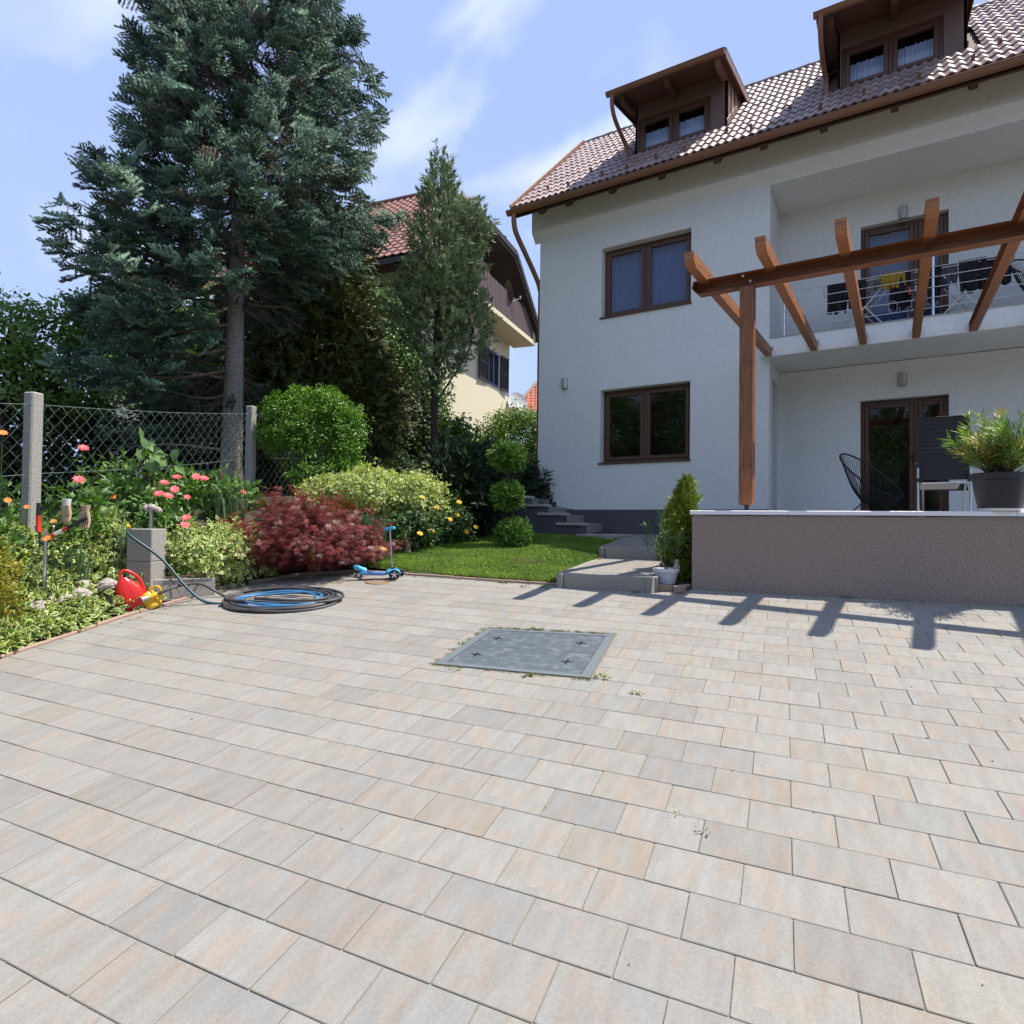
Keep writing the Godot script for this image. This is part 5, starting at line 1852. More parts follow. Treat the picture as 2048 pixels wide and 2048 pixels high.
	var bl := thing("large_leaf_plant", "plant with large pale heart-shaped leaves before the wire mesh", "plant", on(-7.78, -4.1))
	var bx := []
	var bc := []
	for i in 7:
		bx.append(facing(Vector3(0.4, 1, 0.3) + rv() * 0.5, rr(0, TAU), rr(0.8, 1.1), Vector3(rr(-0.25, 0.25), rr(0.75, 1.05), rr(-0.25, 0.25))))
		bc.append(Color(0.10, 0.20, 0.06).lerp(Color(0.18, 0.30, 0.10), rng.randf()))
	scatter("leaves", L.big, M.leaf, bx, bc, bl)
	var bs := MB.new()
	for e in bx: bs.tube(PackedVector3Array([Vector3.ZERO, e.origin * Vector3(0.4, 0.6, 0.4), e.origin]), PackedFloat32Array([0.008, 0.006, 0.004]), 5)
	part("stem", bs, M.twig, bl)
	# flowers on stems
	var pinkc := Color(0.74, 0.06, 0.08)
	var pinkd := Color(0.88, 0.22, 0.23)
	var heads := [[-7.42, 2.34, -3.20, "pink flower high beside the nearest post"], [-7.12, 1.98, -3.04, "pink flower above the garden gloves"], [-7.27, 2.01, -4.0, "faded pink flower left in the pink group"], [-7.34, 2.09, -4.19, "pink flower in the middle of the pink group"], [-7.38, 2.12, -4.45, "pink double flower at the right of the pink group"], [-7.12, 1.87, -3.86, "large pink flower low in the pink group"], [-7.09, 1.93, -4.02, "red-pink flower low in the pink group"], [-7.05, 1.85, -4.15, "small pink flower low at the right of the pink group"], [-6.83, 1.60, -4.02, "pink flower over the variegated shrub near the maple"], [-6.80, 1.52, -3.98, "lower pink flower over the variegated shrub near the maple"], [-7.95, 1.98, -5.5, "single pink flower left of the post by the spruce"]]
	for q in heads:
		var base := on(q[0] - 0.08, q[2] + 0.02, -0.03)
		var t := thing("pink_flower", q[3], "flower", base, 0.0, "pink flowers in the bed")
		var top := Vector3(q[0], q[1], q[2]) - base
		var st := MB.new()
		st.col = Color(0.06, 0.13, 0.03)
		st.tube(curve([Vector3.ZERO, top * 0.5 + Vector3(0.02, 0, 0), top], 4), PackedFloat32Array([0.004]), 5)
		for i in 5:
			var p := top * rr(0.3, 0.9)
			st.leaf(p, Vector3(rr(-1, 1), 0.3, rr(-1, 1)), Vector3.UP, 0.08, 0.03)
		part("stem", st, M.leaf, t)
		for i in 2 if q[3].contains("double") or q[3].contains("large") else 1:
			blossom(t, top + Vector3(0.06 * i, 0.01 - 0.02 * i, -0.07 * i), 0.062 if not q[3].contains("small") else 0.045, pinkc, pinkd, 4)
	for q in [[-7.31, 2.41, -2.45, 0.05, "red and orange flower at the left edge"], [-7.25, 1.76, -2.49, 0.036, "orange lily low left of the nearest post"], [-7.18, 1.70, -2.62, 0.032, "small yellow-orange flower left of the nearest post"], [-6.72, 1.40, -2.62, 0.042, "orange lily below the garden tools"], [-6.85, 1.56, -2.72, 0.034, "orange flower behind the tool stake"], [-7.7, 1.85, -3.65, 0.04, "small orange flower in front of the mesh"]]:
		var base := on(q[0] - 0.05, q[2], -0.03)
		var t := thing("orange_flower", q[4], "flower", base, 0.0, "orange flowers in the bed")
		var top := Vector3(q[0], q[1], q[2]) - base
		var st := MB.new()
		st.col = Color(0.06, 0.13, 0.03)
		st.tube(curve([Vector3.ZERO, top * 0.5 + Vector3(0.02, 0, 0), top], 4), PackedFloat32Array([0.004]), 5)
		part("stem", st, M.leaf, t)
		blossom(t, top, q[3], Color(0.80, 0.16, 0.02), Color(0.85, 0.36, 0.05), 1)
	for q in [[-7.79, 2.36, -4.86, Color(0.10, 0.04, 0.35), "dark violet flower spike left of the spruce trunk"], [-7.81, 2.30, -5.07, Color(0.60, 0.28, 0.32), "pale pink flower spike left of the spruce trunk"], [-7.9, 2.35, -4.2, Color(0.22, 0.12, 0.28), "faded mauve flower spike in front of the mesh"], [-7.85, 2.4, -3.75, Color(0.24, 0.14, 0.25), "dry mauve flower spike left of the large leaves"]]:
		var base := on(q[0] - 0.03, q[2], -0.03)
		var t := thing("flower_spike", q[4], "flower", base)
		var top := Vector3(q[0], q[1], q[2]) - base
		var st := MB.new()
		st.col = Color(0.06, 0.13, 0.03)
		st.tube(PackedVector3Array([Vector3.ZERO, top]), PackedFloat32Array([0.004]), 5)
		part("stem", st, M.leaf, t)
		var fl := MB.new()
		for i in 40:
			fl.col = q[3] * rr(0.8, 1.3)
			var a := rr(0, TAU)
			fl.leaf(top - Vector3(0, rr(0, 0.16), 0), Vector3(cos(a), 0.3, sin(a)), Vector3.UP, 0.032, 0.022)
		part("flower", fl, M.petal, t)
	# red laceleaf maple: a low dome in drooping tiers
	var mc := on(-6.62, -5.55)
	var mt := thing("red_maple", "low dome of dark red laceleaf maple at the corner of the yard", "shrub", mc)
	var mx := []
	var mcol := []
	var fn := FastNoiseLite.new()
	fn.seed = 8
	fn.frequency = 1.6
	for i in 5200:
		var u := rv().normalized()
		if u.y < -0.15: continue
		var lump := 1.0 + 0.16 * fn.get_noise_3dv(u * 2.0) + 0.14 * sin(u.y * 17.0 + 4.0 * fn.get_noise_3dv(u * 1.5))
		var r := (rr(0.66, 1.0) if rng.randf() < 0.84 else rr(1.0, 1.17)) * lump
		var p := Vector3(u.x * 0.98, maxf(u.y, 0.0) * 0.74 + 0.12 + 0.1 * (1.0 - absf(u.y)), u.z * 0.98) * r
		if fn.get_noise_3dv(p * 3.0) < -0.28: continue
		mx.append(facing(Vector3(u.x * 0.5, 1.0, u.z * 0.5) + rv() * 0.35, rr(0, TAU), rr(0.75, 1.25), p))
		var k := rng.randf()
		var c := Color(0.10, 0.018, 0.018).lerp(Color(0.31, 0.054, 0.053), k)
		if rng.randf() < 0.06: c = Color(0.20, 0.10, 0.04)
		mcol.append(c)
	scatter("foliage", L.lace, M.leaf, mx, mcol, mt)
	var mb := MB.new()
	for i in 12:
		var a := TAU * i / 12.0
		var e := Vector3(cos(a) * 0.8, rr(0.3, 0.75), sin(a) * 0.8)
		mb.tube(curve([Vector3.ZERO, Vector3(cos(a) * 0.3, 0.55, sin(a) * 0.3), e], 4), PackedFloat32Array([0.035, 0.03, 0.028, 0.024, 0.02, 0.016, 0.012, 0.008, 0.005]), 6)
	part("branch", mb, M.bark_dark, mt)
	# yellow flowering shrub, lavender, bed edge plants
	var hy := bush("yellow_flower_shrub", "shrub with yellow flowers at the lawn edge before the stairs", "shrub", on(-6.35, -8.15), [[Vector3(0, 0.35, 0), Vector3(0.5, 0.42, 0.75), 420], [Vector3(0.1, 0.3, 0.95), Vector3(0.4, 0.35, 0.45), 240]], "herb", M.leaf, Color(0.035, 0.085, 0.025), Color(0.10, 0.18, 0.05), {"floor": true, "gap": -0.35, "inner": 0.4, "stray": 24, "size": [0.6, 0.95]})
	for q in [[0.30, 0.60, 0.55], [0.42, 0.42, 0.35], [0.38, 0.5, 0.1], [0.2, 0.72, -0.2], [0.45, 0.3, -0.35], [0.5, 0.22, 0.0], [0.48, 0.2, 1.15], [0.46, 0.24, 0.85], [0.3, 0.75, 0.9], [0.1, 0.82, 0.4]]:
		blossom(hy, Vector3(q[0], q[1], q[2]), 0.055, Color(0.85, 0.50, 0.02), Color(0.90, 0.62, 0.05), 2)
	var lv := thing("lavender_clump", "grey-green lavender clump behind the red maple", "plant", on(-6.42, -6.45, 0.05))
	var lx := []
	var lc := []
	for i in 110:
		var p := rv() * Vector3(0.34, 0.18, 0.30) + Vector3(0, 0.18, 0)
		lx.append(Transform3D(Basis(Vector3.UP, rr(0, TAU)).scaled(Vector3(1, 1, 1) * rr(0.55, 0.9)), p))
		lc.append(Color(0.085, 0.15, 0.09).lerp(Color(0.15, 0.23, 0.14), rng.randf()))
	scatter("leaves", L.strap, M.grass, lx, lc, lv)
	# plants in the corner by the stairs, in shade
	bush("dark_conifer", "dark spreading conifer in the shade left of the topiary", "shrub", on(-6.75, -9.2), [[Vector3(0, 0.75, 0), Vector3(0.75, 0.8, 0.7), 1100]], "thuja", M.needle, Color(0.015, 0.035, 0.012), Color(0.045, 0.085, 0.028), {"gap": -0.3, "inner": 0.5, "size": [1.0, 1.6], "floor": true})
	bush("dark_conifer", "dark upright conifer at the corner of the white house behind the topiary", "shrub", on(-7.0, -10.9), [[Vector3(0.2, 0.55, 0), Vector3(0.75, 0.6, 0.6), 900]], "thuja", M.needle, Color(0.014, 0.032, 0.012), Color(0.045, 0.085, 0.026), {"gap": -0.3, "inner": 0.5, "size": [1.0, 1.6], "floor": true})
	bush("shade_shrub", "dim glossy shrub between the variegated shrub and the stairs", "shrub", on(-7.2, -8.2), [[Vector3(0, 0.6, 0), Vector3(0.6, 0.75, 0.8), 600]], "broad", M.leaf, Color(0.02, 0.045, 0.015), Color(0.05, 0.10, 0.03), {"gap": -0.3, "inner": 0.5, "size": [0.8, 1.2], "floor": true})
	# creeper on the far fence and hedge beyond
	bush("fence_creeper", "large-leaved creeper covering the fence right of the juniper foot", "climber", on(-9.3, -12.4), [[Vector3(0, 0.6, 0), Vector3(0.7, 1.0, 0.8), 420], [Vector3(0.55, 0.5, -1.3), Vector3(0.6, 0.65, 0.9), 320]], "vine", M.leaf, Color(0.08, 0.17, 0.025), Color(0.24, 0.42, 0.06), {"gap": -0.3, "inner": 0.5, "size": [0.9, 1.3]})
	bush("green_hedge", "sunlit green hedge beyond the white house corner", "hedge", on(-10.2, -17.3), [[Vector3(-0.2, 0.8, 0), Vector3(1.6, 1.35, 1.0), 1500], [Vector3(1.8, 0.8, -1.0), Vector3(1.4, 1.35, 1.0), 900]], "broad", M.leaf, Color(0.07, 0.15, 0.02), Color(0.22, 0.38, 0.05), {"gap": -0.35, "inner": 0.6, "size": [1.0, 1.5]})
	bush("green_hedge", "bright low hedge below the cream house wall", "hedge", on(-10.9, -15.3), [[Vector3(0, 0.3, 0), Vector3(0.9, 0.8, 1.1), 800], [Vector3(-0.4, 0.6, 1.4), Vector3(0.6, 0.8, 0.8), 400]], "broad", M.leaf, Color(0.08, 0.18, 0.02), Color(0.26, 0.45, 0.05), {"gap": -0.35, "inner": 0.6, "size": [1.0, 1.5]})
	# three-ball topiary
	var tp := thing("topiary", "three-tiered topiary conifer of stacked balls on the lawn", "topiary", on(-5.10, -8.37))
	var tb := tp.position.y
	var tr := MB.new()
	tr.tube(curve([Vector3(0, -0.05, 0), Vector3(0.01, 0.5, 0), Vector3(-0.06, 0.9, 0.02), Vector3(-0.07, 1.55, 0)], 4), PackedFloat32Array([0.035, 0.033, 0.03, 0.028]), 8)
	part("trunk", tr, M.bark_dark, tp)
	for q in [[Vector3(0.02, 1.40 - tb, 0.0), 0.215, 0.19], [Vector3(-0.07, 2.04 - tb, 0.02), 0.185, 0.14], [Vector3(-0.08, 2.67 - tb, 0.03), 0.20, 0.16]]:
		var l := crown(q[0], Vector3(q[1], q[2], q[1]), 620, Color(0.065, 0.15, 0.02), Color(0.24, 0.42, 0.055), {"gap": -0.45, "inner": 0.5, "rise": 0.7, "size": [0.36, 0.6], "freq": 1.2, "lump": 0.5})
		scatter("foliage_ball", L.thuja, M.needle, l[0], l[1], tp)
	# golden arborvitae at the end of the terrace wall
	for q in [[-1.95, -7.12, 0.10, 0.55, "taller golden arborvitae at the end of the terrace wall"], [-2.12, -7.3, 0.08, 0.44, "shorter golden arborvitae left of the taller one"]]:
		var base := on(q[0], q[1])
		base.y = 1.02
		bush("arborvitae", q[4], "shrub", base, [[Vector3(0, q[3] * 0.95, 0), Vector3(q[2], q[3], q[2]), 900]], "thuja", M.needle, Color(0.11, 0.17, 0.015), Color(0.42, 0.50, 0.05), {"gap": -0.4, "inner": 0.5, "rise": 1.2, "size": [0.45, 0.7], "shape": func(u): return Vector3(u.x * (1.0 - 0.45 * u.y), u.y, u.z * (1.0 - 0.45 * u.y)), "freq": 0.8})

# ------------------------------------------------------------------ pergola
func pergola() -> void:
	var t := thing("pergola", "brown stained timber pergola over the terrace", "pergola")
	var po := MB.new()
	po.boxa(Vector3(-1.335, 1.84, -7.045), Vector3(-1.19, 4.22, -6.90), 0.008)
	part("post", po, M.wood_up, t)
	var ft := MB.new()
	ft.rod(Vector3(-1.262, 1.70, -6.972), Vector3(-1.262, 1.85, -6.972), 0.024, 12)
	ft.boxa(Vector3(-1.31, 1.834, -7.02), Vector3(-1.215, 1.846, -6.925), 0.002)
	ft.boxa(Vector3(-1.32, 1.723, -7.03), Vector3(-1.205, 1.732, -6.915), 0.002)
	part("post_foot", ft, M.black, t)
	var ct := Transform3D(Basis(Vector3(1, 0, 0), Vector3(0, 0, -1), Vector3(0, 1, 0)), Vector3.ZERO)   # (x, y) -> extruded back
	var be := MB.new()
	be.prism(PackedVector2Array([Vector2(-1.835, 4.375), Vector2(-1.855, 4.30), Vector2(-1.78, 4.225), Vector2(5.4, 4.215), Vector2(5.4, 4.37)]), 6.905, 7.04, ct)
	part("beam", be, M.wood, t)
	for e in [[-1.30, 4.33], [-1.225, 4.26]]:
		var bo := MB.new()
		bo.rod(Vector3(e[0], e[1], -6.91), Vector3(e[0], e[1], -6.894), 0.013, 8)
		part("bolt_head", bo, M.galv, t)
	for i in 8:
		var x := -1.72 + 0.702 * i
		var a := Vector3(x + 0.055 - 0.02 * i * 0.1, 0, -11.085)
		var b := Vector3(x - 0.018, 0, -6.35)
		var side := MB.new()
		var d := (b - a).normalized()
		# profile along the run: level back end, drooping slightly, front end cut with a slanted nose
		var pts := [[0.0, 4.515], [0.0, 4.655], [1.0, 4.478], [1.0, 4.40], [0.979, 4.338], [0.86, 4.362]]
		var nrm := Vector3(d.z, 0, -d.x)
		var run := a.distance_to(b)
		var pf := Transform3D(Basis(d, nrm, d.cross(nrm)), a)
		# local x along, y across, z = d x nrm (up or down)
		var sgn := 1.0 if d.cross(nrm).y > 0 else -1.0
		var poly := PackedVector2Array()
		for q in pts: poly.append(Vector2(q[0] * run, q[1] * sgn))
		side.prism(poly, -0.05, 0.05, pf)
		part("rafter", side, M.wood_sunlit, t)
		var k := MB.new()
		k.box(Vector3(0.012, 0.06, 0.05), Transform3D(Basis(), Vector3(a.x + 0.064, 4.66, -11.06)), 0.002)
		part("bracket", k, M.galv, t)

# ------------------------------------------------------------------ on the balcony
func balcony_things() -> void:
	var r := thing("balcony_railing", "stainless steel balcony railing of thin horizontal bars", "railing")
	for x in [-1.43, 0.654, 2.74, 4.8]:
		var p := MB.new()
		p.rod(Vector3(x, 4.84, -11.15), Vector3(x, 5.785, -11.15), 0.02, 12)
		part("post", p, M.steel, r)
	for y in [4.965, 5.12, 5.275, 5.43, 5.585]:
		var b := MB.new()
		b.rod(Vector3(-1.64, y, -11.125), Vector3(5.2, y, -11.125), 0.0065, 8)
		part("bar", b, M.steel, r)
	var h := MB.new()
	h.rod(Vector3(-1.66, 5.795, -11.15), Vector3(5.2, 5.795, -11.15), 0.021, 12)
	part("handrail", h, M.steel, r)
	# two drying racks with washing
	var racks := [[Vector3(-0.25, 4.84, -11.72), "folding drying rack left of the railing post on the balcony"], [Vector3(1.05, 4.84, -11.72), "folding drying rack right of the railing post on the balcony"]]
	for q in racks:
		var t := thing("drying_rack", q[1], "drying rack", q[0], 0.0, "drying racks on the balcony")
		for z in [-0.25, 0.25]:
			var l := MB.new()
			l.rod(Vector3(-0.32, 0, z), Vector3(0.34, 0.82, z * 0.9), 0.009, 8)
			l.rod(Vector3(0.32, 0, z), Vector3(-0.34, 0.82, z * 0.9), 0.009, 8)
			part("crossed_legs", l, M.white_plastic, t)
		var f := MB.new()
		for z in [-0.25, 0.25]: f.rod(Vector3(-0.62, 0.83, z), Vector3(0.62, 0.83, z), 0.008, 8)
		for x in [-0.62, 0.62]: f.rod(Vector3(x, 0.83, -0.25), Vector3(x, 0.83, 0.25), 0.008, 8)
		for i in 9: f.rod(Vector3(-0.5 + i * 0.125, 0.83, -0.25), Vector3(-0.5 + i * 0.125, 0.83, 0.25), 0.003, 5)
		part("rack_frame", f, M.steel, t)
	var wash := [[-0.80, -0.50, 0.50, Color(0.012, 0.012, 0.018), "black shirt hung at the left end of the left drying rack"], [-0.50, -0.24, 0.46, Color(0.014, 0.014, 0.02), "black garment hung in the middle of the left drying rack"], [-0.26, -0.02, 0.24, Color(0.16, 0.16, 0.15), "grey towel on the left drying rack beside the yellow cloth"], [-0.02, 0.30, 0.26, Color(0.38, 0.24, 0.03), "mustard yellow cloth hung over the left drying rack"], [0.10, 0.38, 0.58, Color(0.013, 0.013, 0.018), "dark trousers hung below the mustard cloth"], [0.62, 0.98, 0.34, Color(0.07, 0.075, 0.10), "slate grey cloth on the right drying rack"], [0.60, 0.78, 0.56, Color(0.014, 0.014, 0.02), "black trousers hung at the left of the right rack"], [1.0, 1.34, 0.50, Color(0.012, 0.012, 0.017), "black shirt hung in the middle of the right rack"], [1.34, 1.62, 0.44, Color(0.014, 0.013, 0.018), "black garment at the right end of the right rack"]]
	for i in wash.size():
		var q = wash[i]
		var mb := MB.new()
		mb.col = q[3]
		var zf := -11.44 - 0.018 * (i % 3)
		var yt := 5.70 + 0.008 * (i % 4)
		var m := 14
		for s in 2:
			var z := zf if s == 0 else zf - 0.10
			var drop: float = q[2] if s == 0 else q[2] * 0.7
			for k in m:
				var row := []
				for e in [k, k + 1]:
					var u: float = lerpf(q[0], q[1], float(e) / m)
					var w := 0.02 * sin(e * 1.7 + i) + 0.012 * sin(e * 0.9 + i * 2.0)
					row.append([Vector3(u, yt, z), Vector3(u + 0.01 * sin(e), yt - drop * 0.5, z + w), Vector3(u + 0.02 * sin(e * 0.8 + i), yt - drop * (1.0 + 0.06 * sin(e * 1.1 + i)), z + w * 1.8)])
				for e in 2: mb.quad(row[0][e + 1], row[1][e + 1], row[1][e], row[0][e])
				if s == 0:
					mb.quad(row[0][0], row[1][0], row[1][0] + Vector3(0, 0.015, -0.05), row[0][0] + Vector3(0, 0.015, -0.05))
					mb.quad(row[0][0] + Vector3(0, 0.015, -0.05), row[1][0] + Vector3(0, 0.015, -0.05), row[1][0] + Vector3(0, 0, -0.10), row[0][0] + Vector3(0, 0, -0.10))
		mb.v = mb.v
		tag(part("laundry", mb, mat(Color.WHITE, 0.95, {"tint": true}), self), q[4], "laundry", "washing on the balcony")
	var hg := thing("clip_hanger", "round clip hanger with small socks on the left drying rack", "hanger", Vector3(0.30, 5.30, -11.42))
	for i in 2:
		var c := MB.new()
		var pts := PackedVector3Array()
		for k in 17: pts.append(Vector3(cos(TAU * k / 16.0) * 0.06 - 0.16 + 0.3 * i, sin(TAU * k / 16.0) * 0.10 - 0.15, 0))
		c.tube(pts, PackedFloat32Array([0.006]), 5)
		part("loop", c, M.galv, hg)
	for i in 4:
		var s := MB.new()
		s.box(Vector3(0.035, 0.12, 0.02), Transform3D(Basis(Vector3.BACK, rr(-0.3, 0.3)), Vector3(0.02 + i * 0.045, 0.10 - 0.03 * (i % 2), 0.02)), 0.008)
		part("sock", s, M.red_tool if i == 1 else M.white_plastic if i == 3 else M.navy, hg)
	string_chair(Vector3(2.05, 4.84, -11.72), 0.5, "black string lounge chair at the right end of the balcony")

func string_chair(at: Vector3, turn: float, label: String) -> void:
	# a bucket of cords strung on an egg-shaped hoop, on a wire base
	var t := thing("string_chair", label, "chair", at, turn, "black string lounge chairs")
	var hoop := func(a: float) -> Vector3:
		var back := 0.5 - 0.5 * cos(a)            # 0 front, 1 back
		return Vector3(sin(a) * (0.34 + 0.05 * back), lerpf(0.34, 0.98, pow(back, 1.1)) , lerpf(0.36, -0.46, back))
	var pts := PackedVector3Array()
	for k in 41: pts.append(hoop.call(TAU * k / 40.0))
	var f := MB.new()
	f.tube(pts, PackedFloat32Array([0.012]), 8, false)
	part("hoop", f, M.black, t)
	var seat := Vector3(0, 0.25, -0.06)
	var ring := PackedVector3Array()
	for k in 21: ring.append(seat + Vector3(cos(TAU * k / 20.0) * 0.09, 0, sin(TAU * k / 20.0) * 0.09))
	var rg := MB.new()
	rg.tube(ring, PackedFloat32Array([0.010]), 6, false)
	part("seat_ring", rg, M.black, t)
	var c := MB.new()
	for k in 56:
		var a := TAU * k / 56.0
		var p: Vector3 = hoop.call(a)
		var q := seat + Vector3(sin(a) * 0.09, 0, cos(a) * 0.09)
		var m := p.lerp(q, 0.5) + Vector3(0, -0.10, 0)
		c.tube(curve([p, m, q], 4), PackedFloat32Array([0.0045]), 4, false)
	kind(part("cords", c, M.black_cord, t), "stuff")
	for s in [-1, 1]:
		for e in [[0.26, 0.30], [-0.30, -0.34]]:
			var l := MB.new()
			l.rod(Vector3(s * 0.10, 0.24, -0.06 + e[0] * 0.3), Vector3(s * 0.28, 0.0, e[1]), 0.009, 8)
			part("leg", l, M.black, t)

# ------------------------------------------------------------------ on the terrace
func terrace_things() -> void:
	string_chair(Vector3(-0.10, 1.722, -10.45), 2.0, "black string lounge chair on the terrace before the glass door")
	# folding recliner: ribbed dark textile on a bright tube frame
	var t := thing("folding_chair", "folding recliner with dark ribbed textile and shiny tube frame on the terrace", "chair", Vector3(0.575, 1.725, -8.2), -0.05)
	var b := MB.new()
	b.quad(Vector3(-0.22, 0.42, 0.02), Vector3(0.22, 0.42, 0.02), Vector3(0.22, 1.13, -0.14), Vector3(-0.22, 1.13, -0.14))
	b.quad(Vector3(0.22, 0.42, 0.012), Vector3(-0.22, 0.42, 0.012), Vector3(-0.22, 1.13, -0.148), Vector3(0.22, 1.13, -0.148))
	part("back_textile", b, mat(lin(0.018, 0.018, 0.024), 0.8), t)
	for i in 15:
		var y := 0.445 + i * 0.048
		var r := MB.new()
		r.bar(Vector3(-0.217, y, 0.024 - (y - 0.42) * 0.2254), Vector3(0.217, y, 0.024 - (y - 0.42) * 0.2254), 0.005, 0.005)
		part("rib", r, mat(lin(0.055, 0.055, 0.065), 0.7), t)
	var fr := MB.new()
	for s in [-1, 1]: fr.rod(Vector3(s * 0.228, 0.40, 0.025), Vector3(s * 0.228, 1.14, -0.145), 0.010, 8)
	fr.rod(Vector3(-0.228, 1.14, -0.145), Vector3(0.228, 1.14, -0.145), 0.010, 8)
	part("back_frame", fr, M.black, t)
	var st := MB.new()
	st.box(Vector3(0.44, 0.02, 0.40), Transform3D(Basis(Vector3.RIGHT, 0.25), Vector3(0, 0.36, -0.22)), 0.006)
	part("seat", st, mat(lin(0.018, 0.018, 0.024), 0.8), t)
	for s in [-1, 1]:
		var l := MB.new()
		l.tube(curve([Vector3(s * 0.235, 0.56, 0.04), Vector3(s * 0.235, 0.35, 0.05), Vector3(s * 0.232, 0.06, 0.06), Vector3(s * 0.21, 0.012, 0.06), Vector3(s * 0.17, 0.012, 0.06)], 4), PackedFloat32Array([0.012]), 10)
		part("leg", l, M.steel, t)
		var l2 := MB.new()
		l2.rod(Vector3(s * 0.19, 0.37, 0.03), Vector3(s * 0.185, 0.012, -0.30), 0.009, 8)
		part("leg", l2, M.galv, t)
		var a := MB.new()
		a.box(Vector3(0.035, 0.022, 0.42), Transform3D(Basis(Vector3.RIGHT, -0.1), Vector3(s * 0.25, 0.585, -0.14)), 0.008)
		part("armrest", a, M.black, t)
		var hb := MB.new()
		hb.box(Vector3(0.045, 0.05, 0.03), Transform3D(Basis(), Vector3(s * 0.228, 0.42, 0.045)), 0.008)
		part("hinge", hb, M.black, t)
	var c := MB.new()
	c.rod(Vector3(-0.20, 0.385, 0.05), Vector3(0.20, 0.385, 0.05), 0.011, 10)
	part("cross_tube", c, M.steel, t)
	# oleander in a black tub on the coping
	var o := thing("potted_oleander", "bushy oleander in a large black tub on the terrace edge", "potted plant", Vector3(0.915, 1.768, -7.08))
	var sa := MB.new()
	sa.lathe(PackedVector2Array([Vector2(0.001, 0.002), Vector2(0.165, 0.002), Vector2(0.178, 0.028), Vector2(0.165, 0.03), Vector2(0.15, 0.012), Vector2(0.001, 0.012)]), Transform3D(), 28)
	part("saucer", sa, M.white_plastic, o)
	var tub := MB.new()
	tub.lathe(PackedVector2Array([Vector2(0.001, 0.012), Vector2(0.155, 0.012), Vector2(0.162, 0.03), Vector2(0.205, 0.285), Vector2(0.222, 0.29), Vector2(0.226, 0.345), Vector2(0.215, 0.352), Vector2(0.20, 0.34), Vector2(0.19, 0.30), Vector2(0.001, 0.30)]), Transform3D(), 32)
	part("tub", tub, M.pot_black, o)
	var so := MB.new()
	so.lathe(PackedVector2Array([Vector2(0.195, 0.31), Vector2(0.001, 0.318)]), Transform3D(), 24)
	part("soil", so, M.soil, o)
	var ox := []
	var oc := []
	var stem := MB.new()
	for i in 46:
		var a := rr(0, TAU)
		var tilt := sqrt(rng.randf()) * 0.95
		var len := rr(0.28, 0.58) * (1.0 - 0.25 * tilt)
		var d := Vector3(cos(a) * sin(tilt), cos(tilt), sin(a) * sin(tilt))
		var p := Vector3(rr(-0.08, 0.08), 0.31, rr(-0.08, 0.08))
		var e := p + d * len
		stem.tube(PackedVector3Array([p, p.lerp(e, 0.5) + rv() * 0.02, e]), PackedFloat32Array([0.006, 0.005, 0.003]), 5)
		for k in 4:
			var u := [1.0, 0.8, 0.6, 0.42][k] as float
			ox.append(facing(d + rv() * 0.35 + Vector3(0, 0.2, 0), rr(0, TAU), rr(0.7, 1.0), p.lerp(e, u) - d * 0.06))
			var c2 := Color(0.15, 0.30, 0.05).lerp(Color(0.38, 0.50, 0.11), rng.randf())
			if rng.randf() < 0.16: c2 = Color(0.40, 0.30, 0.07)
			oc.append(c2)
	part("stem", stem, M.twig, o)
	scatter("foliage", L.oleander, M.leaf, ox, oc, o)
	# second small white potted oleander by the steps
	var w := thing("potted_oleander", "young oleander in a small white round pot beside the path step", "potted plant", Vector3(-2.03, 0.965, -6.60))
	var pt := MB.new()
	pt.lathe(PackedVector2Array([Vector2(0.001, 0.0), Vector2(0.095, 0.0), Vector2(0.10, 0.01), Vector2(0.128, 0.125), Vector2(0.142, 0.13), Vector2(0.147, 0.165), Vector2(0.138, 0.17), Vector2(0.128, 0.14), Vector2(0.001, 0.14)]), Transform3D(), 32)
	part("pot", pt, M.white_plastic, w)
	var ps := MB.new()
	ps.lathe(PackedVector2Array([Vector2(0.13, 0.146), Vector2(0.001, 0.152)]), Transform3D(), 24)
	part("soil", ps, M.soil, w)
	var wx := []
	var wc := []
	var ws := MB.new()
	for q in [[Vector3(-0.05, 0.62, 0.0)], [Vector3(-0.17, 0.50, 0.03)], [Vector3(0.12, 0.44, 0.03)], [Vector3(-0.10, 0.38, -0.05)], [Vector3(0.0, 0.50, 0.06)]]:
		var e: Vector3 = q[0]
		ws.tube(curve([Vector3(0, 0.14, 0), e * Vector3(0.4, 0.55, 0.4), e], 4), PackedFloat32Array([0.008, 0.006, 0.004, 0.003]), 6)
		for k in 2:
			wx.append(facing(e.normalized() + Vector3(0, 0.3, 0), rr(0, TAU), rr(0.8, 1.05), e - Vector3(0, 0.05 + 0.11 * k, 0)))
			wc.append(Color(0.09, 0.17, 0.07).lerp(Color(0.16, 0.26, 0.11), rng.randf()))
	part("stem", ws, M.twig, w)
	scatter("foliage", L.oleander, M.leaf, wx, wc, w)
	var sn := MB.new()
	sn.lathe(PackedVector2Array([Vector2(0.001, 0.0), Vector2(0.035, 0.0), Vector2(0.04, 0.03), Vector2(0.03, 0.06), Vector2(0.022, 0.075), Vector2(0.028, 0.095), Vector2(0.02, 0.115), Vector2(0.001, 0.12)]), Transform3D(), 14)
	var sno := part("stone_figurine", sn, M.stone, self)
	sno.position = Vector3(-1.92, 1.118, -6.62)
	tag(sno, "small weathered stone figure standing in the white pot", "figurine")
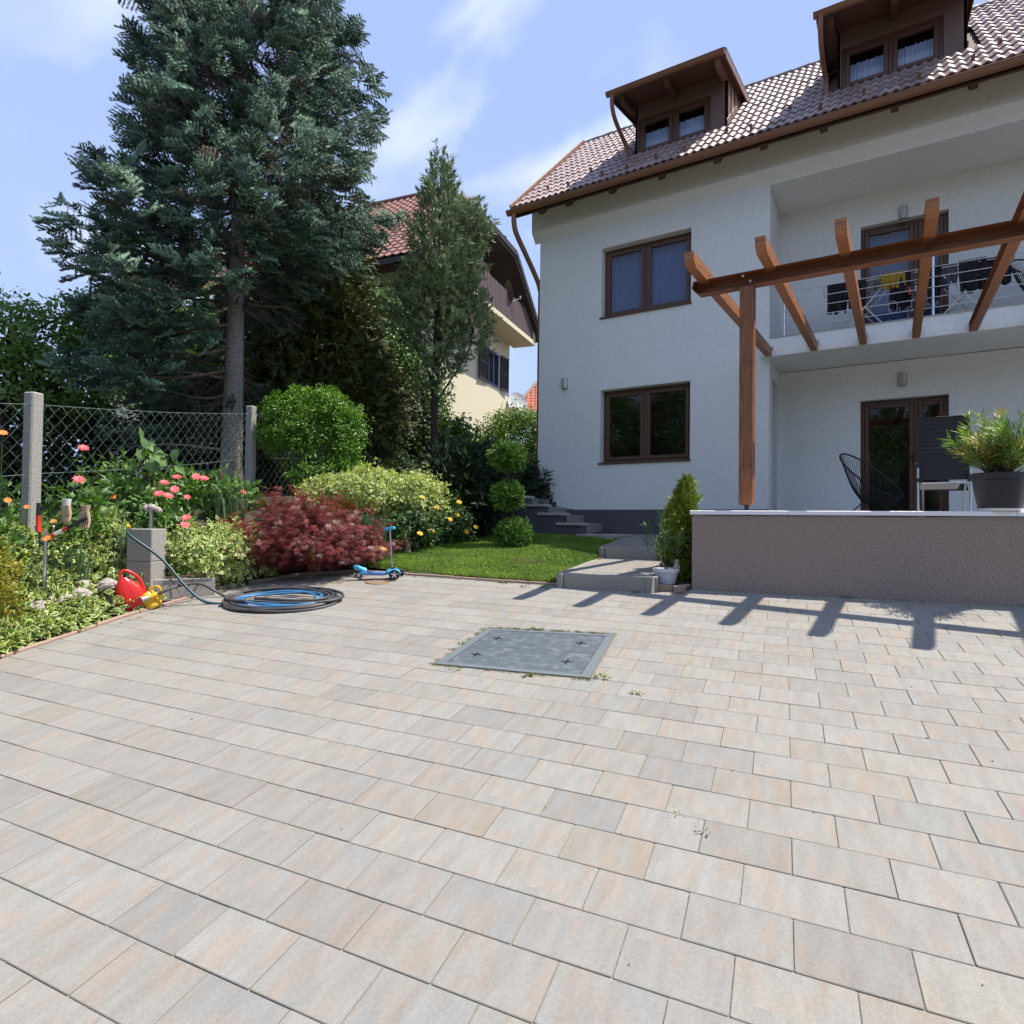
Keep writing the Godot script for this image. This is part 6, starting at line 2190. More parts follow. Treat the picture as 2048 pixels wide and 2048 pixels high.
	# two bricks under the pot
	for q in [[Vector3(-2.03, 0.925, -6.36), 0.09, "long reddish brick block in front of the white pot"], [Vector3(-1.80, 0.93, -6.42), 1.45, "end brick block beside the terrace wall corner"]]:
		var br := MB.new()
		br.box(Vector3(0.30, 0.10, 0.075), Transform3D(), 0.008)
		var bo := part("brick", br, M.kerb, self)
		bo.position = q[0]
		bo.rotation.y = q[1]
		tag(bo, q[2], "brick")
	var base := MB.new()
	base.boxa(Vector3(-2.2, 0.80, -6.95), Vector3(-1.74, 0.962, -6.42), 0.01)
	tag(part("soil_bed", base, M.soil, self), "small raised soil bed between the path and the terrace wall", "flower bed")

# ------------------------------------------------------------------ in the garden and on the yard
func tube_thing(pts: Array, r: float, m: Material, called: String, label: String, sub := 6) -> Node3D:
	var t := thing(called, label, "hose")
	var mb := MB.new()
	mb.tube(curve(pts, sub), PackedFloat32Array([r]), 8)
	part("hose", mb, m, t)
	return t

func coil_pts(c: Vector2, n: float, r0: float, r1: float, ph: float, lift: float, wob: float, flat := 0.72) -> Array:
	var out := []
	var m := int(n * 18)
	for k in m + 1:
		var f := float(k) / m
		var a := ph + f * n * TAU
		var r := lerpf(r0, r1, f) + wob * sin(a * 1.0 + f * 9.0) + wob * 0.5 * sin(a * 2.0 + 1.0)
		var along := Vector2(0.935, -0.355)      # the coil lies longer one way
		var p := c + along * cos(a) * r + Vector2(0.355, 0.935) * sin(a) * r * flat
		out.append(Vector3(p.x, ramp(p.x, p.y) + lift + 0.012 * sin(a * 1.5 + f * 6.0) + f * 0.02, p.y))
	return out

func garden_things() -> void:
	# manhole lid in two halves
	var q := []
	for e in LID: q.append(Vector3(e[0], ramp(e[0], e[1]), e[1]))
	var t := thing("manhole_cover", "slate grey two-leaf cast iron chamber cover set in the paving", "manhole cover")
	var at := func(u: float, v: float, h: float) -> Vector3: return q[0].lerp(q[1], u).lerp(q[3].lerp(q[2], u), v) + Vector3(0, h, 0)
	var slab := func(mb: MB, u0: float, u1: float, v0: float, v1: float, h: float) -> void:
		var a: Vector3 = at.call(u0, v0, h)
		var b: Vector3 = at.call(u1, v0, h)
		var c: Vector3 = at.call(u1, v1, h)
		var d: Vector3 = at.call(u0, v1, h)
		var dn := Vector3(0, -0.05, 0)
		mb.quad(d, c, b, a)
		mb.quad(d + dn, c + dn, c, d); mb.quad(b + dn, a + dn, a, b); mb.quad(a + dn, d + dn, d, a); mb.quad(c + dn, b + dn, b, c)
	var fr := MB.new()
	for e in [[0, 1, 0, 0.05], [0, 1, 0.945, 1], [0, 0.06, 0.052, 0.943], [0.94, 1, 0.052, 0.943]]: slab.call(fr, e[0], e[1], e[2], e[3], 0.006)
	part("frame", fr, M.iron_edge, t)
	var under := MB.new()
	slab.call(under, 0.05, 0.95, 0.04, 0.95, -0.012)
	part("seat_ring", under, M.rust, t)
	for e in [[0.056, 0.497], [0.503, 0.939]]:
		var lf := MB.new()
		slab.call(lf, 0.066, 0.934, e[0], e[1], 0.004)
		var lo := part("lid_leaf", lf, M.iron_lid, t)
		for u in [0.18, 0.80]:
			var k := MB.new()
			var v: float = (e[0] + e[1]) / 2.0
			for s in [[0.035, 0.006], [0.006, 0.045]]: slab.call(k, u - s[0], u + s[0], v - s[1], v + s[1], 0.0075)
			part("lifting_cross", k, M.black, lo)
	# hoses
	var c := Vector2(-5.50, -4.28)
	tube_thing(coil_pts(c, 4.6, 0.62, 0.54, 2.6, 0.02, 0.035), 0.0165, M.hose_grey, "garden_hose", "thick dark grey garden hose coiled on the paving")
	tube_thing(coil_pts(c + Vector2(0.03, 0.02), 3.2, 0.50, 0.38, 0.5, 0.045, 0.05, 0.62), 0.0125, M.hose_blue, "garden_hose", "blue garden hose looped inside the grey coil")
	tube_thing(coil_pts(c + Vector2(-0.03, -0.03), 1.7, 0.66, 0.44, 4.0, 0.055, 0.06, 0.60), 0.0165, M.hose_grey, "garden_hose", "loose top loops of dark grey hose lying across the coil")
	var s0 := Vector3(-7.0, 1.50, -3.48)
	tube_thing([s0, s0 + Vector3(0.14, -0.07, 0.06), Vector3(-6.60, 1.18, -3.62), Vector3(-6.38, 0.90, -3.75), Vector3(-6.22, 0.735, -3.86), Vector3(-6.05, 0.70, -3.97), Vector3(-5.8, 0.715, -4.05), Vector3(-5.5, 0.72, -3.95), Vector3(-5.1, 0.72, -4.2)], 0.0155, M.hose_teal, "garden_hose", "dark teal hose hanging from the standpipe block down to the coil")
	var hn := tube_thing([Vector3(-6.50, 0.81, -3.52), Vector3(-6.45, 0.86, -3.62), Vector3(-6.44, 0.90, -3.78), Vector3(-6.46, 0.89, -3.98), Vector3(-6.40, 0.80, -4.12), Vector3(-6.25, 0.73, -4.2), Vector3(-6.05, 0.725, -4.3), Vector3(-5.85, 0.76, -4.45)], 0.0155, M.hose_grey, "garden_hose", "dark hose end with yellow coupling leaning on the low trough")
	var cp := MB.new()
	cp.tube(PackedVector3Array([Vector3(-6.505, 0.815, -3.54), Vector3(-6.52, 0.80, -3.50), Vector3(-6.535, 0.785, -3.46)]), PackedFloat32Array([0.028, 0.03, 0.024]), 12)
	part("coupling", cp, M.yellow, hn)
	var cn := MB.new()
	cn.tube(PackedVector3Array([Vector3(-6.535, 0.785, -3.46), Vector3(-6.55, 0.765, -3.40)]), PackedFloat32Array([0.026, 0.029]), 12)
	part("connector", cn, M.galv, hn)
	var yc := MB.new()
	yc.tube(PackedVector3Array([s0 + Vector3(0.02, 0, 0.01), s0 + Vector3(-0.035, 0.015, -0.01)]), PackedFloat32Array([0.024, 0.026]), 12)
	yc.col = Color.WHITE
	tag(part("hose_coupling", yc, M.yellow, self), "yellow coupling at the upper end of the teal hose", "hose coupling")
	# standpipe block
	var sp := thing("standpipe_block", "grey concrete standpipe block with an old knobbed pipe on top", "standpipe", Vector3(-6.97, 0.77, -3.66), deg_to_rad(24))
	for k in 2:
		var b := MB.new()
		b.box(Vector3(0.30, 0.355, 0.24), Transform3D(Basis(), Vector3(0, 0.19 + 0.358 * k, 0)), 0.008)
		part("block", b, M.concrete, sp)
	var pi := MB.new()
	pi.tube(curve([Vector3(0.04, 0.73, 0), Vector3(0.045, 0.86, 0.005), Vector3(0.04, 0.93, 0)], 4), PackedFloat32Array([0.017, 0.017, 0.018, 0.018, 0.019, 0.02, 0.022, 0.026, 0.03]), 10)
	part("pipe", pi, M.galv, sp)
	var kn := MB.new()
	for e in [[Vector3(0.0, 0.95, 0), 0.05], [Vector3(0.06, 0.965, 0.01), 0.045], [Vector3(0.12, 0.94, 0.0), 0.04], [Vector3(0.155, 0.92, 0.01), 0.028]]:
		var pr := PackedVector2Array()
		for i in 9: pr.append(Vector2(maxf(0.001, sin(PI * i / 8.0) * e[1]), -cos(PI * i / 8.0) * e[1] * 0.75))
		kn.lathe(pr, Transform3D(Basis.from_euler(Vector3(rr(-0.4, 0.4), 0, rr(-0.4, 0.4))), e[0]), 12)
	kn.tube(PackedVector3Array([Vector3(-0.06, 1.0, 0), Vector3(0.0, 0.985, 0), Vector3(0.06, 1.005, 0.02)]), PackedFloat32Array([0.008, 0.012, 0.006]), 6)
	part("tap_head", kn, M.stone, sp)
	# low trough of blocks and a bent wire bracket on it
	var tr := thing("block_trough", "low concrete block trough standing behind the edging", "trough", Vector3(-6.78, 0.70, -3.98), deg_to_rad(60))
	var f := MB.new()
	f.box(Vector3(0.62, 0.24, 0.06), Transform3D(Basis(), Vector3(0.0, 0.12, 0.12)), 0.006)
	part("front_slab", f, M.concrete, tr)
	var f2 := MB.new()
	f2.box(Vector3(0.62, 0.24, 0.06), Transform3D(Basis(), Vector3(0.0, 0.12, -0.12)), 0.006)
	part("rear_slab", f2, M.concrete, tr)
	for x in [-0.28, 0.27]:
		var e := MB.new()
		e.box(Vector3(0.07, 0.22, 0.178), Transform3D(Basis(), Vector3(x, 0.11, 0)), 0.006)
		part("end_slab", e, M.concrete if x > 0 else M.kerb, tr)
	var ts := MB.new()
	ts.box(Vector3(0.46, 0.18, 0.17), Transform3D(Basis(), Vector3(0, 0.10, 0)), 0.02)
	part("soil", ts, M.soil, tr)
	var hg := thing("wire_bracket", "rusty bent wire hose bracket hanging on the block trough", "bracket", Vector3(-6.66, 0.94, -3.98), deg_to_rad(60))
	var wb := MB.new()
	for z in [0.02, 0.06]: wb.rod(Vector3(-0.25, 0.02, z), Vector3(0.24, 0.05, z), 0.006, 6)
	wb.tube(PackedVector3Array([Vector3(-0.2, 0.02, 0.05), Vector3(-0.08, -0.2, 0.09), Vector3(0.02, 0.0, 0.06), Vector3(0.02, -0.18, 0.09), Vector3(0.02, 0.0, 0.06), Vector3(0.2, -0.15, 0.09)]), PackedFloat32Array([0.005]), 6)
	for x in [-0.2, 0.16]: wb.tube(PackedVector3Array([Vector3(x, 0.03, 0.02), Vector3(x - 0.03, 0.07, 0.02), Vector3(x + 0.03, 0.075, 0.03), Vector3(x + 0.02, 0.03, 0.06)]), PackedFloat32Array([0.005]), 6)
	part("wire", wb, M.rust, hg)
	watering_can()
	var yb := thing("yellow_can", "small yellow plastic watering can lying beside the red one", "watering can", Vector3(-6.60, 0.71, -3.52), 0.6)
	var yx := Transform3D(Basis.from_euler(Vector3(0.25, 0, 0.5)), Vector3(0, 0.02, 0))
	var y1 := MB.new()
	y1.lathe(PackedVector2Array([Vector2(0.001, -0.07), Vector2(0.078, -0.07), Vector2(0.088, -0.05), Vector2(0.085, -0.01), Vector2(0.078, 0.0), Vector2(0.088, 0.012), Vector2(0.082, 0.07), Vector2(0.07, 0.10), Vector2(0.055, 0.11), Vector2(0.05, 0.105), Vector2(0.06, 0.06), Vector2(0.001, 0.05)]), yx, 20)
	part("body", y1, M.yellow, yb)
	var y2 := MB.new()
	y2.tube(curve([yx * Vector3(0.07, -0.03, 0), yx * Vector3(0.15, 0.03, 0), yx * Vector3(0.16, 0.11, 0), yx * Vector3(0.06, 0.12, 0)], 4), PackedFloat32Array([0.012]), 8)
	part("handle", y2, M.yellow, yb)
	var y3 := MB.new()
	y3.tube(PackedVector3Array([yx * Vector3(-0.07, -0.05, 0), yx * Vector3(-0.16, 0.08, 0)]), PackedFloat32Array([0.024, 0.012]), 10)
	part("spout", y3, M.yellow, yb)
	# round mirror-like solar dish on a black foot
	var sd := thing("shallow_bowl", "round silvery glass bowl on a black foot under the red maple", "bowl", Vector3(-6.68, 0.90, -4.66))
	var bw := MB.new()
	bw.lathe(PackedVector2Array([Vector2(0.001, 0.105), Vector2(0.13, 0.11), Vector2(0.165, 0.13), Vector2(0.17, 0.127), Vector2(0.14, 0.10), Vector2(0.001, 0.09)]), Transform3D(), 28)
	part("bowl", bw, mat(lin(0.55, 0.57, 0.58), 0.12, {"metal": 0.9}), sd)
	var bf := MB.new()
	bf.lathe(PackedVector2Array([Vector2(0.07, -0.14), Vector2(0.05, -0.02), Vector2(0.06, 0.09), Vector2(0.12, 0.10)]), Transform3D(), 20)
	part("foot", bf, M.black, sd)
	garden_tools()
	scooter()
	# rockery stones on the bank
	for e in [[-6.78, -2.92, 0.085, "pale rounded rockery stone on the bank left of the standpipe"], [-6.88, -3.22, 0.10, "larger pale rockery stone nearest the standpipe"], [-6.72, -2.70, 0.075, "pinkish rockery stone below the tool stake"], [-6.66, -2.52, 0.07, "small white rockery stone at the left"], [-6.93, -3.02, 0.07, "brown rockery stone behind the pale ones"], [-6.75, -2.82, 0.06, "small flat rockery stone between the others"]]:
		var sp2 := SphereMesh.new()
		sp2.radius = 1.0
		sp2.height = 2.0
		sp2.radial_segments = 14
		sp2.rings = 8
		var arr := sp2.get_mesh_arrays()
		var vs: PackedVector3Array = arr[Mesh.ARRAY_VERTEX]
		var fn := FastNoiseLite.new()
		fn.seed = rng.randi() % 999
		fn.frequency = 0.8
		for i in vs.size(): vs[i] = vs[i] * (1.0 + 0.45 * fn.get_noise_3dv(vs[i])) * e[2] * Vector3(1.25, 0.75, 1.0)
		var mb := MB.new()
		for i in range(0, arr[Mesh.ARRAY_INDEX].size(), 3):
			var ii: PackedInt32Array = arr[Mesh.ARRAY_INDEX]
			mb.tri(vs[ii[i]], vs[ii[i + 2]], vs[ii[i + 1]])
		var o := part("rockery_stone", mb, M.stone, self)
		o.position = on(e[0], e[1], 0.17 + e[2] * 0.5)
		o.rotation.y = rr(0, 6)
		tag(o, e[3], "stone")
	# palisade stubs along the bed by the lawn
	var pal := [[-6.28, -6.75, 0.20, 0.075, "short clay palisade stub nearest the red maple"], [-6.14, -7.05, 0.22, 0.05, "short clay palisade stub behind the scooter handlebar"], [-6.52, -8.55, 0.30, 0.07, "taller clay palisade stub with a pink flower before the yellow shrub"], [-6.35, -7.9, 0.12, 0.06, "low clay palisade stub at the lawn edge"], [-6.20, -7.3, 0.16, 0.06, "cracked clay palisade stub in the middle of the row"]]
	for e in pal:
		var mb := MB.new()
		mb.lathe(PackedVector2Array([Vector2(e[3], -0.1), Vector2(e[3], e[2] - 0.01), Vector2(e[3] - 0.012, e[2]), Vector2(0.001, e[2])]), Transform3D(), 14)
		var o := part("palisade_stub", mb, M.kerb, self)
		o.position = on(e[0], e[1])
		tag(o, e[4], "edging post", "clay palisade stubs along the lawn")
	var pf := thing("pink_blossom", "single bright pink blossom beside the taller palisade stub", "flower", on(-6.42, -8.46, 0.2))
	blossom(pf, Vector3.ZERO, 0.05, Color(0.80, 0.06, 0.40), Color(0.85, 0.2, 0.5), 2)
	var yr := thing("yellow_rose", "ruffled yellow rose bloom bending over the grass beside the maple", "flower", on(-6.05, -6.35, 0.16))
	for i in 6: blossom(yr, rv() * 0.06, 0.06, Color(0.80, 0.52, 0.10), Color(0.88, 0.70, 0.30), 4)
	var yst := MB.new()
	yst.tube(curve([Vector3(-0.25, -0.1, -0.2), Vector3(-0.15, 0.15, -0.1), Vector3.ZERO], 4), PackedFloat32Array([0.005]), 5)
	part("stem", yst, M.twig, yr)
	var tw := thing("twisted_branch", "curly bare branch standing by the yellow flowered shrub", "branch", on(-6.45, -8.35))
	var tb := MB.new()
	tb.tube(curve([Vector3(-0.1, 0.0, 0), Vector3(0.02, 0.25, 0), Vector3(0.14, 0.42, 0), Vector3(0.12, 0.56, 0), Vector3(0.0, 0.64, 0), Vector3(-0.03, 0.72, 0)], 4), PackedFloat32Array([0.016]), 7)
	part("wood", tb, M.bark, tw)

func watering_can() -> void:
	# a red plastic can fallen back on its side, black rose towards the left
	var t := thing("red_watering_can", "red plastic watering can tipped over in the creeper with its black rose showing", "watering can", Vector3(-6.70, 0.78, -3.36), 0.0)
	var x := Transform3D(Basis(Vector3.UP, 1.1) * Basis(Vector3.BACK, 0.40), Vector3(0.0, 0.02, 0)).scaled_local(Vector3.ONE * 0.88)
	var b := MB.new()
	var rings := []
	for i in 9:
		var f := i / 8.0
		var w := 0.115 + 0.045 * sin(f * PI * 0.9) - 0.085 * pow(f, 3)
		var d := 0.095 + 0.02 * sin(f * PI) - 0.045 * pow(f, 2)
		var ring := []
		for k in 18:
			var a := TAU * k / 18.0
			ring.append(x * Vector3(signf(cos(a)) * pow(absf(cos(a)), 0.7) * w + 0.02 * f, -0.16 + 0.40 * f - (0.05 * f * maxf(0, cos(a))), signf(sin(a)) * pow(absf(sin(a)), 0.7) * d))
		rings.append(ring)
	for i in 8:
		for k in 18:
			var k2 := (k + 1) % 18
			b.quad(rings[i][k2], rings[i][k], rings[i + 1][k], rings[i + 1][k2])
	var mid := x * Vector3(0, -0.16, 0)
	for k in 18: b.tri(mid, rings[0][k], rings[0][(k + 1) % 18])
	part("body", b, M.red, t)
	var h := MB.new()
	h.tube(curve([x * Vector3(-0.02, 0.25, 0), x * Vector3(0.06, 0.30, 0), x * Vector3(0.15, 0.18, 0), x * Vector3(0.16, 0.02, 0), x * Vector3(0.12, -0.06, 0)], 5), PackedFloat32Array([0.018]), 10)
	part("handle", h, M.red, t)
	var s := MB.new()
	s.tube(curve([x * Vector3(-0.10, -0.10, 0.02), x * Vector3(-0.16, -0.03, 0.08), x * Vector3(-0.19, 0.01, 0.12)], 4), PackedFloat32Array([0.035, 0.03, 0.026, 0.022]), 12)
	part("spout", s, M.red, t)
	var r := MB.new()
	var n := (x.basis * Vector3(-0.9, 0.35, 0.5)).normalized()
	r.lathe(PackedVector2Array([Vector2(0.024, -0.03), Vector2(0.075, 0.01), Vector2(0.078, 0.02), Vector2(0.001, 0.028)]), facing(n, 0, 1.0, x * Vector3(-0.20, 0.03, 0.13)), 20)
	part("rose", r, M.pot_black, t)

func garden_tools() -> void:
	var p := on(-6.86, -2.66, 0.42)
	var t := thing("tool_stake", "thin metal stake with a crosspiece for garden tools in the bed", "tool rack", p)
	var s := MB.new()
	s.bar(Vector3(0, -0.5, 0), Vector3(0, 0.36, 0), 0.03, 0.012, Vector3.RIGHT)
	s.rod(Vector3(-0.20, 0.22, -0.12), Vector3(0.16, 0.40, 0.0), 0.008, 8)
	part("stake", s, M.galv, t)
	var a := thing("red_handled_tool", "upright garden tool with red and black grip by the nearest post", "garden tool", p + Vector3(0.02, 0.32, 0.07))
	var a1 := MB.new()
	a1.tube(curve([Vector3(0.02, 0.02, 0), Vector3(0.0, 0.10, 0), Vector3(-0.005, 0.18, 0)], 4), PackedFloat32Array([0.019, 0.021, 0.022, 0.02]), 10)
	part("grip", a1, M.red_tool, a)
	var a2 := MB.new()
	a2.tube(PackedVector3Array([Vector3(-0.005, 0.18, 0), Vector3(-0.012, 0.30, 0)]), PackedFloat32Array([0.02, 0.016]), 10)
	part("butt", a2, M.black, a)
	var a3 := MB.new()
	a3.rod(Vector3(0.02, 0.02, 0), Vector3(0.04, -0.12, 0), 0.007, 8)
	part("shank", a3, M.black, a)
	var b := thing("striped_handled_tool", "slanting garden tool with red white and black striped handle", "garden tool", p + Vector3(0.10, 0.29, 0.02))
	var d := Vector3(0.32, 0.20, -0.20)
	for q in [[0.0, 0.17, M.red_tool, "grip"], [0.17, 0.36, M.white_plastic, "band"], [0.36, 0.48, M.red_tool, "grip"], [0.48, 0.95, M.black, "butt"]]:
		var mb := MB.new()
		mb.tube(PackedVector3Array([d * q[0], d * q[1]]), PackedFloat32Array([0.017, 0.018]), 10)
		part(q[3], mb, q[2], b)
	var b3 := MB.new()
	b3.rod(Vector3.ZERO, d * -0.3, 0.006, 8)
	part("shank", b3, M.galv, b)
	for g in 2:
		var gl := thing("garden_glove", ["tan garden glove hung up by its cuff, the left one", "tan garden glove with folded fingers, the right one"][g], "glove", p + Vector3(0.16 + 0.17 * g, 0.60 - 0.06 * g, -0.10 - 0.09 * g), 0.4, "pair of garden gloves")
		var m := MB.new()
		m.box(Vector3(0.095, 0.11, 0.035), Transform3D(Basis(Vector3.BACK, 0.15), Vector3(0, -0.05, 0)), 0.014)
		part("palm", m, M.glove, gl)
		for i in 4:
			var f := MB.new()
			var x0 := -0.036 + i * 0.024
			f.tube(curve([Vector3(x0 + 0.008, -0.095, 0), Vector3(x0 + 0.012, -0.13, 0.012), Vector3(x0 + 0.014, -0.155 - 0.012 * (i % 3), 0.02)], 3), PackedFloat32Array([0.0125, 0.0125, 0.012, 0.011, 0.010, 0.007]), 8)
			part("finger", f, M.glove, gl)
		var th := MB.new()
		th.tube(curve([Vector3(-0.04, -0.05, 0), Vector3(-0.065, -0.08, 0.01), Vector3(-0.07, -0.11, 0.015)], 3), PackedFloat32Array([0.014, 0.013, 0.011, 0.008]), 8)
		part("thumb", th, M.glove, gl)
		var c := MB.new()
		c.lathe(PackedVector2Array([Vector2(0.042, 0.0), Vector2(0.05, 0.06), Vector2(0.046, 0.062), Vector2(0.036, 0.0)]), Transform3D(Basis().scaled(Vector3(1, 1, 0.5)), Vector3.ZERO), 14)
		part("cuff", c, M.white_plastic if g == 0 else M.glove, gl)

func scooter() -> void:
	var p := Vector3(-5.16, ramp(-5.16, -5.62), -5.62)
	# local x runs from the tail to the front
	var f := Vector3(0.86, 0, -0.51).normalized()
	var t := thing("kick_scooter", "blue three-wheeled child's kick scooter parked at the lawn edge", "scooter", p, atan2(-f.z, f.x))
	t.rotation.z = 0.0
	var d := MB.new()
	d.prism(PackedVector2Array([Vector2(-0.37, -0.045), Vector2(-0.33, -0.058), Vector2(-0.10, -0.055), Vector2(-0.02, -0.04), Vector2(-0.02, 0.04), Vector2(-0.10, 0.055), Vector2(-0.33, 0.058), Vector2(-0.37, 0.045)]), 0.055, 0.085, Transform3D(), 0.008)
	part("deck", d, M.blue, t)
	var st := MB.new()
	st.prism(PackedVector2Array([Vector2(-0.34, -0.052), Vector2(-0.08, -0.05), Vector2(-0.08, 0.05), Vector2(-0.34, 0.052)]), 0.042, 0.054, Transform3D())
	part("deck_underside", st, M.white_plastic, t)
	var br := MB.new()
	br.tube(curve([Vector3(-0.31, 0.085, 0), Vector3(-0.36, 0.115, 0), Vector3(-0.42, 0.14, 0), Vector3(-0.45, 0.14, 0)], 4), PackedFloat32Array([0.035, 0.04, 0.042, 0.04, 0.03]), 10)
	part("rear_brake", br, M.cyan, t)
	var hd := MB.new()
	hd.prism(PackedVector2Array([Vector2(-0.05, -0.05), Vector2(0.03, -0.10), Vector2(0.10, -0.085), Vector2(0.10, 0.085), Vector2(0.03, 0.10), Vector2(-0.05, 0.05)]), 0.06, 0.125, Transform3D(), 0.025)
	part("front_body", hd, M.cyan, t)
	var wheel := func(c: Vector3, r: float, called: String) -> void:
		var w := Node3D.new()
		w.name = called
		if t.has_node(NodePath(called)): w.name = called + "_001"
		t.add_child(w)
		w.position = c
		var ax := Transform3D(Basis(Vector3.RIGHT, PI / 2), Vector3.ZERO)
		var ty := MB.new()
		ty.lathe(PackedVector2Array([Vector2(r * 0.72, -0.016), Vector2(r * 0.92, -0.017), Vector2(r, -0.008), Vector2(r, 0.008), Vector2(r * 0.92, 0.017), Vector2(r * 0.72, 0.016), Vector2(r * 0.72, -0.016)]), ax, 24)
		part("tyre", ty, M.black, w)
		var rim := MB.new()
		rim.lathe(PackedVector2Array([Vector2(0.001, -0.018), Vector2(r * 0.22, -0.018), Vector2(r * 0.22, 0.018), Vector2(0.001, 0.018)]), ax, 14)
		for k in 5:
			var a := TAU * k / 5.0 + 0.3
			rim.bar(Vector3.ZERO, Vector3(cos(a), sin(a), 0) * r * 0.74, 0.022, 0.016, Vector3(-sin(a), cos(a), 0))
		part("spokes", rim, M.white_plastic, w)
		var nv := MB.new()
		nv.lathe(PackedVector2Array([Vector2(r * 0.2, -0.006), Vector2(r * 0.73, -0.006), Vector2(r * 0.73, 0.006), Vector2(r * 0.2, 0.006)]), ax, 20)
		part("rim", nv, M.navy, w)
	wheel.call(Vector3(0.07, 0.064, 0.125), 0.064, "front_wheel")
	wheel.call(Vector3(0.07, 0.064, -0.125), 0.064, "front_wheel")
	wheel.call(Vector3(-0.39, 0.045, 0.0), 0.045, "rear_wheel")
	var ax := MB.new()
	ax.rod(Vector3(0.07, 0.064, -0.12), Vector3(0.07, 0.064, 0.12), 0.012, 8)
	part("axle", ax, M.black, t)
	var st2 := MB.new()
	st2.tube(PackedVector3Array([Vector3(0.02, 0.10, 0), Vector3(-0.02, 0.62, 0)]), PackedFloat32Array([0.0135, 0.0125]), 12)
	part("stem", st2, M.steel, t)
	var cl := MB.new()
	cl.rod(Vector3(0.021, 0.10, 0), Vector3(0.018, 0.145, 0), 0.022, 12)
	part("collar", cl, M.black, t)
	for s in [-1, 1]:
		var g := MB.new()
		g.tube(PackedVector3Array([Vector3(-0.02, 0.62, s * 0.006), Vector3(-0.02 + s * 0.07, 0.622 + s * 0.012, s * 0.075)]), PackedFloat32Array([0.017, 0.019]), 12)
		part("grip", g, M.cyan, t)

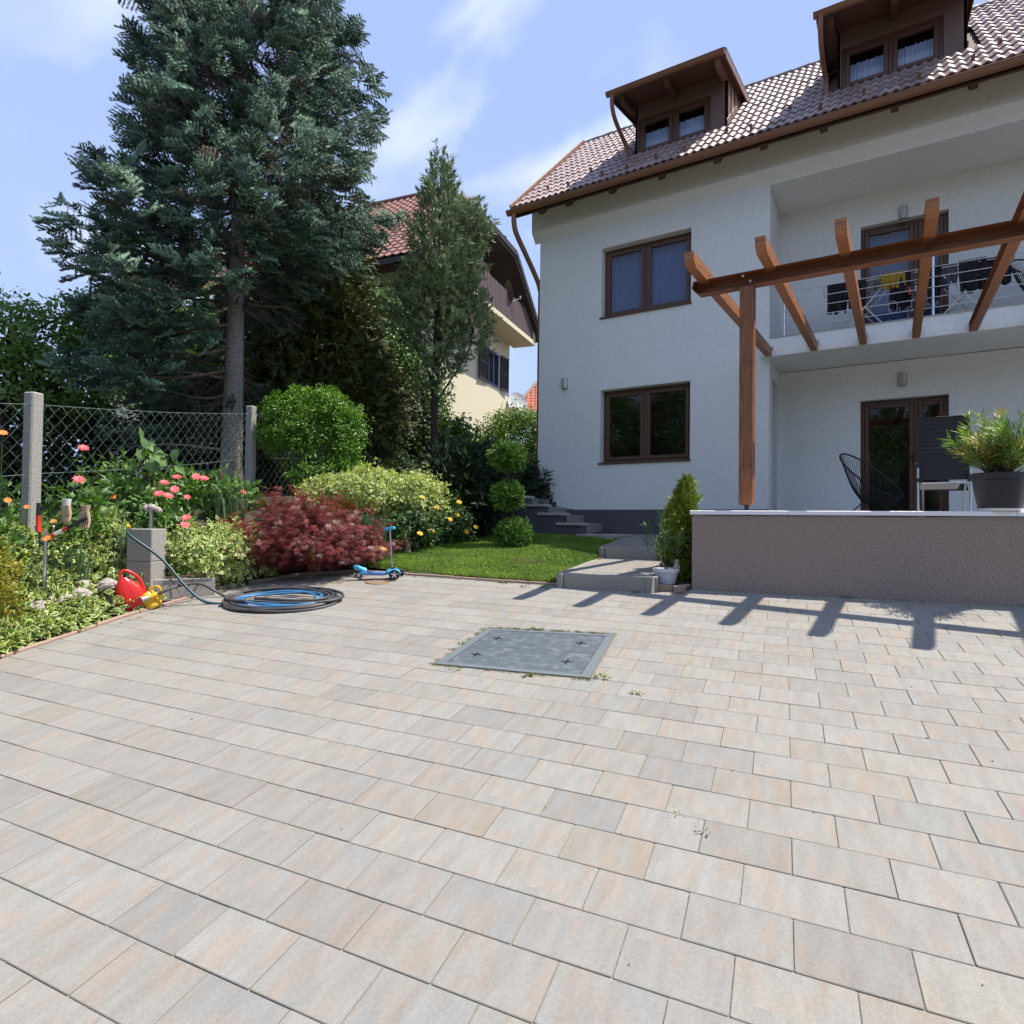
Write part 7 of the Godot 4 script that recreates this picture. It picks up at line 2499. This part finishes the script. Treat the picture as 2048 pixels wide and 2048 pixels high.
func small_things() -> void:
	# weeds in the joints
	for q in [[-1.62, -3.86, 1.0, "green weed at the right corner of the manhole cover"], [-1.33, -3.72, 0.7, "small weed in a joint right of the manhole cover"], [-0.62, -2.55, 0.42, "thin weed in a joint in the middle of the yard"], [-0.75, -2.62, 0.35, "dry wisp of weed beside the middle joint"], [-3.75, -6.0, 1.2, "broad weed at the lawn edging"], [-3.42, -5.92, 0.9, "flat weed in the paving near the lawn corner"], [-3.2, -5.98, 1.1, "weed clump at the foot of the first step"], [-2.2, -6.17, 0.8, "weed at the right end of the first step"], [-1.8, -6.3, 0.9, "weed against the brick beside the terrace wall"], [-0.3, -6.75, 1.0, "weed at the foot of the terrace wall"], [-2.55, -4.62, 1.0, "dry moss tuft behind the manhole cover"], [-2.1, -3.68, 0.8, "weed along the front rim of the manhole cover"], [-2.62, -3.55, 0.6, "tiny weed at the front left of the manhole cover"], [0.6, -1.6, 0.3, "tiny weed in a joint at the right"]]:
		var t := thing("weed", q[3], "weed", Vector3(q[0], ramp(q[0], q[1]) - 0.004, q[1]), 0.0)
		var mb := MB.new()
		for i in 16:
			var a := rr(0, TAU)
			mb.col = Color(0.10, 0.19, 0.03).lerp(Color(0.20, 0.26, 0.06), rng.randf())
			mb.leaf(Vector3(cos(a), 0, sin(a)) * rr(0, 0.03), Vector3(cos(a), rr(0.15, 0.9), sin(a)), Vector3.UP, 0.055 * q[2], 0.016 * q[2], 0.1, 0.1)
		part("leaves", mb, M.leaf, t)
	# moss and weeds fringing the lid, the walls and the wide joints
	var mx := []
	var mc := []
	var strip := func(a: Vector2, b: Vector2, m: int, w: float) -> void:
		for i in m:
			var p := a.lerp(b, rng.randf()) + Vector2(rr(-w, w), rr(-w, w))
			mx.append(Transform3D(Basis(Vector3.UP, rr(0, TAU)).scaled(Vector3.ONE * rr(0.25, 0.7)), Vector3(p.x, ramp(p.x, p.y) - 0.006, p.y)))
			mc.append(Color(0.13, 0.17, 0.04).lerp(Color(0.26, 0.22, 0.09), rng.randf()))
	strip.call(Vector2(-2.947, -4.47), Vector2(-1.885, -4.77), 130, 0.012)
	strip.call(Vector2(-2.83, -3.54), Vector2(-1.69, -3.79), 60, 0.012)
	strip.call(Vector2(-2.97, -4.45), Vector2(-2.85, -3.56), 40, 0.012)
	strip.call(Vector2(-1.72, -6.52), Vector2(1.6, -7.1), 60, 0.012)
	strip.call(Vector2(-5.1, -5.83), Vector2(-3.1, -6.08), 90, 0.03)
	strip.call(Vector2(-6.3, -3.0), Vector2(-6.6, -4.6), 60, 0.03)
	var ms := scatter("joint_moss", L.grass, M.grass, mx, mc, self)
	kind(ms, "stuff")
	tag(ms, "dry moss and seedlings fringing the lid and paving edges", "moss")
	# spilt soil by the scooter, bits of grit
	var so := MB.new()
	var pp := PackedVector2Array()
	for i in 18:
		var a := TAU * i / 18.0
		pp.append(Vector2(cos(a) * (0.22 + rr(-0.04, 0.05)), sin(a) * (0.10 + rr(-0.02, 0.02))))
	so.prism(pp, 0.0, 0.006)
	var sl := part("spilt_soil", so, M.dirt, self)
	sl.transform = Transform3D(Basis.from_euler(Vector3(0.136, 0.35, -0.027)), Vector3(-5.12, ramp(-5.12, -5.42) + 0.001, -5.42))
	tag(sl, "patch of spilt brown soil on the paving by the scooter", "soil patch")
	var cx := []
	var cc := []
	var crumb := MB.new()
	crumb.box(Vector3(0.012, 0.006, 0.009), Transform3D(), 0.003)
	for i in 110:
		var x := rr(-5.6, 1.5)
		var z := rr(-6.0, -1.6)
		cx.append(Transform3D(Basis.from_euler(Vector3(rr(-0.3, 0.3), rr(0, 6), 0)).scaled(Vector3.ONE * rr(0.25, 0.7)), Vector3(x, ramp(x, z) + 0.003, z)))
		cc.append(Color(0.10, 0.075, 0.05).lerp(Color(0.2, 0.17, 0.13), rng.randf()))
	var cr := scatter("scattered_crumbs", crumb.mesh(), M.grass, cx, cc, self)
	kind(cr, "stuff")
	tag(cr, "crumbs of soil and dry bits scattered over the paving", "grit")
	# two overhead wires at the upper right
	for k in 2:
		var mb := MB.new()
		var pts := PackedVector3Array()
		for i in 13:
			var f := i / 12.0
			pts.append(WIRE0.lerp(WIRE1, f) + Vector3(0, 0.32 + 0.13 * k + 0.4 * pow(f - 0.5, 2), 0))
		mb.tube(pts, PackedFloat32Array([0.02]), 5)
		tag(part("overhead_wire", mb, M.black, self), ["lower thin overhead wire above the roof ridge at right", "upper thin overhead wire above the roof ridge at right"][k], "cable")
	var lf := MB.new()
	lf.col = Color(0.30, 0.17, 0.08)
	lf.leaf(Vector3.ZERO, Vector3(0.3, 0, 1), Vector3.UP, 0.05, 0.022, 0.25, 0.2)
	var lo := part("fallen_leaf", lf, M.leaf, self)
	lo.position = Vector3(-0.72, ramp(-0.72, -1.38) + 0.004, -1.38)
	tag(lo, "small brown fallen leaf on a paver near the viewer", "leaf")

const WIRE0 := Vector3(1.9, 18.3, -24.6)
const WIRE1 := Vector3(10.1, 21.8, -29.6)
